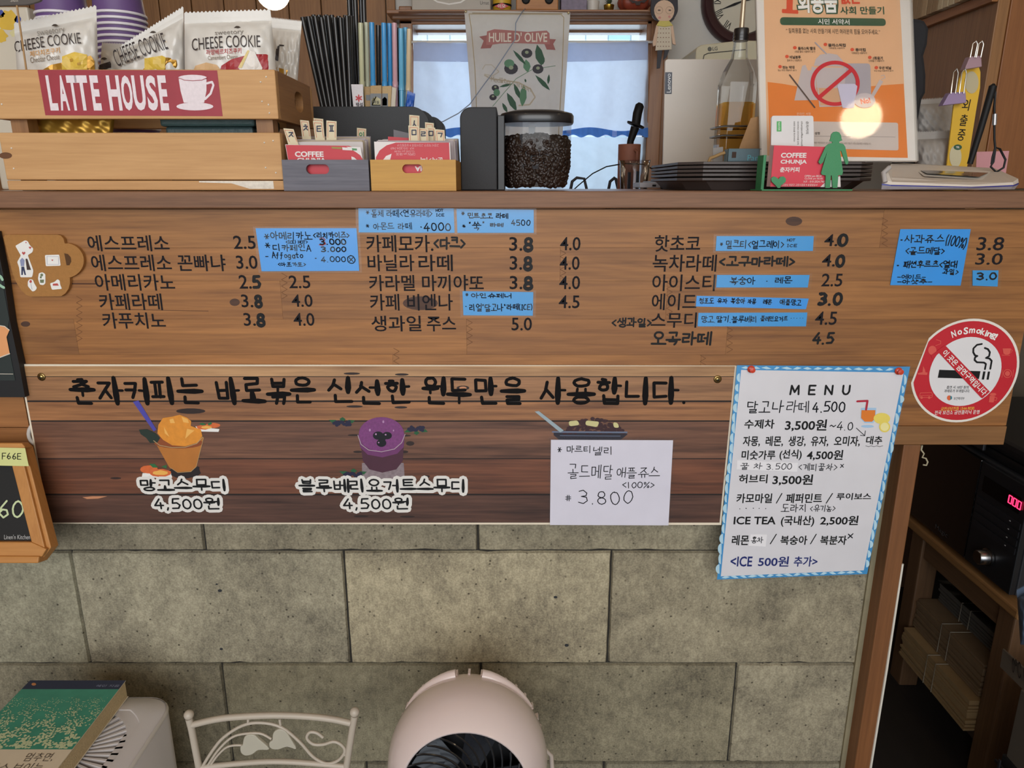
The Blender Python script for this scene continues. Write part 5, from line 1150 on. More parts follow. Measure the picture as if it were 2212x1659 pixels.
def hop(k): return [(hr*.80*k, zb+.001), (hr*.90*k, zb+.012), (hr*.965*k, lerp(zb, ztp, .35)), (hr*1.0*k, lerp(zb, ztp, .75)), (hr*1.0*k, ztp)]
def srect(prof, n=40, p=2.6):
    rings = []
    for r, z in prof:
        ring = []
        for k in range(n):
            a = 2*math.pi*k/n; c, s = math.cos(a), math.sin(a)
            ring.append(V(hxc+r*math.copysign(abs(c)**(2/p), c), hyc+.85*r*math.copysign(abs(s)**(2/p), s), z))
        rings.append(ring)
    return rings
part('hopper', MB().loft(srect(hop(1)), True, False), thin_glass('hopper_plastic', (.95, .96, .97), .1, .05, .35), gr)
part('hopper_lid', MB().loft(srect([(hr*1.04, ztp-.001), (hr*1.06, ztp+.001), (hr*1.06, ztp+.009), (hr*1.02, ztp+.012), (hr*.7, ztp+.016), (hr*.2, ztp+.017)]), True), mat('#1c1c1f', .3, coat=.3), gr)
part('rib_inside', MB().box(PX(1142, 300, hyc), PX(1156, 300, hyc), hyc-.001, hyc+.003, lerp(zb, ztp, .35), ztp-.002), mat('#9a9ca0', .35), gr)
BEAN = mat('#26170f', .45, coat=.08, var=.35, vscale=40)
zt_b = lerp(zb, ztp, .72); cb = MB(); rb = random.Random(9)
inner_pts = srect([(hr*.84, zb+.003), (hr*.9, lerp(zb, ztp, .35)), (hr*.93, zt_b-.006)])
cb.loft(inner_pts, True, True)
def bean(p, rr):
    M = Matrix.Rotation(rr.uniform(0, 6.28), 4, 'Z') @ Matrix.Rotation(rr.uniform(0, 6.28), 4, 'X') @ Matrix.Rotation(rr.uniform(0, 6.28), 4, 'Y')
    cb.ball(p, (.0062, .0045, .0033), 8, 6, M)
for _ in range(1100):
    a = rb.uniform(math.pi, 2*math.pi) if rb.random() < .85 else rb.uniform(0, math.pi); z = rb.uniform(zb+.006, zt_b); t = (z-zb)/(ztp-zb)
    rr_ = hr*(lerp(.84, .93, min(1, t/.35)) if t < .35 else lerp(.93, .955, t))*.985-.002
    c, s = math.cos(a), math.sin(a); p = V(hxc+rr_*math.copysign(abs(c)**(2/2.6), c), hyc+.85*rr_*math.copysign(abs(s)**(2/2.6), s), z); bean(p, rb)
for _ in range(300):
    a = rb.uniform(0, 6.28); q = math.sqrt(rb.random())*hr*.88; bean(V(hxc+q*math.cos(a), hyc+.85*q*math.sin(a), zt_b+rb.uniform(-.003, .004)+.006*(1-q/hr)), rb)
bo = solo('coffee_beans', cb, BEAN, 'dark roasted coffee beans filling the clear hopper', 'coffee beans', kind='stuff')

# ---------- laptop
ly = .40; Sl = TP(402, ly, 128, ly-.035)
lp = thing('laptop', 'open silver laptop seen from behind, its lid standing upright', 'laptop', (PX(1540, 405, ly), ly, CZ))
ql = [Sl(x, y) for x, y in rnd(0, [(1437, 128), (1655, 128), (1664, 398), (1431, 398)], [8, 8, 0, 0])]
part('lid', MB().prism(ql, -Sl.n*.006), mat('#d6cdc3', .42, .1, bump=.05, bscale=300, var=.03, spec=.4), lp, bevel=.0008)
part('brand_plate', MB().poly(Sl, [(1437, 156), (1452, 156), (1451, 203), (1436, 203)], .0004), mat('#55565c', .4, .6), lp)
lt, lf_ = None, MB(); vs, fs = glyphs('Lenovo', .01)
a0 = min(v.x for v in vs); a1 = max(v.x for v in vs); b0 = min(v.y for v in vs); b1 = max(v.y for v in vs)
lf_.add([Sl(1440+(1-(v.y-b0)/(b1-b0))*9, 200-(v.x-a0)/(a1-a0)*41, .0008) for v in vs], fs)
for v in lf_.v: pass
part('brand_lettering', lf_, mat('#dedede', .4), lp)
part('base_deck', MB().box(PX(1432, 398, ly+.005), PX(1662, 398, ly+.005), ly+.008, ly+.21, CZ+.002, CZ+.014), mat('#8e8c8d', .4, .5), lp, bevel=.002)
part('hinge_edge', MB().box(PX(1386, 398, ly), PX(1432, 398, ly), ly+.02, ly+.09, CZ+.002, CZ+.011), mat('#a6a3a8', .4, .4), lp, bevel=.001)
part('port', MB().box(PX(1414, 398, ly), PX(1422, 398, ly), ly+.0192, ly+.0204, CZ+.004, CZ+.0075), BLACK, lp)
part('foot', MB().box(PX(1440, 398, ly), PX(1500, 398, ly), ly+.03, ly+.05, CZ, CZ+.0021).box(PX(1600, 398, ly), PX(1650, 398, ly), ly+.03, ly+.05, CZ, CZ+.0021), BLACK, lp)

# ---------- tray stack
TR = mat('#4a4240', .45, coat=.05)
ty = .10
txa, txb = PX(1473, 375, ty), PX(1905, 375, ty)
zs = [PZ(404, ty)] ; zr_ = [PZ(y, ty) for y in (349, 357.5, 366, 374.5, 384)]
def tray(zt_, zb_, lab, grp):
    m = MB(); c = .028; y0, y1 = ty, ty+.25
    def oct_(ins, z): 
        x0, x1, a, b = txa+ins, txb-ins, y0+ins, y1-ins
        return [V(x0+c, a, z), V(x1-c, a, z), V(x1, a+c, z), V(x1, b-c, z), V(x1-c, b, z), V(x0+c, b, z), V(x0, b-c, z), V(x0, a+c, z)]
    m.loft([oct_(.018, zb_), oct_(.007, zt_-.0045), oct_(0, zt_-.0036), oct_(0, zt_), oct_(.004, zt_), oct_(.02, zb_+.0025)], False, True)
    solo('serving_tray', m, TR, lab, 'tray', grp, bevel=.0006)
zb0 = CZ
H_ = zr_[4]+.0009-CZ
for i, z in enumerate(reversed(zr_)):
    tray(z, CZ if i == 0 else z-.0052, 'dark brown octagonal tray, ' + ['lowest of the stack, its deep side resting on the counter', 'second from the bottom of the stack', 'middle one of the stack', 'second from the top of the stack', 'topmost of the stack, under the bottle'][i], 'stacked serving trays')
ZT = zr_[0]
# ---------- bottle
by_ = .165; Sb = YP(by_)
bt = thing('syrup_bottle', 'tall square clear bottle half full of amber liquid with a black cap', 'bottle', (PX(1607, 350, by_), by_, ZT))
bxc = PX(1605, 200, by_); mb_ = mpp(1605, 200, by_)
def sq(w_, z, ch=.3): 
    c = w_*ch; return [V(bxc+a, by_+.03+b, z) for a, b in ((-w_+c, -w_), (w_-c, -w_), (w_, -w_+c), (w_, w_-c), (w_-c, w_), (-w_+c, w_), (-w_, w_-c), (-w_, -w_+c))]
W0 = 37*mb_
levels = [(W0*.92, ZT+.0005, .3), (W0, ZT+.006, .3), (W0*.98, PZ(175, by_), .3), (W0*.82, PZ(148, by_), .45), (W0*.45, PZ(118, by_), .55), (W0*.36, PZ(80, by_), .58), (W0*.36, PZ(55, by_), .58)]
part('glass_body', MB().loft([sq(*l) for l in levels], False, True), thin_glass('bottle_glass', (.96, .97, .96), .1, .03, .65), bt, bevel=.001)
zl = PZ(218, by_)
part('amber_liquid', MB().loft([sq(W0*.84, ZT+.004), sq(W0*.88, zl)], False, True), thin_glass('amber_syrup', (.92, .70, .34), .0, .05, .1), bt)
cm = Matrix.Translation((bxc, by_+.03, 0)); cr_ = 16*mb_
part('cap', MB().lathe([(cr_, PZ(80, by_)), (cr_, PZ(56, by_)), (cr_*.95, PZ(52, by_)), (cr_*.3, PZ(52, by_))], cm, 24), mat('#17171a', .3, coat=.4), bt)
part('cap_ring', MB().lathe([(cr_*1.06, PZ(76, by_)), (cr_*1.06, PZ(73, by_))], cm, 24, caps=False).lathe([(cr_*1.06, PZ(69, by_)), (cr_*1.06, PZ(66, by_))], cm, 24, caps=False), mat('#101012', .3), bt)
part('pour_spout', MB().lathe([(cr_*.35, PZ(52, by_)), (cr_*.3, PZ(-40, by_))], cm, 12), mat('#b9a78e', .25, .5), bt)
for y in (272, 292):
    w_ = W0*1.12; z = PZ(y, by_); yc = by_+.03
    solo('wire_loop', MB().tube([V(bxc-w_-.006, yc-w_+.004, z-.002), V(bxc-w_+.004, yc-w_, z), V(bxc+w_, yc-w_, z), V(bxc+w_, yc+w_, z), V(bxc-w_, yc+w_, z), V(bxc-w_, yc-w_+.004, z)], .0014, 6), mat('#8f8c88', .25, 1), 'thin steel wire loop around the bottle, the %s of two' % ('upper' if y == 272 else 'lower'), 'wire', 'wire loops around the bottle')
# teal wooden box with coffee sleeves
sx = thing('teal_box', 'small teal grey wooden box with a square hole, on the trays beside the bottle', 'box', (PX(1600, 345, .12), .12, ZT))
xa, xb = PX(1569, 345, .12), PX(1640, 345, .12)
part('front_board', MB().box(xa, xb, .112, .118, ZT+.0003, PZ(321, .115)), mat('#546a73', .6, bump=.3, bscale=200), sx, bevel=.001)
part('hole', MB().box(PX(1581, 335, .112), PX(1590, 335, .112), .1115, .1121, PZ(341, .112), PZ(328, .112)), mat('#3b2a22', .8), sx)
part('side_board', MB().box(xa, xa+.005, .1182, .133, ZT+.0003, PZ(322, .115)), mat('#7d929b', .6), sx)
pen('Par', (1615, 1636, 334, 347), YP(.1119), 1.4, mat('#56a6b3', .6), sx, .0003, 'chalk_writing') if False else txt('Par', (1615, 1637, 335, 347), YP(.1119), mat('#56a6b3', .6), sx, .0003, -.01, name='chalk_writing')
for i in range(5):
    S_ = YP(.136+i*.0022); q = [(1596+i*5, 322), (1622+i*4, 255-i), (1640+i*3, 252), (1660, 300), (1660, 322)]
    solo('paper_sleeve', MB().prism([S_(x, y) for x, y in q], V(0, .0012, 0)), mat('#a07a52', .7, var=.2, vscale=120), 'brown cardboard sleeve leaning among others behind the bottle', 'sleeve', 'cardboard sleeves behind the bottle')
solo('jute_cord', MB().tube([YP(.118)(x, y, -.004) for x, y in ((1531, 350), (1534, 342), (1545, 338), (1556, 333), (1566, 330))], .0022, 8), mat('#9c7c50', .8), 'short loop of brown jute cord on the trays', 'cord')
solo('small_card', MB().prism([YP(.142)(x, y) for x, y in ((1540, 320), (1562, 317), (1562, 349), (1540, 349))], V(0, .001, 0)), mat('#8a8580', .6), 'small grey card standing on the trays left of the bottle', 'card')

# ---------- poster in an acrylic stand
Sp = TP(350, .105, 0, .195)
po = thing('campaign_poster', 'orange campaign poster against disposables leaning in a clear stand', 'poster', Sp(1810, 350))
part('acrylic_panel', MB().prism([Sp(x, y, .0009) for x, y in ((1627, -60), (1966, -60), (1982, 349), (1640, 350))], Sp.n*.003), thin_glass('acrylic', (.98, .98, .97), .1, .04, .7), po)
part('backing', MB().prism([Sp(x, y, -.0002) for x, y in ((1631, -60), (1966, -60), (1982, 348), (1643, 350))], -Sp.n*.003), mat('#cfc9c4', .5), po)
part('paper', MB().poly(Sp, [(1633, -60), (1963, -60), (1978, 347), (1646, 349)], .0001), mat('#f1ebe8', .5), po)
def pe(y): t = y/345; return lerp(1650, 1657.5, t), lerp(1944, 1961, t)
part('peach_field', MB().poly(Sp, [(pe(-60)[0], -60), (pe(-60)[1], -60), (pe(341)[1], 341), (pe(341)[0], 336)], .0002), mat('#f6c39a', .45, coat=.5), po)
part('orange_field', MB().poly(Sp, [(1658, 177), (1690, 181), (1735, 189), (1800, 190), (1860, 188), (1910, 184), (1952, 181), (1961, 341), (1664, 336)], .0003), mat('#f28a3c', .45, coat=.5), po)
GRN = mat('#2f5c46', .45); DK = mat('#4a4038', .5); ORG = mat('#e8573a', .45)
pp = lambda nm, m, mb: part(nm, mb, m, po)
pp('big_numeral', ORG, MB().poly(Sp, rnd(0, [(1700, -60), (1715, -60), (1712, 22), (1724, 21), (1725, 30), (1689, 28), (1689, 19), (1699, 20)], 3), .0005))
pp('print_outline', GRN, txt_mb('회용품', (1720, 1811, -25, 31), Sp, .0006, .075))
pp('green_bar', GRN, MB().poly(Sp, rnd(0, [(1685, 37), (1913, 40), (1914, 56), (1685, 54)], 8), .0005))
for s, b, m_, bo_, rt in (('회용품', (1723, 1808, -22, 28), WHITE, .03, 0), ('없는', (1815, 1859, -20, 9), mat('#e2543c', .45), .03, 0), ('사회 만들기', (1815, 1910, 14, 31), GRN, .018, 0), ('시민 서약서', (1767, 1835, 41, 53), WHITE, .012, -1), ('“ 일회용품 없는 사회 만들기에 시민 여러분의 힘을 모아주세요.”', (1698, 1901, 62, 73), DK, .0, -1),
                       ('플라스틱컵', (1789, 1827, 94, 101), DK, .03, 0), ('플라스틱 빨대', (1724, 1761, 101, 108), DK, .03, 0), ('종이컵', (1848, 1870, 104, 111), DK, .03, 0), ('비닐봉투', (1706, 1730, 120, 127), DK, .03, 0), ('1회용기', (1886, 1907, 122, 129), DK, .03, 0), ('젓는 막대', (1690, 1716, 142, 149), DK, .03, 0), ('우산 비닐', (1899, 1925, 143, 150), DK, .03, 0),
                       ('다회용컵 사용하기!', (1791, 1825, 102, 106), DK, 0, 0), ('1회용 빨대 사용하지 않기!', (1717, 1761, 109, 114), DK, 0, 0), ('다회용컵 사용하기!', (1840, 1873, 112, 117), DK, 0, 0), ('장바구니 사용하기!', (1700, 1732, 128, 133), DK, 0, 0), ('다회용기 사용하기!', (1877, 1910, 129, 134), DK, 0, 0), ('젓는 막대 사용하지 않기!', (1680, 1721, 150, 154), DK, 0, 0), ('우산 비닐 사용하지 않기!', (1888, 1930, 151, 155), DK, 0, 0),
                       ('온라인 서명', (1721, 1751, 243, 249), mat('#f4d9c0', .5), 0, 0), ('성명', (1760, 1771, 285, 291), DK, .02, 0), ('작성하신 개인정보는 본 서약과 일회용품 없는 사회 만들기 서명 운동에만 사용됩니다.', (1752, 1882, 307, 312), mat('#8f8078', .5), 0, -1)):
    pp('print_lettering', m_, txt_mb(s, b, Sp, .0009, bo_, rt))
for x, y in ((1783, 96), (1717, 103), (1841, 107), (1700, 122), (1879, 124), (1685, 144), (1893, 146)): pp('tag_mark', ORG, MB().disc(Sp, x, y, 4, 3.6, .0006, 14))
GB_ = mat('#cfc3c6', .4); GB2 = mat('#b9b2bd', .4)
pp('bag_picture', GB_, MB().poly(Sp, [(1733, 142), (1740, 140), (1745, 152), (1752, 152), (1754, 143), (1760, 146), (1766, 216), (1716, 217), (1724, 180)], .0005))
pp('container_picture', GB2, MB().poly(Sp, rnd(0, [(1822, 137), (1880, 137), (1882, 212), (1826, 210)], 8), .0005))
pp('cup_picture', GB_, MB().poly(Sp, [(1758, 142), (1762, 128), (1772, 118), (1790, 115), (1808, 118), (1820, 130), (1826, 144)], .0006).poly(Sp, [(1760, 146), (1828, 146), (1820, 230), (1770, 231)], .0006))
pp('cup_liquid', mat('#dfb28f', .4), MB().poly(Sp, [(1768, 190), (1822, 190), (1818, 227), (1772, 228)], .0007))
pp('straw_picture', GB2, MB().line(Sp, [(1761, 92), (1785, 116)], 3, .0007))
pp('stirrer_picture', mat('#5b4a44', .5), MB().line(Sp, [(1706, 162), (1760, 232)], 3, .0011))
pp('umbrella_picture', GB_, MB().poly(Sp, [(1900, 172), (1908, 176), (1886, 212), (1880, 208)], .0006).line(Sp, [(1904, 172), (1912, 168), (1910, 162), (1903, 164)], 1.4, .0007))
pp('prohibition_ring', mat('#cf2f3c', .4), MB().line(Sp, [(1804+49*math.cos(k*math.pi/24), 180+45*math.sin(k*math.pi/24)) for k in range(49)], 8.5, .0009).line(Sp, [(1770, 210), (1840, 150)], 8.5, .0010))
pp('paper_cup_picture', mat('#cfcadf', .4), MB().poly(Sp, [(1809, 186), (1813, 181), (1846, 181), (1852, 186), (1845, 232), (1836, 234), (1820, 233)], .0014))
pp('speech_bubble', GB_, MB().disc(Sp, 1868, 217, 23, 16, .0016, 24)); pp('print_lettering', ORG, txt_mb('No!', (1859, 1880, 212, 224), Sp, .0020, .04, 8))
pp('signature_field', mat('#d9cbc6', .45), MB().poly(Sp, rnd(0, [(1740, 262), (1940, 265), (1941, 325), (1745, 320)], 5), .0006))
pp('signature_line', mat('#9a8f8c', .5), MB().line(Sp, [(1760, 294), (1934, 296)], .9, .0008))
# ---------- green card holder
hy = .03; Sh = YP(hy)
GRC = mat('#3f8f5e', .5, bump=.15, bscale=700)
hd = thing('card_holder', 'green metal card holder with woman and heart cut-outs', 'holder', (PX(1740, 407, hy), hy, CZ))
def hpoly(pts): return MB().prism([Sh(x, y) for x, y in pts], V(0, .0016, 0))
body_w = [(1791, 317), (1792, 304), (1796, 301), (1798, 292), (1802, 286), (1807, 284), (1812, 286), (1816, 292), (1818, 300), (1821, 303), (1813, 306), (1813, 309), (1822, 311), (1826, 316), (1833, 350), (1832, 355), (1827, 356), (1818, 326), (1815, 328), (1821, 372), (1820, 378), (1810, 379), (1808, 406), (1800, 406), (1799, 379), (1794, 379), (1791, 406), (1782, 406), (1783, 378), (1774, 377), (1773, 373), (1786, 330), (1779, 352), (1773, 356), (1768, 352), (1768, 347), (1783, 316), (1791, 310), (1795, 308), (1795, 305)]
wom = [(1798, 309), (1798, 306), (1792, 305), (1794, 300), (1796, 290), (1801, 285), (1807, 284), (1813, 286), (1817, 292), (1818, 300), (1820, 303), (1813, 306), (1813, 309), (1822, 311), (1826, 317), (1833, 350), (1831, 355), (1827, 355), (1817, 325), (1815, 327), (1821, 372), (1819, 378), (1811, 379), (1809, 406), (1799, 406), (1797, 379), (1795, 379), (1793, 406), (1783, 406), (1784, 379), (1775, 377), (1774, 373), (1788, 325), (1778, 351), (1772, 355), (1768, 350), (1784, 316), (1790, 311)]
part('woman_figure', hpoly(wom), GRC, hd)
part('heart_figure', hpoly([(1680, 406), (1677, 402), (1667, 392), (1666, 385), (1671, 381), (1677, 383), (1682, 387), (1686, 382), (1693, 381), (1698, 386), (1697, 393), (1687, 401), (1685, 406)]), GRC, hd)
part('base_plate', MB().box(PX(1646, 405, hy), PX(1842, 405, hy), hy, hy+.045, CZ, CZ+.0015), GRC, hd)
part('side_plate', MB().box(PX(1646, 380, hy+.02), PX(1652, 380, hy+.02), hy+.020, hy+.042, CZ+.0015, PZ(335, hy+.02)), GRC, hd)
rh = random.Random(2)
for i in range(9):
    y = hy+.0040+i*.0016; S_ = YP(y); dx = -i*1.0
    t = thing('name_card', 'front red and white business card in the green holder' if i == 0 else 'red business card stacked behind the front one in the green holder', 'card', S_(1740, 404), 'business cards in the green holder')
    q = [(1672+dx, 314-i*.1), (1812+dx, 318), (1816+dx, 404), (1664+dx, 403)]
    part('card_sheet', MB().prism([S_(*p) for p in q], V(0, .0006, 0)), mat('#d8364a', .45) if i == 0 else mat('#c9a3a0', .5), t)
    if i == 0:
        part('white_corner', MB().poly(S_, [(1790, 318), (1812, 319), (1813, 345), (1803, 328)], .0002).poly(S_, [(1772, 404), (1780, 396), (1815, 380), (1816, 404)], .0002), CW, t)
        for s, b, bo_ in (('COFFEE', (1687, 1742, 330, 341), .035), ('CHUNJA', (1686, 1743, 345, 356), .035), ('춘자커피', (1685, 1727, 361, 372), .03), ('OPEN am 08:30', (1738, 1775, 378, 382.5), 0), ('CLOSE pm 06:00', (1738, 1777, 384, 388.5), 0), ('H.P. : 010-2024-7469', (1736, 1783, 390, 394.5), 0), ('고양시 덕양구 고양시청로 9 송림빌딩1F', (1690, 1766, 397, 402), 0)):
            part('print_lettering', txt_mb(s, b, S_, .0004, bo_), CW, t)
for i in range(2):
    y = hy+.0200+i*.0022; S_ = YP(y); t = thing('name_card', ['white business card turned sideways, standing highest in the green holder', 'second white card just behind the sideways one'][i], 'card', S_(1712, 404), 'white cards in the green holder')
    part('card_sheet', MB().prism([S_(*p) for p in rnd(0, [(1667-i*2, 250+i*2), (1757, 250), (1760, 404), (1664, 404)], [5, 5, 0, 0])], V(0, .0006, 0)), mat('#dfdcdc', .5), t)
    if i == 0:
        part('green_label', MB().poly(S_, [(1678, 262), (1688, 262), (1688, 284), (1678, 284)], .0003), mat('#4fae5c', .5), t)
        for s, x, y0, y1, hgt in (('춘자커피', 1744, 262, 289, 6), ('chunjacoffee.modoo.at', 1732, 262, 330, 5), ('네이버에서 춘자커피를 검색', 1724, 262, 312, 3.5), ('유용한 정보를 확인하세요!', 1716, 262, 306, 3.5), ('NAVER', 1683, 264, 282, 4)):
            vs, fs = glyphs(s); a0 = min(v.x for v in vs); a1 = max(v.x for v in vs); b0 = min(v.y for v in vs); b1 = max(v.y for v in vs)
            part('print_lettering', MB().add([S_(x-hgt/2+(v.y-b0)/(b1-b0)*hgt, y0+(v.x-a0)/(a1-a0)*(y1-y0), .0006) for v in vs], fs), DK if s != 'NAVER' else WHITE, t)
# ---------- payment terminal with pen
ey = .02
tm = thing('signature_pad', 'white and blue signature pad lying at the right end of the counter', 'terminal', (PX(2060, 405, ey), .08, CZ))
def tp(x, y, yy, dz=0):
    p = YP(yy)(x, y); return p
topf = [(1914, 366, .035), (1906, 388, .022), (1925, 393, .018), (2100, 400, .014), (2190, 394, .026), (2202, 386, .04)]
topb = [(2150, 363, .13), (1950, 352, .15), (1925, 353, .12)]
top = [tp(*p) for p in topf+topb]
bot = [V(p.x*.985+.015*PX(2055, 400, .08), p.y+.004, CZ+.0015) for p in top]
c_ = sum(top, Vector())/len(top)
part('shell', MB().loft([bot, [V(p.x, p.y, lerp(b.z, p.z, .45)) for p, b in zip(top, bot)]], False, True), mat('#c3c2ca', .4), tm, bevel=.0008)
part('blue_band', MB().loft([[V(p.x, p.y-.0003, lerp(b.z, p.z, .45)) for p, b in zip(top, bot)], [V(p.x, p.y-.0003, lerp(b.z, p.z, .60)) for p, b in zip(top, bot)]], False, False), mat('#2a2f9a', .35), tm)
part('top_shell', MB().loft([[V(p.x, p.y, lerp(b.z, p.z, .62)) for p, b in zip(top, bot)], [c_.lerp(p, .985) for p in top]], False, True), mat('#d9cfc4', .4), tm, bevel=.0008)
n_ = (top[6]-top[2]).cross(top[4]-top[2]).normalized(); n_ = n_ if n_.z > 0 else -n_
part('screen', MB().face([p+n_*.0012 for p in (YP(.055)(2002, 377), YP(.045)(2115, 384), YP(.085)(2135, 375), YP(.095)(1985, 369))]), mat('#5b5854', .2, coat=.5), tm)
part('screen_frame', MB().face([p+n_*.0008 for p in (YP(.048)(1996, 382), YP(.040)(2122, 390), YP(.100)(2142, 371), YP(.110)(1972, 364))]), mat('#e5ded4', .4), tm)
part('grip_groove', MB().tube([YP(.03)(1921, 362, .001), YP(.022)(1908, 374, .001), YP(.018)(1912, 394, .001)], .003, 8), mat('#b7b2b0', .4), tm)
st = thing('stylus_pen', 'slim black stylus standing in the holder of the signature pad', 'stylus', YP(.10)(2095, 352))
part('barrel', MB().tube([YP(.10)(2095, 354), YP(.10)(2118, 280), YP(.10)(2145, 186)], [.0036, .0042, .0048], 12), BLACK, st)
part('tip', MB().tube([YP(.10)(2145, 186), YP(.10)(2147, 181)], [.0040, .0016], 10), BLACK, st)
solo('lanyard', MB().tube([YP(.10)(x, y) for x, y in ((2147, 184), (2150, 200), (2148, 230), (2148, 300), (2150, 322), (2146, 350), (2140, 360), (2152, 372), (2168, 362), (2172, 345), (2160, 322), (2150, 318), (2144, 340), (2142, 355))], .0014, 6), BLACK, 'thin black cord looped below the stylus', 'cord')
solo('cord_clip', MB().tube([YP(.098)(2149, 246), YP(.098)(2148, 270)], .0026, 10), mat('#b9b9bd', .3, .8), 'small silver clip on the stylus cord', 'clip')
# rug of things right of the poster
def shape(name, pts, y, th, m, label, cat, grp=None, bevel=.0015, lean=0):
    S_ = YP(y); return solo(name, MB().prism([S_(*p) for p in pts], V(0, th, 0)), m, label, cat, grp, bevel)
shape('black_bag', [(1955, 42), (1975, 38), (2000, 42), (2009, 60), (2006, 95), (1998, 120), (2003, 160), (2002, 200), (1994, 215), (1986, 260), (1978, 400), (1950, 400)], .26, .04, mat('#1d1d21', .8, bump=.5, bscale=80), 'tall black cloth bag hanging behind the right side of the poster', 'bag', bevel=.006)
m, M = pillow([(1985, 215), (2062, 210), (2060, 300), (1975, 290)], .30, .02); solo('white_packet', m, mat('#b4aea8', .5, bump=.5, bscale=60), 'upper crumpled whitish packet clipped shut beside the black bag', 'packet', 'whitish packets on the right')
m, M = pillow([(1978, 285), (2055, 282), (2050, 404), (1978, 404)], .25, .025); solo('white_packet', m, mat('#a39d97', .5, bump=.5, bscale=60), 'lower crumpled whitish packet beside the yellow hanging sign', 'packet', 'whitish packets on the right')
ys_ = .22; Sy = YP(ys_)
yl = thing('hanging_sign', 'long yellow rounded door hanger sign with black syllables', 'sign', Sy(2070, 400))
outp = [(2046, 352), (2060, 230), (2073, 170), (2082, 150), (2092, 140), (2104, 138), (2114, 143), (2118, 156), (2117, 190), (2110, 230), (2090, 355)]
part('sign_board', MB().prism([Sy(*p) for p in [(2040, 404)]+outp+[(2082, 404)]], V(0, .0025, 0)), mat('#dfb232', .45), yl)
part('oval_window', MB().disc(Sy, 2099, 178, 15, 24, .0005, 24), mat('#b9ad8c', .5), yl)
part('pale_oval', MB().disc(Sy, 2064, 338, 13, 24, .0005, 24), mat('#cfc6a4', .5), yl)
part('green_seal', MB().disc(Sy, 2069, 318, 9, 6, .0008, 16), mat('#2f5a3f', .5), yl)
for s, b in (('외', (2079, 2095, 214, 239)), ('출', (2074, 2090, 247, 272)), ('중', (2069, 2085, 279, 304))): txt(s, b, Sy, BLACK, yl, .0006, .006, -4, 'syllable')
txt('TEL', (2065, 2073, 316, 320), Sy, CW, yl, .0010, .03, 0, 'small_lettering')
def binder(x, y, s, lab, h='#9a84a8'):
    t = thing('binder_clip', lab, 'clip', YP(.21)(x, y), 'binder clips at the right')
    S_ = YP(.205); part('clip_body', MB().prism([S_(x-28*s, y+14), (S_(x-12*s, y-14)), S_(x+22*s, y-16), S_(x+24*s, y+8)], V(0, .012, 0)), mat(h, .4), t, bevel=.0008)
    for dx in (-6, 12):
        part('wire_handle', MB().tube([YP(.203)(x+dx*s-4, y-12), YP(.203)(x+dx*s+2, y-58*s), YP(.203)(x+dx*s+9, y-66*s), YP(.203)(x+dx*s+12, y-56*s), YP(.203)(x+dx*s+6, y-12)], .0009, 6), mat('#c0b8ac', .25, 1), t)
binder(2064, 214, 1.0, 'lilac binder clip holding the upper whitish packet')
binder(2104, 136, .72, 'pinkish binder clip above the yellow sign', '#a3848e')
shape('sticky_note', [(2110, 328), (2180, 326), (2172, 380), (2108, 380)], .24, .0006, mat('#c98f94', .6), 'pink paper note with handwriting right behind the signature pad', 'note', bevel=0)


# ================================================================ RIGHT SIDE SHELF UNIT
uy0, uy1 = .535, .84
ux = PX(2141, 100, uy0)
un = thing('shelf_unit', 'brown wooden shelf unit standing at the right behind the counter', 'shelf', (ux+.1, (uy0+uy1)/2, CTZ))
part('side_board', MB().box(ux, ux+.022, uy0, uy1-.021, .99, 1.75), PINEZ, un, bevel=.0015)
part('front_board', MB().box(ux+.0225, 1.358, uy0-.002, uy0+.016, CZ, 1.75), wood('#a0683a', '#6a3f20', 1, 2, .5, .7, .02), un, bevel=.0015)
zsb = PZ(42, .6)
xs0 = ux-.012
zA = XP(xs0)(2018, 51).z
part('shelf_board', MB().box(xs0, ux-.0005, uy0, uy1-.021, zA, zA+.018).box(ux+.0225, 1.355, uy0+.017, uy1-.021, zA, zA+.018), PINEY, un, bevel=.0015)
k = 0; xx = PX(1975, 200, uy1)
while xx < 1.34:
    part('plank', MB().box(xx+.001, min(xx+.079, 1.357), uy1-.02, uy1-.004, CZ, 1.75), wood('#8f5f38', '#5a3820', 1, 2, .5, .8, .06), un, bevel=.0012); xx += .08
zz = zA+.0185
for i in range(14):
    y = uy0+.005+i*.0195
    solo('paper_folder', MB().box(xs0-.012, xs0+.0115, y, y+.015+R.uniform(0, .003), zz, zz+.16+R.uniform(-.01, .02)), mat(R.choice(['#b49a78', '#c8b899', '#9c8262', '#d1c5ad']), .7, var=.1, vscale=300), 'thin folder in the row filed on the upper right shelf', 'folder', 'folders on the upper right shelf', bevel=.0006)

# ================================================================ BEHIND THE COUNTER
WT = 1.098
wk = thing('rear_worktop', 'low worktop running under the rear window', 'worktop', (0, 1.3, 0))
part('top_board', MB().box(-1.7, 1.2, .95, 1.62, WT-.03, WT), wood('#a8754a', '#704628', 1.2, 0, .4, .7, .03), wk)
part('cabinet_body', MB().box(-1.68, 1.18, .97, 1.60, 0, WT-.03), mat('#6d4c33', .6), wk)
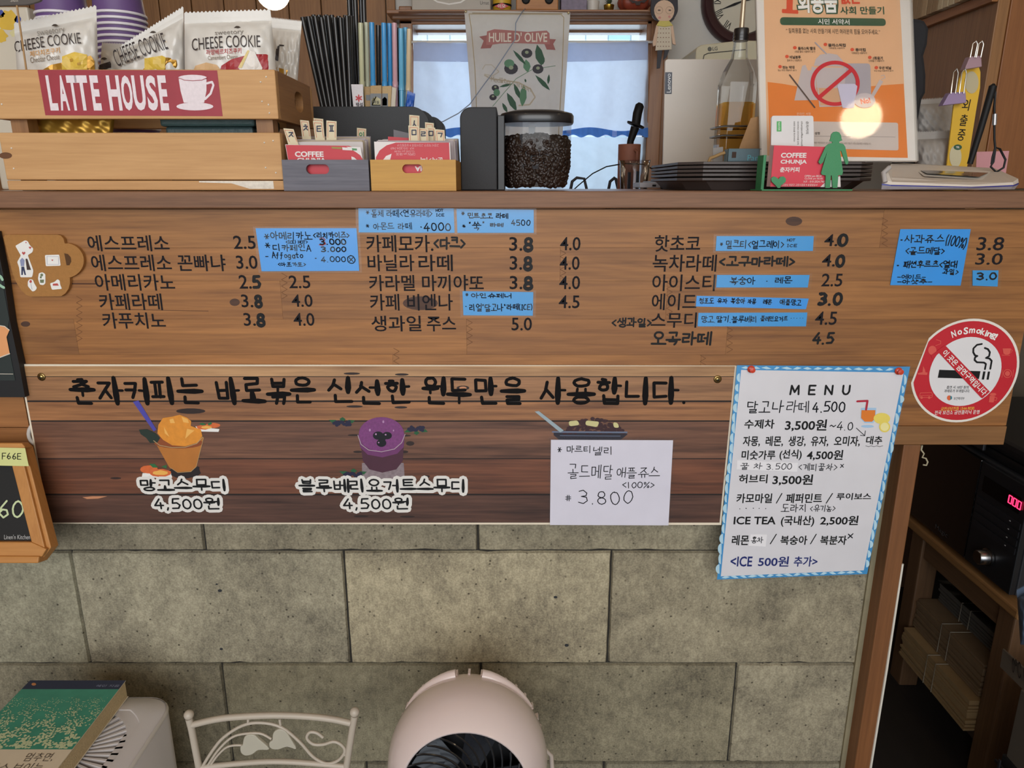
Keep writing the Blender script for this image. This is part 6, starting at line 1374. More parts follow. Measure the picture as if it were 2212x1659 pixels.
# curtains
CL = cloth('thin_white_cotton', '#e0e7f6', .72)
def curtain(name, x0, x1, ytop, ybot, y, folds, amp, lab, m=CL, cat='curtain', sag=0, grp=None):
    S_ = YP(y); mb = MB(); mb.grid(lambda u, v: S_(lerp(x0, x1, u), lerp(ybot(u), ytop(u), v)+0, amp*math.sin(folds*u*6.28+2.2*v*math.sin(u*5))*(1-.55*v)+.004*math.sin(u*40+v*13)*math.sin(v*7)), 60, 24)
    return solo(name, mb, m, lab, cat, grp)
cu = curtain('cafe_curtain', 893, 1400, lambda u: 90+4*math.sin(u*3.1)-3*u, lambda u: 290+5*math.sin(u*9), WY-.066, 5, .014, 'white cotton cafe curtain hung across the rear window')
part('hem_band', (lambda: MB().grid(lambda u, v: YP(WY-.076)(lerp(893, 1400, u), lerp(132, 92, v)+4*math.sin(u*3.1)-3*u, .002*math.sin(u*60)), 60, 3))(), cloth('hem_cotton', '#cfd6ea', .6), cu, label='doubled lilac-white top hem of the curtain')
part('blue_ruffle', (lambda: MB().grid(lambda u, v: YP(WY-.080)(lerp(893, 1400, u), lerp(294+3*math.sin(u*90), 279+4*math.sin(u*23), v), .006*math.sin(u*130)), 120, 3))(), cloth('blue_cotton', '#5f8fd6', .5), cu, label='gathered blue ruffle along the lower edge')
curtain('lower_curtain', 893, 1400, lambda u: 296, lambda u: 420, WY-.055, 9, .008, 'second sheer white curtain below the blue ruffle', cloth('sheer_cotton', '#dfe9f4', .8))
solo('curtain_rod', MB().tube([V(wx0-.01, WY-.068, PZ(91, WY-.065)), V(wx1+.03, WY-.068, PZ(91, WY-.065))], .004, 8), mat('#d8d4cc', .4), 'thin pale rod carrying the cafe curtain', 'rod')
# olive banner
oyb = 1.570
def OM(px, py, o=.0006): 
    return YP(oyb)(px, py, o+.007*math.sin((px-1000)/21)*min(1, max(0, (py-22)/150)))
ol = thing('olive_banner', 'hanging cream cloth with a red ribbon title and olive branches', 'banner', YP(oyb)(1115, 300))
def oq(u, v): 
    a = Vector((1003, 22)).lerp(Vector((1232, 27)), u); b = Vector((1024, 310)).lerp(Vector((1214, 310)), u); p = b.lerp(a, v); return OM(p.x, p.y, 0)
part('cloth_sheet', MB().grid(oq, 44, 20), cloth('printed_canvas', '#dfdad2', .22), ol)
def omp(pts, o): return mpatch(lambda x, y, o_: OM(x, y, o_), pts, o)
def oline(pts, w_, o=.001):
    m = MB()
    for a, b in zip(pts, pts[1:]):
        a, b = Vector(a), Vector(b); n = max(1, int((b-a).length/8)); d = (b-a).normalized(); p = Vector((-d.y, d.x))*w_/2
        for k in range(n):
            s_, e_ = a.lerp(b, k/n), a.lerp(b, (k+1)/n); m.face([OM(*(s_-p), o), OM(*(e_-p), o), OM(*(e_+p), o), OM(*(s_+p), o)])
    return m
BG = mat('#b8a887', .7)
part('border_line', oline([(1013, 30), (1018, 60), (1026, 150), (1032, 300)], 1.8), BG, ol); part('border_line', oline([(1013, 30), (1212, 31), (1218, 38), (1215, 140), (1206, 300)], 1.8), BG, ol)
part('hem_shadow_line', oline([(1020, 28), (1215, 29)], 1.4), mat('#a08f72', .7), ol)
RIB = mat('#b57a78', .7)
part('ribbon_print', omp([(1052, 68), (1068, 63), (1095, 65), (1140, 69), (1165, 67), (1181, 66), (1187, 72), (1188, 96), (1170, 95), (1140, 94), (1110, 93), (1080, 94), (1060, 97), (1050, 97)], .0010), RIB, ol)
part('ribbon_print', omp([(1052, 76), (1035, 79), (1045, 88), (1038, 105), (1060, 104), (1064, 96), (1052, 96)], .0007), mat('#a56b6a', .7), ol)
part('ribbon_print', omp([(1187, 84), (1201, 85), (1195, 95), (1200, 108), (1181, 107), (1176, 95), (1187, 95)], .0007), mat('#a56b6a', .7), ol)
part('title_lettering', txt_mb("HUILE D' OLIVE", (1056, 1182, 70, 91), None, 0, .02, M=lambda x, y: OM(x, y, .0016)), mat('#e5ddd2', .6), ol)
DG_, MG, BL_ = mat('#2f5a45', .6), mat('#5d8f72', .6), mat('#353440', .6)
def leaf(x0, y0, x1, y1, w_, m):
    a, b = Vector((x0, y0)), Vector((x1, y1)); d = (b-a); p = Vector((-d.y, d.x)).normalized()*w_; q = [tuple(a), tuple(a+d*.3+p*.8), tuple(a+d*.6+p), tuple(a+d*.85+p*.5), tuple(b), tuple(a+d*.85-p*.5), tuple(a+d*.6-p), tuple(a+d*.3-p*.8)]
    part('leaf_print', omp(q, .0010), m, ol)
for l in ((1108, 108, 1136, 140, 4), (1160, 96, 1170, 142, 9), (1174, 120, 1172, 140, 4), (1136, 128, 1140, 156, 8), (1156, 162, 1188, 195, 5), (1186, 160, 1184, 182, 3), (1078, 188, 1106, 181, 3), (1110, 180, 1124, 214, 5), (1132, 182, 1128, 230, 8), (1095, 200, 1116, 240, 7), (1085, 222, 1096, 243, 4), (1134, 170, 1136, 178, 2)):
    leaf(*l, DG_ if l[4] != 8 else MG)
for x, y, rx in ((1138, 115, 12), (1104, 148, 15), (1162, 149, 12), (1070, 190, 8), (1065, 210, 8)):
    part('olive_print', omp([(x+rx*math.cos(k*.45), y+rx*.85*math.sin(k*.45)) for k in range(14)], .0014), BL_, ol)
    part('olive_shine', omp([(x+rx*.35*math.cos(k*.8), y-2+rx*.3*math.sin(k*.8)) for k in range(8)], .0019), mat('#9aa88f', .6), ol)
part('olive_print', omp([(1100+11*math.cos(k*.45), 137+9*math.sin(k*.45)) for k in range(14)], .0017), MG, ol); part('olive_print', omp([(1073+7*math.cos(k*.45), 200+8*math.sin(k*.45)) for k in range(14)], .0017), MG, ol)
part('stem_print', oline([(1064, 230), (1085, 205), (1115, 170), (1150, 150), (1200, 142)], 1.4, .0009), mat('#7d9a80', .7), ol)
part('stem_print', oline([(1042, 150), (1048, 140), (1062, 140), (1078, 155), (1064, 164), (1046, 160)], 2, .0008), mat('#c9c1b0', .7), ol)
part('stem_print', oline([(1046, 162), (1060, 170), (1090, 174), (1120, 178), (1146, 192), (1156, 210), (1144, 226), (1120, 228)], 3, .0008), mat('#c2b8a4', .7), ol)
for i, ch in enumerate('Mediterranean'):
    t = i/12; x = 1064+t*80; y = 172+20*t*t+(2 if i else 0)
    part('script_letter', txt_mb(ch, (x-3.2, x+3.2, y-(7 if ch in 'Mdit' else 4.5), y+4), None, 0, 0, M=lambda a, b: OM(a, b, .0013)), mat('#b5ab98', .7), ol)
for x, y, lab in ((1006, 25, 'left'), (1228, 28, 'right')):
    solo('banner_tack', MB().ball(YP(oyb)(x, y, .003), .0042, 12, 8), mat('#d9cba4', .3, .6), 'round tack at the upper %s corner of the hanging cloth' % lab, 'tack', 'tacks of the hanging cloth')
solo('cloth_line', MB().tube([V(wx0-.02, oyb+.004, PZ(25, oyb)), V(wx1+.05, oyb+.004, PZ(25, oyb))], .0018, 6), mat('#6d4a30', .6), 'thin brown rail from which the olive cloth hangs', 'rail')
solo('white_cable', MB().tube([YP(1.608)(1134, 19), YP(1.555)(1128, 26)]+[YP(1.53)(x, y) for x, y in ((1122, 35), (1114, 50), (1113, 85), (1095, 112), (1070, 150), (1040, 190), (1015, 225), (990, 245), (958, 262), (930, 272))], .0016, 6), mat('#8e9bb0', .5), 'thin pale cable hanging from the radio across the olive cloth', 'cable')

# things on the shelf over the window
sy_ = 1.612; Ss = YP(sy_)
def shx(px): return PX(px, 10, sy_)
dv = thing('wall_console', 'flat white and grey device with an arched line at the left of the wall shelf', 'device', (shx(975), sy_, SZ))
part('body', MB().box(shx(889), shx(1060), sy_, sy_+.085, SZ, SZ+.14), mat('#b9b3aa', .5), dv, bevel=.004)
part('arc_trim', MB().line(YP(sy_-.0003), [(926, -8), (945, 4), (970, 9), (995, 5), (1012, -6)], 3, .0003), mat('#e4e2de', .3), dv)
txt('Urnat', (1037, 1056, 2, 10), YP(sy_-.0003), mat('#5f5a55', .5), dv, .0006, 0)
yt = thing('yellow_tin', 'small yellow rounded tin with a red and white diamond label', 'tin', (shx(1084), sy_+.03, SZ))
part('tin_body', MB().lathe([(.022, 0), (.029, .008), (.030, .05), (.02, .075)], Matrix.Translation((shx(1084), sy_+.03, SZ)), 20), mat('#d6ad35', .4), yt)
part('dark_band', MB().lathe([(.0305, .018), (.0308, .024)], Matrix.Translation((shx(1084), sy_+.03, SZ)), 20, caps=False), BLACK, yt)
part('diamond_label', MB().poly(YP(sy_-.004), [(1068, 13), (1084, 6), (1099, 13), (1084, 20)], 0), mat('#c8303a', .4), yt); txt('이모', (1075, 1092, 9, 17), YP(sy_-.0045), CW, yt, 0, .02)
rd = thing('wooden_radio', 'small wooden radio with two black speaker discs on the wall shelf', 'radio', (shx(1160), sy_, SZ))
part('cabinet', MB().box(shx(1115), shx(1206), sy_, sy_+.07, SZ+.004, SZ+.10), wood('#c98d52', '#9b6434', 2, 0, .45, .6, 0), rd, bevel=.003)
for x in (1136, 1186): part('speaker_disc', MB().lathe([(.0135, 0), (.0135, .003), (.009, .001)], Matrix.Translation(YP(sy_-.0005)(x, -1)) @ Matrix.Rotation(math.pi/2, 4, 'X'), 20), BLACK, rd)
part('foot', MB().box(shx(1118), shx(1126), sy_+.01, sy_+.06, SZ, SZ+.004).box(shx(1196), shx(1204), sy_+.01, sy_+.06, SZ, SZ+.004), BLACK, rd)
pb = solo('purple_box', MB().box(shx(1212), shx(1268), sy_, sy_+.06, SZ, SZ+.09), mat('#7d7389', .5, var=.35, vscale=90), 'mottled purple carton right of the wooden radio', 'box', bevel=.002)
wp_ = solo('white_pot', MB().lathe([(.014, 0), (.018, .002), (.0225, .034), (.020, .034), (.016, .006)], Matrix.Translation((shx(1282), sy_+.03, SZ)), 20), mat('#d3cfc8', .4), 'small white ceramic pot on the wall shelf', 'pot')
gp_ = thing('gold_pot_plant', 'small gold pot with a dark green tuft on the wall shelf', 'plant', (shx(1318), sy_+.03, SZ))
part('pot', MB().lathe([(.011, 0), (.014, .002), (.017, .024)], Matrix.Translation((shx(1318), sy_+.03, SZ)), 18), mat('#a98836', .25, .9), gp_)
tf = MB(); rt_ = random.Random(6)
for _ in range(50):
    a = rt_.uniform(0, 6.28); b_ = V(shx(1318), sy_+.03, SZ+.022); e_ = b_+V(math.cos(a)*rt_.uniform(.004, .018), math.sin(a)*rt_.uniform(.004, .018), rt_.uniform(.012, .035)); d = V(-math.sin(a), math.cos(a), 0)*.0016; tf.face([b_-d, (b_+e_)/2-d*1.4+V(0, 0, .002), e_, (b_+e_)/2+d*1.4+V(0, 0, .002)])
part('leaves', tf, mat('#41503a', .6), gp_, kind='stuff')
pk = thing('pumpkin_ornament', 'red-brown carved pumpkin ornament at the right of the wall shelf', 'ornament', (shx(1375), sy_+.04, SZ))
PM = Matrix.Translation((shx(1375), sy_+.045, SZ+.033)); mb = MB(); rings = []
for j in range(11):
    ph = math.pi*j/10; rr_ = max(.001, math.sin(ph))
    rings.append([PM @ V(.052*rr_*(1+.06*math.cos(8*a))*math.cos(a), .045*rr_*(1+.06*math.cos(8*a))*math.sin(a), -.033*math.cos(ph)) for a in [2*math.pi*k/48 for k in range(48)]])
part('shell', MB().loft(rings, True, True), mat('#8d3f2c', .45), pk)
part('carved_mouth', MB().poly(YP(sy_-.003), [(1351, -4), (1362, 2), (1366, 7), (1372, 6), (1374, 11), (1382, 11), (1384, 5), (1392, 6), (1402, -4), (1390, 0), (1378, 3), (1364, 0)], 0), mat('#2a1712', .6), pk)

# doll hanging on the window post
dl = thing('wooden_doll', 'flat wooden girl doll with dark bob hair and yellow collar', 'doll', YP(1.565)(1435, 150))
SD = YP(1.565)
def dp(nm, pts, m, o=0, th=.006): return part(nm, MB().prism([SD(x, y, o) for x, y in pts], V(0, th, 0)), m, dl, bevel=.0008)
dp('hair', rnd(0, [(1408, -10), (1424, -26), (1448, -26), (1464, -8), (1465, 24), (1458, 38), (1450, 46), (1420, 46), (1410, 38), (1405, 22)], 7), mat('#2c2a33', .6))
dp('face', [(1435+22*math.cos(k*.314), 22+26*math.sin(k*.314)*(1 if math.sin(k*.314) > 0 else .85)) for k in range(20)], mat('#d9bba2', .6), .002)
dp('collar', [(1424, 45), (1446, 45), (1454, 55), (1436, 58), (1418, 55)], mat('#cfc36a', .6), .003)
dp('dress', [(1422, 55), (1450, 55), (1451, 107), (1416, 109)], mat('#d5cbb8', .6), .001)
for pts in ([(1418, 54), (1423, 58), (1417, 98), (1411, 100), (1410, 92)], [(1454, 54), (1449, 58), (1453, 95), (1460, 97), (1459, 90)]): dp('arm', pts, mat('#d9bba2', .6), .002)
for pts in ([(1421, 108), (1431, 108), (1426, 147), (1419, 148)], [(1436, 108), (1446, 107), (1440, 124), (1433, 130)]): dp('leg', pts, mat('#35363f', .6))
fm = MB(); 
for x in (1424, 1447): fm.disc(SD, x, 22, 3, 1.6, .0034)
part('eye', fm, mat('#6b5b52', .6), dl)
part('cheek', MB().disc(SD, 1425, 38, 3, 2.4, .0034).disc(SD, 1446, 36, 2.6, 2.6, .0034), mat('#cf8f88', .6), dl)
part('glasses', MB().line(SD, [(1424+8*math.cos(k*.524), 22+8*math.sin(k*.524)) for k in range(13)], .8, .0032).line(SD, [(1446+8*math.cos(k*.524), 22+8*math.sin(k*.524)) for k in range(13)], .8, .0032), mat('#b39a80', .6), dl)
dm = MB()
for i in range(5):
    for j in range(5): dm.disc(SD, 1421+j*6, 62+i*9.5, 1.4, 1.1, .0016, 6)
part('dress_print', dm, mat('#8f6f5c', .6), dl, kind='stuff')
# post at the right of the window carrying the doll
part('frame_post', MB().box(PX(1400, 200, WY-.05), PX(1430, 200, WY-.05), WY-.06, WY-.001, .9, PZ(24, WY-.06)), WF, win, bevel=.003)
# wall clock
ck = thing('wall_clock', 'round wall clock with a dark brown rim and roman numerals', 'clock', YP(WY)(1608, 105))
Sk = YP(WY-.02); cc = (1606, 2); rk = 92*mpp(1600, 10, WY); CM = Matrix.Translation(YP(WY-.002)(*cc)) @ Matrix.Rotation(math.pi/2, 4, 'X')
part('rim', MB().lathe([(rk, 0), (rk, .018), (rk*.93, .028), (rk*.78, .024), (rk*.72, .014), (rk*.72, .0)], CM, 48, caps=False), mat('#3a2226', .35, coat=.3), ck)
part('dial', MB().lathe([(rk*.73, .010), (.001, .010)], CM, 40, caps=False), mat('#cdc8b8', .6), ck)
Sd = YP(WY-.0126); cpt = Sd(*cc)
for ch, a in (('IX', 180), ('VIII', 208), ('VII', 238), ('X', 152)):
    vs, fs = glyphs(ch, .01); a0 = min(v.x for v in vs); a1 = max(v.x for v in vs); b0 = min(v.y for v in vs); b1 = max(v.y for v in vs)
    th = math.radians(a); wd = {'IX': .018, 'VIII': .026, 'VII': .022, 'X': .012}[ch]
    cN = cpt+V(math.cos(th), 0, math.sin(th))*rk*.60; up = V(math.cos(th), 0, math.sin(th)); rt2 = V(up.z, 0, -up.x)
    part('numeral', MB().add([cN+rt2*((v.x-a0)/(a1-a0)-.5)*wd+up*((v.y-b0)/(b1-b0)-.5)*.022 for v in vs], fs), BLACK, ck)
for a, L_, w_ in ((200, .62, .004), (18, .4, .005)):
    th = math.radians(a); u_ = V(math.cos(th), 0, math.sin(th)); n2 = V(-u_.z, 0, u_.x); c_ = cpt+V(0, -.002, 0)
    part('hand', MB().face([c_-n2*w_*.4, c_+u_*rk*L_*.35-n2*w_, c_+u_*rk*L_, c_+u_*rk*L_*.35+n2*w_, c_+n2*w_*.4]), BLACK, ck)
# white appliance with LG mark
ap = thing('white_appliance', 'cream white appliance with a grooved front behind the laptop', 'appliance', (PX(1560, 100, 1.35), 1.35, WT))
xa, xb = PX(1503, 120, 1.35), PX(1660, 120, 1.35); zt_ = PZ(98, 1.35)
Sa = YP(1.35)
part('body', MB().prism([V(xa, 1.35, WT), V(xb, 1.35, WT), V(xb, 1.35, zt_+.012)]+[Sa(1600, 87), Sa(1515, 97), Sa(1506, 102), V(xa, 1.35, PZ(110, 1.35))], V(0, .22, 0)), mat('#c9c2a6', .45), ap, bevel=.003)
part('front_groove', MB().line(YP(1.3498), [(1519, 128), (1521, 119), (1530, 115), (1610, 107)], 2, .0003), mat('#3b382f', .5), ap)
part('round_mark', MB().disc(YP(1.3498), 1533, 106, 4.5, 5, .0004), mat('#5b5a52', .5), ap); txt('LG', (1539, 1550, 101, 109), YP(1.3498), mat('#5b5a52', .5), ap, .0006, .02, 5)
# mug with muddler, pitcher, kettle wire
my = 1.02; WZ = WT
mg_ = thing('terracotta_mug', 'tall terracotta mug holding a black tool, by the window', 'mug', (PX(1358, 400, my), my, WZ))
mx_ = PX(1358, 360, my); mr_ = 24*mpp(1358, 360, my)
part('mug_wall', MB().lathe([(mr_*.9, WZ), (mr_*.95, WZ+.004), (mr_, PZ(312, my)), (mr_*.9, PZ(312, my)), (mr_*.85, WZ+.006)], Matrix.Translation((mx_, my, 0)), 28), mat('#9c6552', .6), mg_)
part('handle', MB().tube([V(mx_+.01, my-mr_*.9, PZ(325, my)), V(mx_+.014, my-mr_*1.4, PZ(330, my)), V(mx_+.014, my-mr_*1.4, PZ(350, my)), V(mx_+.006, my-mr_*.9, PZ(356, my))], .004, 8), mat('#8a5746', .6), mg_)
tl = thing('hand_blender', 'black hand tool with a round guard standing in the terracotta mug', 'tool', V(mx_, my, WZ+.007))
Sm_ = YP(my)
part('shaft', MB().tube([V(mx_-.008, my, WZ+.012), Sm_(1362, 305), Sm_(1372, 275)], [.008, .0085, .011], 12), BLACK, tl)
part('guard', MB().lathe([(.002, -.004), (.022, -.002), (.023, .002), (.002, .004)], Matrix.Translation(Sm_(1373, 270)) @ Matrix.Rotation(.35, 4, 'Y'), 24), BLACK, tl)
part('handle', MB().tube([Sm_(1373, 272), Sm_(1377, 245), Sm_(1382, 228), Sm_(1384, 223)], [.011, .0115, .011, .006], 14), BLACK, tl)
pt_ = thing('clear_pitcher', 'clear plastic pitcher with dark contents beside the window post', 'pitcher', (PX(1370, 400, .80), .80, CTZ-.03))
px_c, pr_ = PX(1370, 380, .80), 34*mpp(1370, 380, .80)
part('pitcher_wall', MB().lathe([(pr_*.8, CTZ-.03), (pr_*.95, PZ(352, .80)), (pr_, PZ(346, .80)), (pr_*.97, PZ(346, .80))], Matrix.Translation((px_c, .80, 0)), 28, caps=False), thin_glass('pitcher_plastic', (.75, .75, .78), .4, .08), pt_)
part('pitcher_base', MB().lathe([(pr_*.8, CTZ-.03), (pr_*.8, CTZ-.026)], Matrix.Translation((px_c, .80, 0)), 28), mat('#44444a', .5), pt_)
part('inner_strips', MB().box(px_c-.015, px_c-.009, .79, .80, CTZ-.025, PZ(372, .80)).box(px_c+.004, px_c+.010, .79, .80, CTZ-.025, PZ(370, .80)), mat('#2b2b30', .5), pt_)
solo('pitcher_stand', MB().box(px_c-.05, px_c+.05, .74, .90, 0, CTZ-.0305), mat('#5c4633', .6), 'narrow cabinet below the counter level carrying the clear pitcher', 'cabinet')
solo('black_cable', MB().tube([YP(.95)(x, y) for x, y in ((1237, 412), (1250, 400), (1280, 375), (1310, 360), (1350, 353), (1390, 355), (1415, 368), (1428, 385), (1432, 405))], .0016, 6), BLACK, 'thin black cable arching in front of the window beside the clear pitcher', 'cable')
for i, (x0, x1) in enumerate(((1232, 1268), (1314, 1336))):
    S_ = YP(1.1); solo('dark_bracket', MB().tube([S_(x0, 412), S_(x0+4, 392), S_(x0+14, 384), S_(x1-6, 386), S_(x1, 412)], .004, 8), mat('#2c2d35', .5), 'dark curved metal bracket low in front of the window, the %s one' % ['left', 'right'][i], 'bracket', 'dark brackets by the window')

# lamps
def bulb(c, r, e, lab, hang):
    t = thing('globe_lamp', lab, 'lamp', c, 'warm globe lamps')
    m = mat('#ffe3bb', .4, emit=9); part('globe', MB().ball(c, r, 24, 14), m, t)
    part('socket', MB().lathe([(.014, r*.9), (.014, r*.9+.04), (.004, r*.9+.05)], Matrix.Translation(c), 16), BLACK, t)
    part('hanging_cord', MB().tube([c+V(0, 0, r+.04), V(c.x, c.y, 2.619)], .002, 6), BLACK, t)
    light('globe_light', 'POINT', c+V(0, 0, -.0), e, (1, .78, .50), r)
c1 = YP(.85)(589, -18)
bulb(c1, 36*mpp(589, -18, .85), 14, 'glowing warm globe lamp hanging over the rear worktop at the upper left', True)
# lamp mirrored in the gloss of the poster
hp = Sp(1858, 258); d = (hp-CAM).normalized(); rf = d-2*d.dot(Sp.n)*Sp.n
for k in (0,):
    c2 = hp+rf*((2.05-hp.z)/rf.z if rf.z > .05 else 1.2)
    pass
bulb(V(c2.x, c2.y, c2.z), .05, 9, 'warm globe lamp over the customer side, mirrored in the poster', True)
bulb(V(.62, 1.0, 2.25), .05, 12, 'warm globe lamp over the rear worktop, out near the shelf unit', True)  # extra lamp out of view, added to brighten the shelf unit
bulb(V(-.25, c2.y-.05, 2.05), .05, 9, 'warm globe lamp over the customer side, nearer the middle', True)
bulb(V(-1.0, c2.y-.2, 2.05), .05, 9, 'warm globe lamp over the customer side, far left', True)

# ================================================================ LEFT SIDE
# dark chalk menu on the left
yk = -.0135; SK = YP(yk)
kb = thing('chalk_menu', 'dark green chalk menu in a black frame at the left edge', 'board', SK(0, 860))
edge_ = [(-150, 560), (2, 560), (41, 690), (49, 855), (-150, 855)]
part('dark_frame', MB().prism([SK(x, y) for x, y in [(-150, 500), (-12, 500), (8, 600), (22, 697), (41, 786), (54, 858), (-150, 858)]], V(0, .012, 0)), mat('#17181b', .6), kb)
part('chalk_face', MB().prism([SK(x, y, .0006) for x, y in [(-150, 540), (-8, 540), (3, 598), (20, 690), (14, 725), (33, 822), (-150, 822)]], V(0, .0004, 0)), mat('#27302f', .7, var=.12), kb)
part('orange_shape', MB().poly(SK, [(-60, 690), (-10, 703), (10, 706), (20, 714), (14, 728), (21, 764), (0, 772), (-60, 776)], .0012), mat('#e6a06a', .6), kb)
part('pale_outline', MB().line(SK, [(-60, 690), (-10, 702), (10, 705), (20, 713)], 2, .0014).line(SK, [(21, 764), (0, 772), (-60, 776)], 2, .0014).line(SK, [(-60, 807), (28, 808)], 1.2, .0014), mat('#d9cfc0', .6), kb)
part('chalk_stroke', MB().line(SK, [(-10, 590), (2, 598), (5, 604)], 6, .0014).line(SK, [(-6, 612), (4, 619), (8, 621)], 6, .0014), mat('#9fc7ad', .7), kb)
# brown cabinet board behind
bb = thing('side_cabinet', 'brown wooden cabinet front at the left end of the counter', 'cabinet', (PX(0, 900, .04), .04, 0))
sx1 = PX(42, 786, 0)+.075
part('front_board', MB().box(-1.6, PX(62, 900, .012), .009, .025, PZ(921, .012), PZ(852, .012)-.0), PINEX, bb)
part('front_board', MB().box(-1.6, PX(75, 950, .012), .009, .026, PZ(968, .012), PZ(922.5, .012)), PINEX, bb)
part('top_board', MB().box(-1.6, sx1-.075, .0215, .028, PZ(850, .012), PZ(500, .012)), PINEX, bb)
hg = thing('white_mug', 'white mug whose rounded side shows left of the banner edge', 'mug', (PX(75, 940, -.0), .0, PZ(962, -.03)))
mrr = 22*mpp(80, 935, -.02)
part('mug_handle', MB().tube([YP(-.001)(84+22*math.cos(math.radians(a)), 937-24*math.sin(math.radians(a))) for a in range(80, 281, 20)], .0026, 10), mat('#cfcac4', .35), hg)
# framed chalkboard
Sq = TP(1215, -.075, 965, -.035)
fb = thing('framed_chalkboard', 'small chalkboard in a pale wooden frame at the lower left', 'chalkboard', Sq(0, 1215))
PW = wood('#cf9450', '#a5692f', 1.2, 0, .5, .6, .02); PWV = wood('#cf9450', '#a5692f', 1.2, 2, .5, .6, .02)
part('slate', MB().prism([Sq(x, y, -.004) for x, y in ((-260, 985), (35, 985), (72, 1175), (-260, 1175))], -Sq.n*.003), mat('#131313', .7), fb)
part('frame_rail', MB().prism([Sq(x, y, .002) for x, y in ((-260, 957), (46, 957), (54, 966), (30, 1002), (-260, 1002))], -Sq.n*.014), PW, fb, bevel=.001)
part('frame_stile', MB().prism([Sq(x, y, .002) for x, y in ((20, 985), (47, 985), (98, 1190), (68, 1172))], -Sq.n*.014), PWV, fb, bevel=.001)
part('frame_side', MB().prism([Sq(x, y, -.002) for x, y in ((46, 960), (54, 966), (110, 1183), (85, 1216), (78, 1180))], -Sq.n*.016), PWV, fb, bevel=.001)
part('frame_rail', MB().prism([Sq(x, y, .004) for x, y in ((-260, 1170), (66, 1171), (100, 1186), (90, 1203), (-260, 1203))], -Sq.n*.014), PW, fb, bevel=.0015)
part('frame_foot', MB().prism([Sq(x, y, .007) for x, y in ((-260, 1200), (84, 1202), (82, 1217), (-260, 1217))], -Sq.n*.02), PW, fb, bevel=.0015)
CHK = mat('#c9d6a8', .8)
pen('60', (-4, 52, 1080, 1120), Sq, 4, CHK, fb, .0002-.0038, 'chalk_writing', jit=.03)
txt("Linen'n Kitchen", (9, 65, 1155, 1165), Sq, mat('#b9b9b9', .6), fb, -.0036, .0, name='maker_lettering')
sn = thing('sticky_note', 'pale yellow paper note with letters and digits on the chalkboard frame', 'note', Sq(30, 1006))
part('paper', MB().prism([Sq(x, y, .0035) for x, y in ((-40, 966), (54, 968), (62, 1007), (-40, 1005))], -Sq.n*.0005), mat('#d3d68f', .6), sn)
pen('F66E', (4, 46, 978, 993), Sq, 1.5, PEN, sn, .0039, jit=.02)
fbz = Sq(0, 1217).z
part('mount_block', MB().box(Sq(20, 1100).x-.12, Sq(20, 1100).x-.04, -.036, .024, fbz+.08, fbz+.11), PINEX, fb)

# ---------- air purifier
pz = .452; Sz = ZP(pz)
pc_r = Sz(364, 1530).x; pyb = Sz(300, 1505).y
w2 = .102; pcx, pcy = pc_r-w2, pyb-w2
ap2 = thing('air_purifier', 'light grey square air purifier with radial top vents at the lower left', 'air purifier', (pcx, pcy, 0))
def rsq(w_, z, r_=.032, n=6):
    pts = []
    for sx_, sy__, a0 in ((1, 1, 0), (-1, 1, 90), (-1, -1, 180), (1, -1, 270)):
        for k in range(n+1):
            a = math.radians(a0+90*k/n); pts.append(V(pcx+sx_*(w_-r_)+r_*math.cos(a), pcy+sy__*(w_-r_)+r_*math.sin(a), z))
    return pts
PUR_ = mat('#cfcaca', .4, var=.02, coat=.2)
o_r = rsq(w2, pz-.004); t_r = rsq(w2-.003, pz)
def on_circle(r_, z):
    return [V(pcx+r_*math.cos(a), pcy+r_*math.sin(a), z) for a in [math.atan2(p.y-pcy, p.x-pcx) for p in t_r]]
vr = Sz(303, 1585).x-pcx
vr = w2-.009
part('housing', MB().loft([rsq(w2-.006, 0), rsq(w2-.002, .02), rsq(w2+.0, .2), o_r, t_r], True, True), PUR_, ap2) if False else part('housing', MB().loft([rsq(w2-.006, .0), rsq(w2, .02), o_r, t_r, on_circle(vr, pz), on_circle(vr-.001, pz-.0012), on_circle(vr-.012, pz-.0012)], True, False), PUR_, ap2)
part('edge_trim', MB().loft([rsq(w2+.0006, pz-.006), rsq(w2+.0006, pz-.0035), rsq(w2-.001, pz-.0003)], True, False), mat('#dcd6d0', .4), ap2)
part('vent_floor', MB().lathe([(vr-.011, pz-.012), (.001, pz-.012)], Matrix.Translation((pcx, pcy, 0)), 48, caps=False), mat('#23262c', .6), ap2)
part('vent_ring', MB().lathe([(vr-.011, pz-.012), (vr-.012, pz-.0011), (vr-.016, pz-.0011), (vr-.017, pz-.012)], Matrix.Translation((pcx, pcy, 0)), 64, caps=False), PUR_, ap2)
part('vent_hub', MB().lathe([(.016, pz-.012), (.016, pz-.001), (.013, pz), (.001, pz)], Matrix.Translation((pcx, pcy, 0)), 40), PUR_, ap2)
nr = 44; first = None
for k in range(nr):
    a = 2*math.pi*k/nr
    if first is None:
        m = MB(); L0, L1 = .015, vr-.0125
        m.add([(L0, -.0007, -.010), (L1, -.0024, -.010), (L1, .0024, -.010), (L0, .0007, -.010), (L0, -.0007, 0), (L1, -.0024, 0), (L1, .0024, 0), (L0, .0007, 0)], [(0,3,2,1),(4,5,6,7),(0,1,5,4),(1,2,6,5),(2,3,7,6),(3,0,4,7)])
        first = finish('vent_fin', m, PUR_, Vector(), .0006); first.parent = ap2; o = first
    else: o = first.copy(); C.objects.link(o)
    o.location = (0, 0, pz-.0012); o.rotation_euler = (0, 0, a)
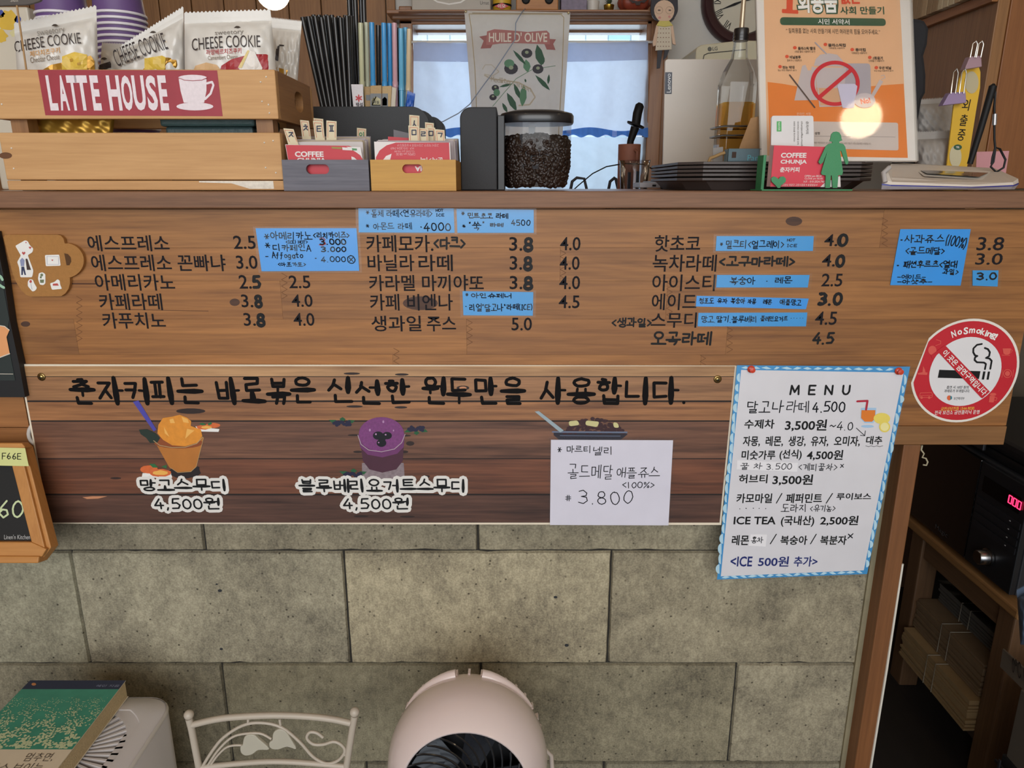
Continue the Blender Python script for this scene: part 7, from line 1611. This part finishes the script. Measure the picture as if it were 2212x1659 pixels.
# book on it
bz0 = pz+.0006; bz1 = bz0+.026
Zb = ZP(bz1)
tl_, tr_ = Zb(66, 1469), Zb(271, 1471); dyb = (tl_.y+tr_.y)/2; bw = tr_.x-tl_.x; bh = .205
bk = thing('paperback_book', 'thick paperback with a green flower meadow cover on the air purifier', 'book', ((tl_.x+tr_.x)/2, dyb-bh/2, bz0))
part('pages', MB().box(tl_.x+.001, tr_.x-.001, dyb-bh+.001, dyb-.001, bz0+.001, bz1-.001), mat('#bfa981', .8, bump=.6, bscale=500, var=.2, vscale=300), bk)
part('back_cover', MB().box(tl_.x, tr_.x, dyb-bh, dyb, bz0, bz0+.0009), mat('#d8cdb8', .5), bk)
def bpt(u, v, o=0): return V(lerp(tl_.x, tr_.x, u), dyb-v*bh, bz1+o)
part('front_cover', MB().prism([bpt(0, 0), bpt(1, 0), bpt(1, 1), bpt(0, 1)], V(0, 0, -.0009)), mat('#d9ccb4', .5), bk)
def fld(nm, v0, v1, m): return part(nm, MB().face([bpt(0, v0, .0002), bpt(1, v0, .0002), bpt(1, v1, .0002), bpt(0, v1, .0002)]), m, bk)
vA = (dyb-Zb(160, 1489).y)/bh; vB = (dyb-Zb(160, 1619).y)/bh
fld('navy_band', 0, vA, mat('#222a47', .4)); fld('meadow_picture', vA, vB, mat('#3f8f78', .45, var=.25, vscale=45))
fl = MB(); rf_ = random.Random(4)
for _ in range(2000):
    v = vA+(vB-vA)*(1-rf_.random()**1.15*.84); u = rf_.random(); s_ = .0004+.0015*((v-vA)/(vB-vA))**1.2
    if (math.sin(u*17+v*31)+math.sin(u*29-v*23)+rf_.uniform(-1, 1)) < -.5: continue
    if v+s_/bh > vB or u < .01 or u > .99: continue
    c = bpt(u, v, .0004+rf_.random()*.0002); n_p = 6
    fl.face([c+V(math.cos(k*6.28/n_p)*s_*rf_.uniform(.7, 1.1), math.sin(k*6.28/n_p)*s_*rf_.uniform(.6, 1), 0) for k in range(n_p)])
part('flower_print', fl, mat('#c3cfa6', .5, var=.15, vscale=300), bk, kind='stuff')
part('moon_print', MB().disc(ZP(bz1), 73, 1478, 5, 3, .0004), mat('#c08050', .5), bk)
for s, b in (('멈추면,', (55, 117, 1626, 1645)), ('비로소 보이는', (-45, 92, 1648, 1668))):
    part('title_lettering', txt_mb(s, b, ZP(bz1), .0005, -.008), mat('#4b4038', .5), bk)
part('small_lettering', txt_mb('혜민 지음', (208, 258, 1479, 1484), ZP(bz1), .0005, 0), mat('#8b93ad', .5), bk)

# ---------- white metal chair
cy = -.13; Sc = YP(cy)
ch = thing('metal_chair', 'small white metal chair with leaf scrolls in its back', 'chair', (PX(585, 1650, cy), cy, 0))
IRON = mat('#b9ae9f', .45, coat=.15, bump=.1, bscale=120, var=.05)
mc = mpp(585, 1560, cy)
def ct(nm, pts, wpx, n=10, m=IRON): return part(nm, MB().tube([Sc(x, y) for x, y in pts], [q*mc/2 for q in wpx] if isinstance(wpx, list) else wpx*mc/2, n), m, ch)
for px_, pts in ((0, ((408, 1552), (414, 1575), (430, 1659))), (1, ((766, 1546), (761, 1575), (748, 1659)))):
    a = Sc(*pts[0]); b = Sc(*pts[2]); c = V(b.x+(b.x-a.x)*.3, cy, .26)
    part('back_post', MB().tube([a, Sc(*pts[1]), b, c, V(c.x, cy+.02, .0)], 7.5*mc, 12), IRON, ch)
    part('finial_ball', MB().ball(Sc(pts[0][0], pts[0][1]-8), 10.5*mc, 16, 10), IRON, ch)
def smooth(pts, k=4):
    out = []
    for i in range(len(pts)-1):
        p0, p1, p2, p3 = [Vector(pts[max(0, min(len(pts)-1, j))]) for j in (i-1, i, i+1, i+2)]
        for t in [q/k for q in range(k)]:
            out.append(tuple(.5*((2*p1)+(-p0+p2)*t+(2*p0-5*p1+4*p2-p3)*t*t+(-p0+3*p1-3*p2+p3)*t**3)))
    out.append(tuple(pts[-1])); return out
ct('top_rail', smooth([(414, 1566), (460, 1555), (506, 1549), (593, 1545), (669, 1548), (720, 1554), (757, 1562)]), 14, 12)
ct('lower_rail', smooth([(432, 1658), (506, 1650), (579, 1645), (651, 1647), (750, 1656)]), 12, 12)
ct('scroll_arch', smooth([(439, 1653), (460, 1620), (484, 1592), (524, 1567), (564, 1561), (608, 1571), (647, 1602), (676, 1634), (705, 1649), (731, 1642), (745, 1622), (736, 1608), (720, 1602), (698, 1608), (676, 1607), (663, 1594), (669, 1582), (684, 1583), (698, 1593)]), 7)
ct('scroll_arch', smooth([(449, 1653), (470, 1622), (496, 1596), (521, 1586), (561, 1584), (586, 1596)]), 5.5)
ct('scroll_arch', smooth([(456, 1651), (470, 1632), (488, 1615), (506, 1610), (526, 1610)]), 5)
ct('weld_joint', [(536, 1553), (536, 1562)], 6); ct('weld_joint', [(604, 1553), (606, 1566)], 6); ct('weld_joint', [(744, 1630), (752, 1631)], 6)
for q in ([(524, 1610), (527, 1594), (538, 1587), (550, 1589), (560, 1598), (582, 1619), (558, 1621), (545, 1630), (530, 1633), (520, 1626), (519, 1614)], [(588, 1600), (590, 1584), (602, 1576), (616, 1580), (628, 1597), (640, 1619), (620, 1614), (600, 1620), (584, 1617), (581, 1606)]):
    part('heart_leaf', MB().prism([Sc(x, y, .003) for x, y in smooth(q+[q[0]], 3)[:-1]], V(0, .005, 0)), mat('#b5b0a0', .45), ch, bevel=.0012)
xl, xr = PX(430, 1659, cy), PX(748, 1659, cy)
part('seat', MB().lathe([(.001, .262), (.105, .262), (.108, .256), (.105, .25), (.001, .25)], Matrix.Translation(((xl+xr)/2, cy-.115, 0)), 32), IRON, ch)
for x in (xl+.02, xr-.02): part('leg', MB().tube([V(x, cy-.19, .25), V(x, cy-.21, 0)], .005, 8), IRON, ch)
part('seat_brace', MB().tube([V(xl-.006, cy, .256), V(xr+.006, cy, .256)], .005, 8), IRON, ch)

# ---------- circulator fan
fy = -.16; fc = YP(fy)(1011, 1640); fr_ = 174*zc(fc)/F*.985
FM = Matrix.Translation(fc) @ Matrix.Rotation(math.radians(90-8), 4, 'X')      # local +Z points to the front (-Y)
SHELL = mat('#ead9d6', .22, coat=.5, var=.01)
fn = thing('circulator_fan', 'round pinkish white circulator fan with a black spiral grille', 'fan', (fc.x, fc.y, 0))
def sp(a): return (fr_*math.sin(math.radians(a)), fr_*math.cos(math.radians(a)))
prof = [sp(a) for a in (118, 110, 100, 90, 80, 72, 64, 57, 52)]; op = sp(51)
prof += [(op[0], op[1]+.0), (op[0]-.002, op[1]-.001), (op[0]-.004, op[1]-.006), (op[0]-.004, op[1]-.03)]
part('shell', MB().lathe(prof, FM, 72, caps=False), SHELL, fn)
rear = [sp(a) for a in (172, 160, 150, 140, 130, 122)]
part('rear_shell', MB().lathe([(r*.97, z) for r, z in rear]+[(sp(119)[0]*.985, sp(119)[1])], FM, 60), mat('#cdb9b2', .35), fn)
# toothed ring around the back with a gap at the top
n_t = 72
for k in range(n_t):
    a = 2*math.pi*k/n_t; top_ = abs(((k/n_t*360-270+180) % 360)-180)
    if top_ < 11 or k % 2: continue
    if not (180 < k/n_t*360 < 360): pass
    c = FM @ V(sp(114)[0]*1.0*math.cos(a), sp(114)[0]*1.0*math.sin(a), sp(114)[1])
    rad = (FM.to_3x3() @ V(math.cos(a), math.sin(a), 0)); ax = FM.to_3x3() @ V(0, 0, 1); tg = rad.cross(ax)
    part('rear_tooth', MB().obox(c, tg*.0015, ax*.006, rad*.0042), SHELL, fn)
for s_ in (-1, 1):
    pts = [FM @ V(fr_*.945*math.sin(math.radians(s_*b)), fr_*.945*math.cos(math.radians(s_*b)), -fr_*.34) for b in range(10, 62, 6)]
    part('handle_ridge', MB().tube(pts, [.008]+[.0078-.0008*i for i in range(len(pts)-1)], 10), SHELL, fn)
part('inner_drum', MB().lathe([(op[0]-.004, op[1]-.004), (op[0]-.006, op[1]-.03), (op[0]-.02, op[1]-.05), (.002, op[1]-.05)], FM, 48, caps=False), mat('#0f0f12', .4), fn)
nb_ = 26; GR = mat('#141417', .25, coat=.5)
rib0 = None
for k in range(nb_):
    if rib0 is None:
        pts = []
        for i in range(11):
            t = i/10; rr_ = lerp(.016, op[0]-.004, t); a = 1.0*t**1.1; pts.append(V(rr_*math.cos(a), rr_*math.sin(a), op[1]+.006*(1-t*t)-.003))
        rib0 = finish('grille_rib', MB().tube(pts, .0013, 6), GR, Vector(), 0); rib0.parent = fn; o = rib0
    else: o = rib0.copy(); C.objects.link(o)
    o.matrix_local = Matrix.Translation(-Vector(fn.location)) @ FM @ Matrix.Rotation(2*math.pi*k/nb_, 4, 'Z')
part('grille_hub', MB().lathe([(.017, op[1]-.004), (.017, op[1]+.004), (.012, op[1]+.006), (.001, op[1]+.0065)], FM, 28), GR, fn)
for k in range(5):
    a = 2*math.pi*k/5; u_ = V(math.cos(a), math.sin(a), 0); v_ = V(-math.sin(a), math.cos(a), 0); z0 = op[1]-.03
    part('fan_blade', MB().prism([FM @ (u_*.018+v_*-.012+V(0, 0, z0)), FM @ (u_*(op[0]-.012)+v_*-.022+V(0, 0, z0-.006)), FM @ (u_*(op[0]-.012)+v_*.02+V(0, 0, z0+.006)), FM @ (u_*.018+v_*.012+V(0, 0, z0+.004))], FM.to_3x3() @ V(0, 0, .0015)), mat('#26282e', .25, coat=.4), fn)
part('neck', MB().tube([V(fc.x, fc.y+.03, fc.z-fr_*.9), V(fc.x, fc.y+.03, .03)], .016, 16), SHELL, fn)
part('base', MB().lathe([(.09, 0), (.092, .008), (.08, .022), (.02, .034), (.001, .035)], Matrix.Translation((fc.x, fc.y+.02, 0)), 40), SHELL, fn)
solo('fan_cable', MB().tube([V(fc.x+fr_*.9, fc.y+.05, fc.z-.02), V(fc.x+fr_*1.08, fc.y+.05, fc.z-.04), V(fc.x+fr_*1.3, fc.y+.06, .12), V(fc.x+fr_*1.6, fc.y+.04, .004)], .003, 8), mat('#cdbfb4', .5), 'pale cable leaving the right side of the round fan', 'cable')

# ================================================================ RIGHT SIDE: STAND AND MICROWAVE
sX = .90; XQ = XP(sX)
sd = thing('wooden_stand', 'low wooden stand carrying the black microwave', 'stand', (sX+.2, .48, 0))
zst = XQ(2090, 1222).z; yn, yf = XQ(2200, 1310).y, .66
LEGW = wood('#6f5238', '#443020', 1.2, 2, .5, .7, .03); TOPW = wood('#9c7448', '#6a4728', 1.2, 1, .45, .7, .03)
part('top_board', MB().box(sX-.006, sX+.40, yn-.01, yf, zst-.020, zst-.0006), TOPW, sd, bevel=.004)
for x in (sX+.004, sX+.345):
    for y in (yn+.006, yf-.12):
        part('leg', MB().box(x, x+.042, y, y+.045, 0, zst-.0205), LEGW, sd, bevel=.003)
part('apron', MB().box(sX+.010, sX+.028, yn+.0515, yf-.1205, zst-.07, zst-.0205), wood('#6f5238', '#443020', 1.2, 1, .5, .7, .03), sd)
part('apron', MB().box(sX+.0465, sX+.3445, yn+.014, yn+.03, zst-.07, zst-.0205), LEGW, sd)
zsh = XQ(2030, 1500).z
part('lower_shelf', MB().box(sX+.006, sX+.38, yn+.0515, yf-.1205, zsh-.018, zsh), wood('#3d2f24', '#241a13', 1.2, 1, .5, .7, .03), sd, bevel=.002)
part('screw_head', MB().lathe([(.004, 0), (.0035, .0015), (.0005, .0018)], Matrix.Translation(V(sX+.025, yn+.006, zst-.05)) @ Matrix.Rotation(math.pi/2, 4, 'X'), 14), mat('#2a211a', .5), sd)
# folded paper bag bundles on the stand
def bundle(y0, y1, x0, z0, n, h, lab, wrap=False, slope=0):
    t = thing('bag_bundle', lab, 'bundle', (x0+.12, (y0+y1)/2, z0), 'bundles of folded paper bags on the stand')
    dz = .0062
    for i in range(n):
        j = R.uniform(-.003, .003)
        part('paper_bag', MB().add([(x0+j, y0+j, z0+i*dz), (x0+.22, y0, z0+i*dz), (x0+.22, y1, z0+i*dz), (x0+j, y1, z0+i*dz), (x0+j, y0+j, z0+i*dz+dz*.8), (x0+.22, y0, z0+i*dz+dz*.8), (x0+.22, y1, z0+i*dz+dz*.8), (x0+j, y1, z0+i*dz+dz*.8)], [(0,3,2,1),(4,5,6,7),(0,1,5,4),(1,2,6,5),(2,3,7,6),(3,0,4,7)]), mat(h, .75, var=.12, vscale=40), t)
    ym = lerp(y0, y1, .45); zt2 = z0+n*dz
    for dy in (0, .03):
        part('string_tie', MB().tube([V(x0-.004, ym+dy, z0+.001), V(x0-.004, ym+dy, zt2+.001), V(x0+.2, ym+dy, zt2+.001)], .0009, 6), mat('#8d8577', .6), t)
    if wrap:
        mb = MB(); mb.grid(lambda u, v: V(lerp(x0-.006, x0+.2, u), lerp(y0-.004, y1+.004, v), zt2+.003+.003*math.sin(u*17+v*9)*math.sin(v*13)), 16, 12); part('plastic_wrap', mb, thin_glass('wrap_film', (.8, .8, .8), .4, .15), t)
b0_, b1_ = yn+.056, yf-.128
bundle(b0_, b1_, sX-.012, zsh+.0004, 11, '#8f7550', 'lowest bundle of kraft paper bags on the shelf of the stand')
bundle(b0_+.012, b1_+.004, sX+.012, zsh+.0004+11*.0062+.0022, 11, '#6f5a41', 'middle bundle of kraft paper bags, tied with string')
bundle(b0_+.03, b1_-.006, sX+.05, zsh+.0004+22*.0062+.0046, 7, '#4a4640', 'topmost darker bundle wrapped in clear plastic', True)
# microwave
mw = thing('microwave', 'black microwave with a pink red display at the right edge', 'microwave', (sX+.2, .5, zst))
zm0, zm1 = zst, XQ(2090, 975).z
my0, my1 = XQ(2207, 1150).y, XQ(2207, 1150).y+.44
part('cabinet', MB().box(sX+.012, sX+.36, my0, my1, zm0+.006, zm1), mat('#25262a', .5), mw, bevel=.003)
part('foot', MB().box(sX+.03, sX+.05, my0+.03, my0+.05, zm0, zm0+.006).box(sX+.03, sX+.05, my0+.30, my0+.32, zm0, zm0+.006).box(sX+.3, sX+.32, my0+.03, my0+.05, zm0, zm0+.006), BLACK, mw)
ypan = XQ(2092, 1150).y
part('door', MB().box(sX+.0005, sX+.0115, ypan+.001, my1-.002, zm0+.008, zm1-.002), mat('#0c0c0e', .12, coat=.8), mw, bevel=.0015)
part('control_panel', MB().box(sX+.0005, sX+.0115, my0+.001, ypan-.001, zm0+.008, zm1-.002), mat('#1d1e21', .35), mw, bevel=.0015)
def fx(y0, y1, z0, z1, m, nm, o=.0003): return part(nm, MB().box(sX-o, sX+.0008, y0, y1, z0, z1), m, mw)
dA, dB = XQ(2172, 1070), XQ(2200, 1110)
zz0 = lerp(zm0, zm1, .66); zz1 = lerp(zm0, zm1, .90)
fx(my0+.016, ypan-.016, lerp(zm0, zm1, .74), lerp(zm0, zm1, .88), mat('#08080a', .2), 'display_window', .0006)
dz_ = MB(); yc = my0+.020
def seg(yc, zc_, h_, w_, on):
    S_ = {'a': ((0, 1), (1, 1)), 'b': ((1, 1), (1, .5)), 'c': ((1, .5), (1, 0)), 'd': ((0, 0), (1, 0)), 'e': ((0, 0), (0, .5)), 'f': ((0, .5), (0, 1)), 'g': ((0, .5), (1, .5))}
    for s_ in on:
        (a, b), (c, d) = S_[s_]; dz_.tube([V(sX-.0012, yc-a*w_, zc_+b*h_), V(sX-.0012, yc-c*w_, zc_+d*h_)], .0008, 6)
for i in range(3): seg(my0+.045-i*.012, lerp(zm0, zm1, .785), .014, .008, 'abcdef')
part('red_digits', dz_, mat('#ff2a55', .4, emit=3), mw)
for i in range(4):
    z = lerp(zm0, zm1, .62-.075*i); fx(my0+.006, ypan-.006, z, z+.012, mat('#222327', .3), 'button', .0010)
    part('button_mark', MB().box(sX-.0014, sX-.0008, my0+.03, my0+.033, z+.005, z+.0065), mat('#c9c9c9', .4), mw)
KM = Matrix.Translation(V(sX-.0005, (my0+ypan)/2, lerp(zm0, zm1, .22))) @ Matrix.Rotation(-math.pi/2, 4, 'Y')
part('knob', MB().lathe([(.017, 0), (.017, .004), (.0145, .005), (.0135, .020), (.012, .022), (.001, .022)], KM, 32), mat('#9a9a9c', .25, 1), mw)
vs, fs = glyphs('Magic', .0); a0 = min(v.x for v in vs); a1 = max(v.x for v in vs)
part('door_lettering', MB().add([V(sX-.0003, my1-.2-(v.x-a0)/(a1-a0)*.045, lerp(zm0, zm1, .10)+v.y*.014) for v in vs], fs), mat('#6d6d70', .3, .6), mw)
# dark griddle on the microwave
gd = thing('black_griddle', 'flat black lidded griddle lying on the microwave', 'griddle', (sX+.2, .5, zm1))
part('lower_pan', MB().box(sX+.02, sX+.38, my0-.01, my0+.40, zm1+.0006, zm1+.02), mat('#121214', .45), gd, bevel=.006)
part('upper_lid', MB().box(sX+.015, sX+.385, my0-.015, my0+.41, zm1+.0206, zm1+.048), mat('#17171a', .4), gd, bevel=.010)
part('latch', MB().box(sX+.008, sX+.0145, my0+.15, my0+.20, zm1+.012, zm1+.032), mat('#222226', .4), gd, bevel=.002)
# yarn knot hanging under the ledge
solo('twine_end', MB().tube([YP(.002)(x, y) for x, y in ((1992, 962), (1990, 972), (1996, 980), (1992, 988), (2000, 990), (2004, 998), (2001, 1005), (1994, 1004))], .0011, 6), mat('#b3aa8e', .8), 'short end of pale twine hanging under the wooden ledge', 'twine')
# cardboard box and blue bag at the right edge
cbx = thing('cardboard_box', 'open grey cardboard box with printed characters at the right edge', 'box', (.70, .0, 0))
q = [YP(.10)(2166, 1402), YP(-.02)(2240, 1470), YP(-.02)(2240, 1520), YP(.10)(2160, 1440)]
part('front_flap', MB().prism(q, V(.003, .002, 0)), mat('#6d665c', .8), cbx)
part('carton', MB().box(q[0].x+.03, q[0].x+.25, -.05, .085, .2204, q[3].z-.03), mat('#4d463d', .8), cbx, bevel=.002)
n_q = (q[1]-q[0]).cross(q[3]-q[0]).normalized(); n_q = n_q if n_q.dot(CAM-q[0]) > 0 else -n_q
Sx_ = Pl(q[0], n_q); part('carton_lettering', txt_mb('0℃ 이하', (2178, 2240, 1436, 1470), Sx_, .0006, .0, -40), mat('#2c2824', .7), cbx)
m, M = pillow([(2196, 1275), (2260, 1240), (2260, 1400), (2204, 1392)], .02, .03); solo('blue_plastic_bag', m, mat('#56657a', .35, coat=.3, bump=.6, bscale=50), 'crumpled blue grey plastic bag at the right edge above the carton', 'bag')
# mesh crate low at the right
mt2 = thing('black_mesh_crate', 'black plastic mesh crate low at the right edge of the floor', 'crate', (.95, .1, 0))
Xm = XP(.80); 
for i in range(9):
    z = .03+i*.022; part('slat', MB().box(.80, .803, -.10, .09, z, z+.004), mat('#1a1a1c', .5), mt2)
for i in range(8):
    y = -.10+i*.025; part('slat', MB().box(.7975, .7998, y, y+.004, .01, .22), mat('#202023', .5), mt2)
part('crate_body', MB().box(.812, 1.1, -.10, .09, 0, .22), mat('#0c0c0d', .7), mt2)
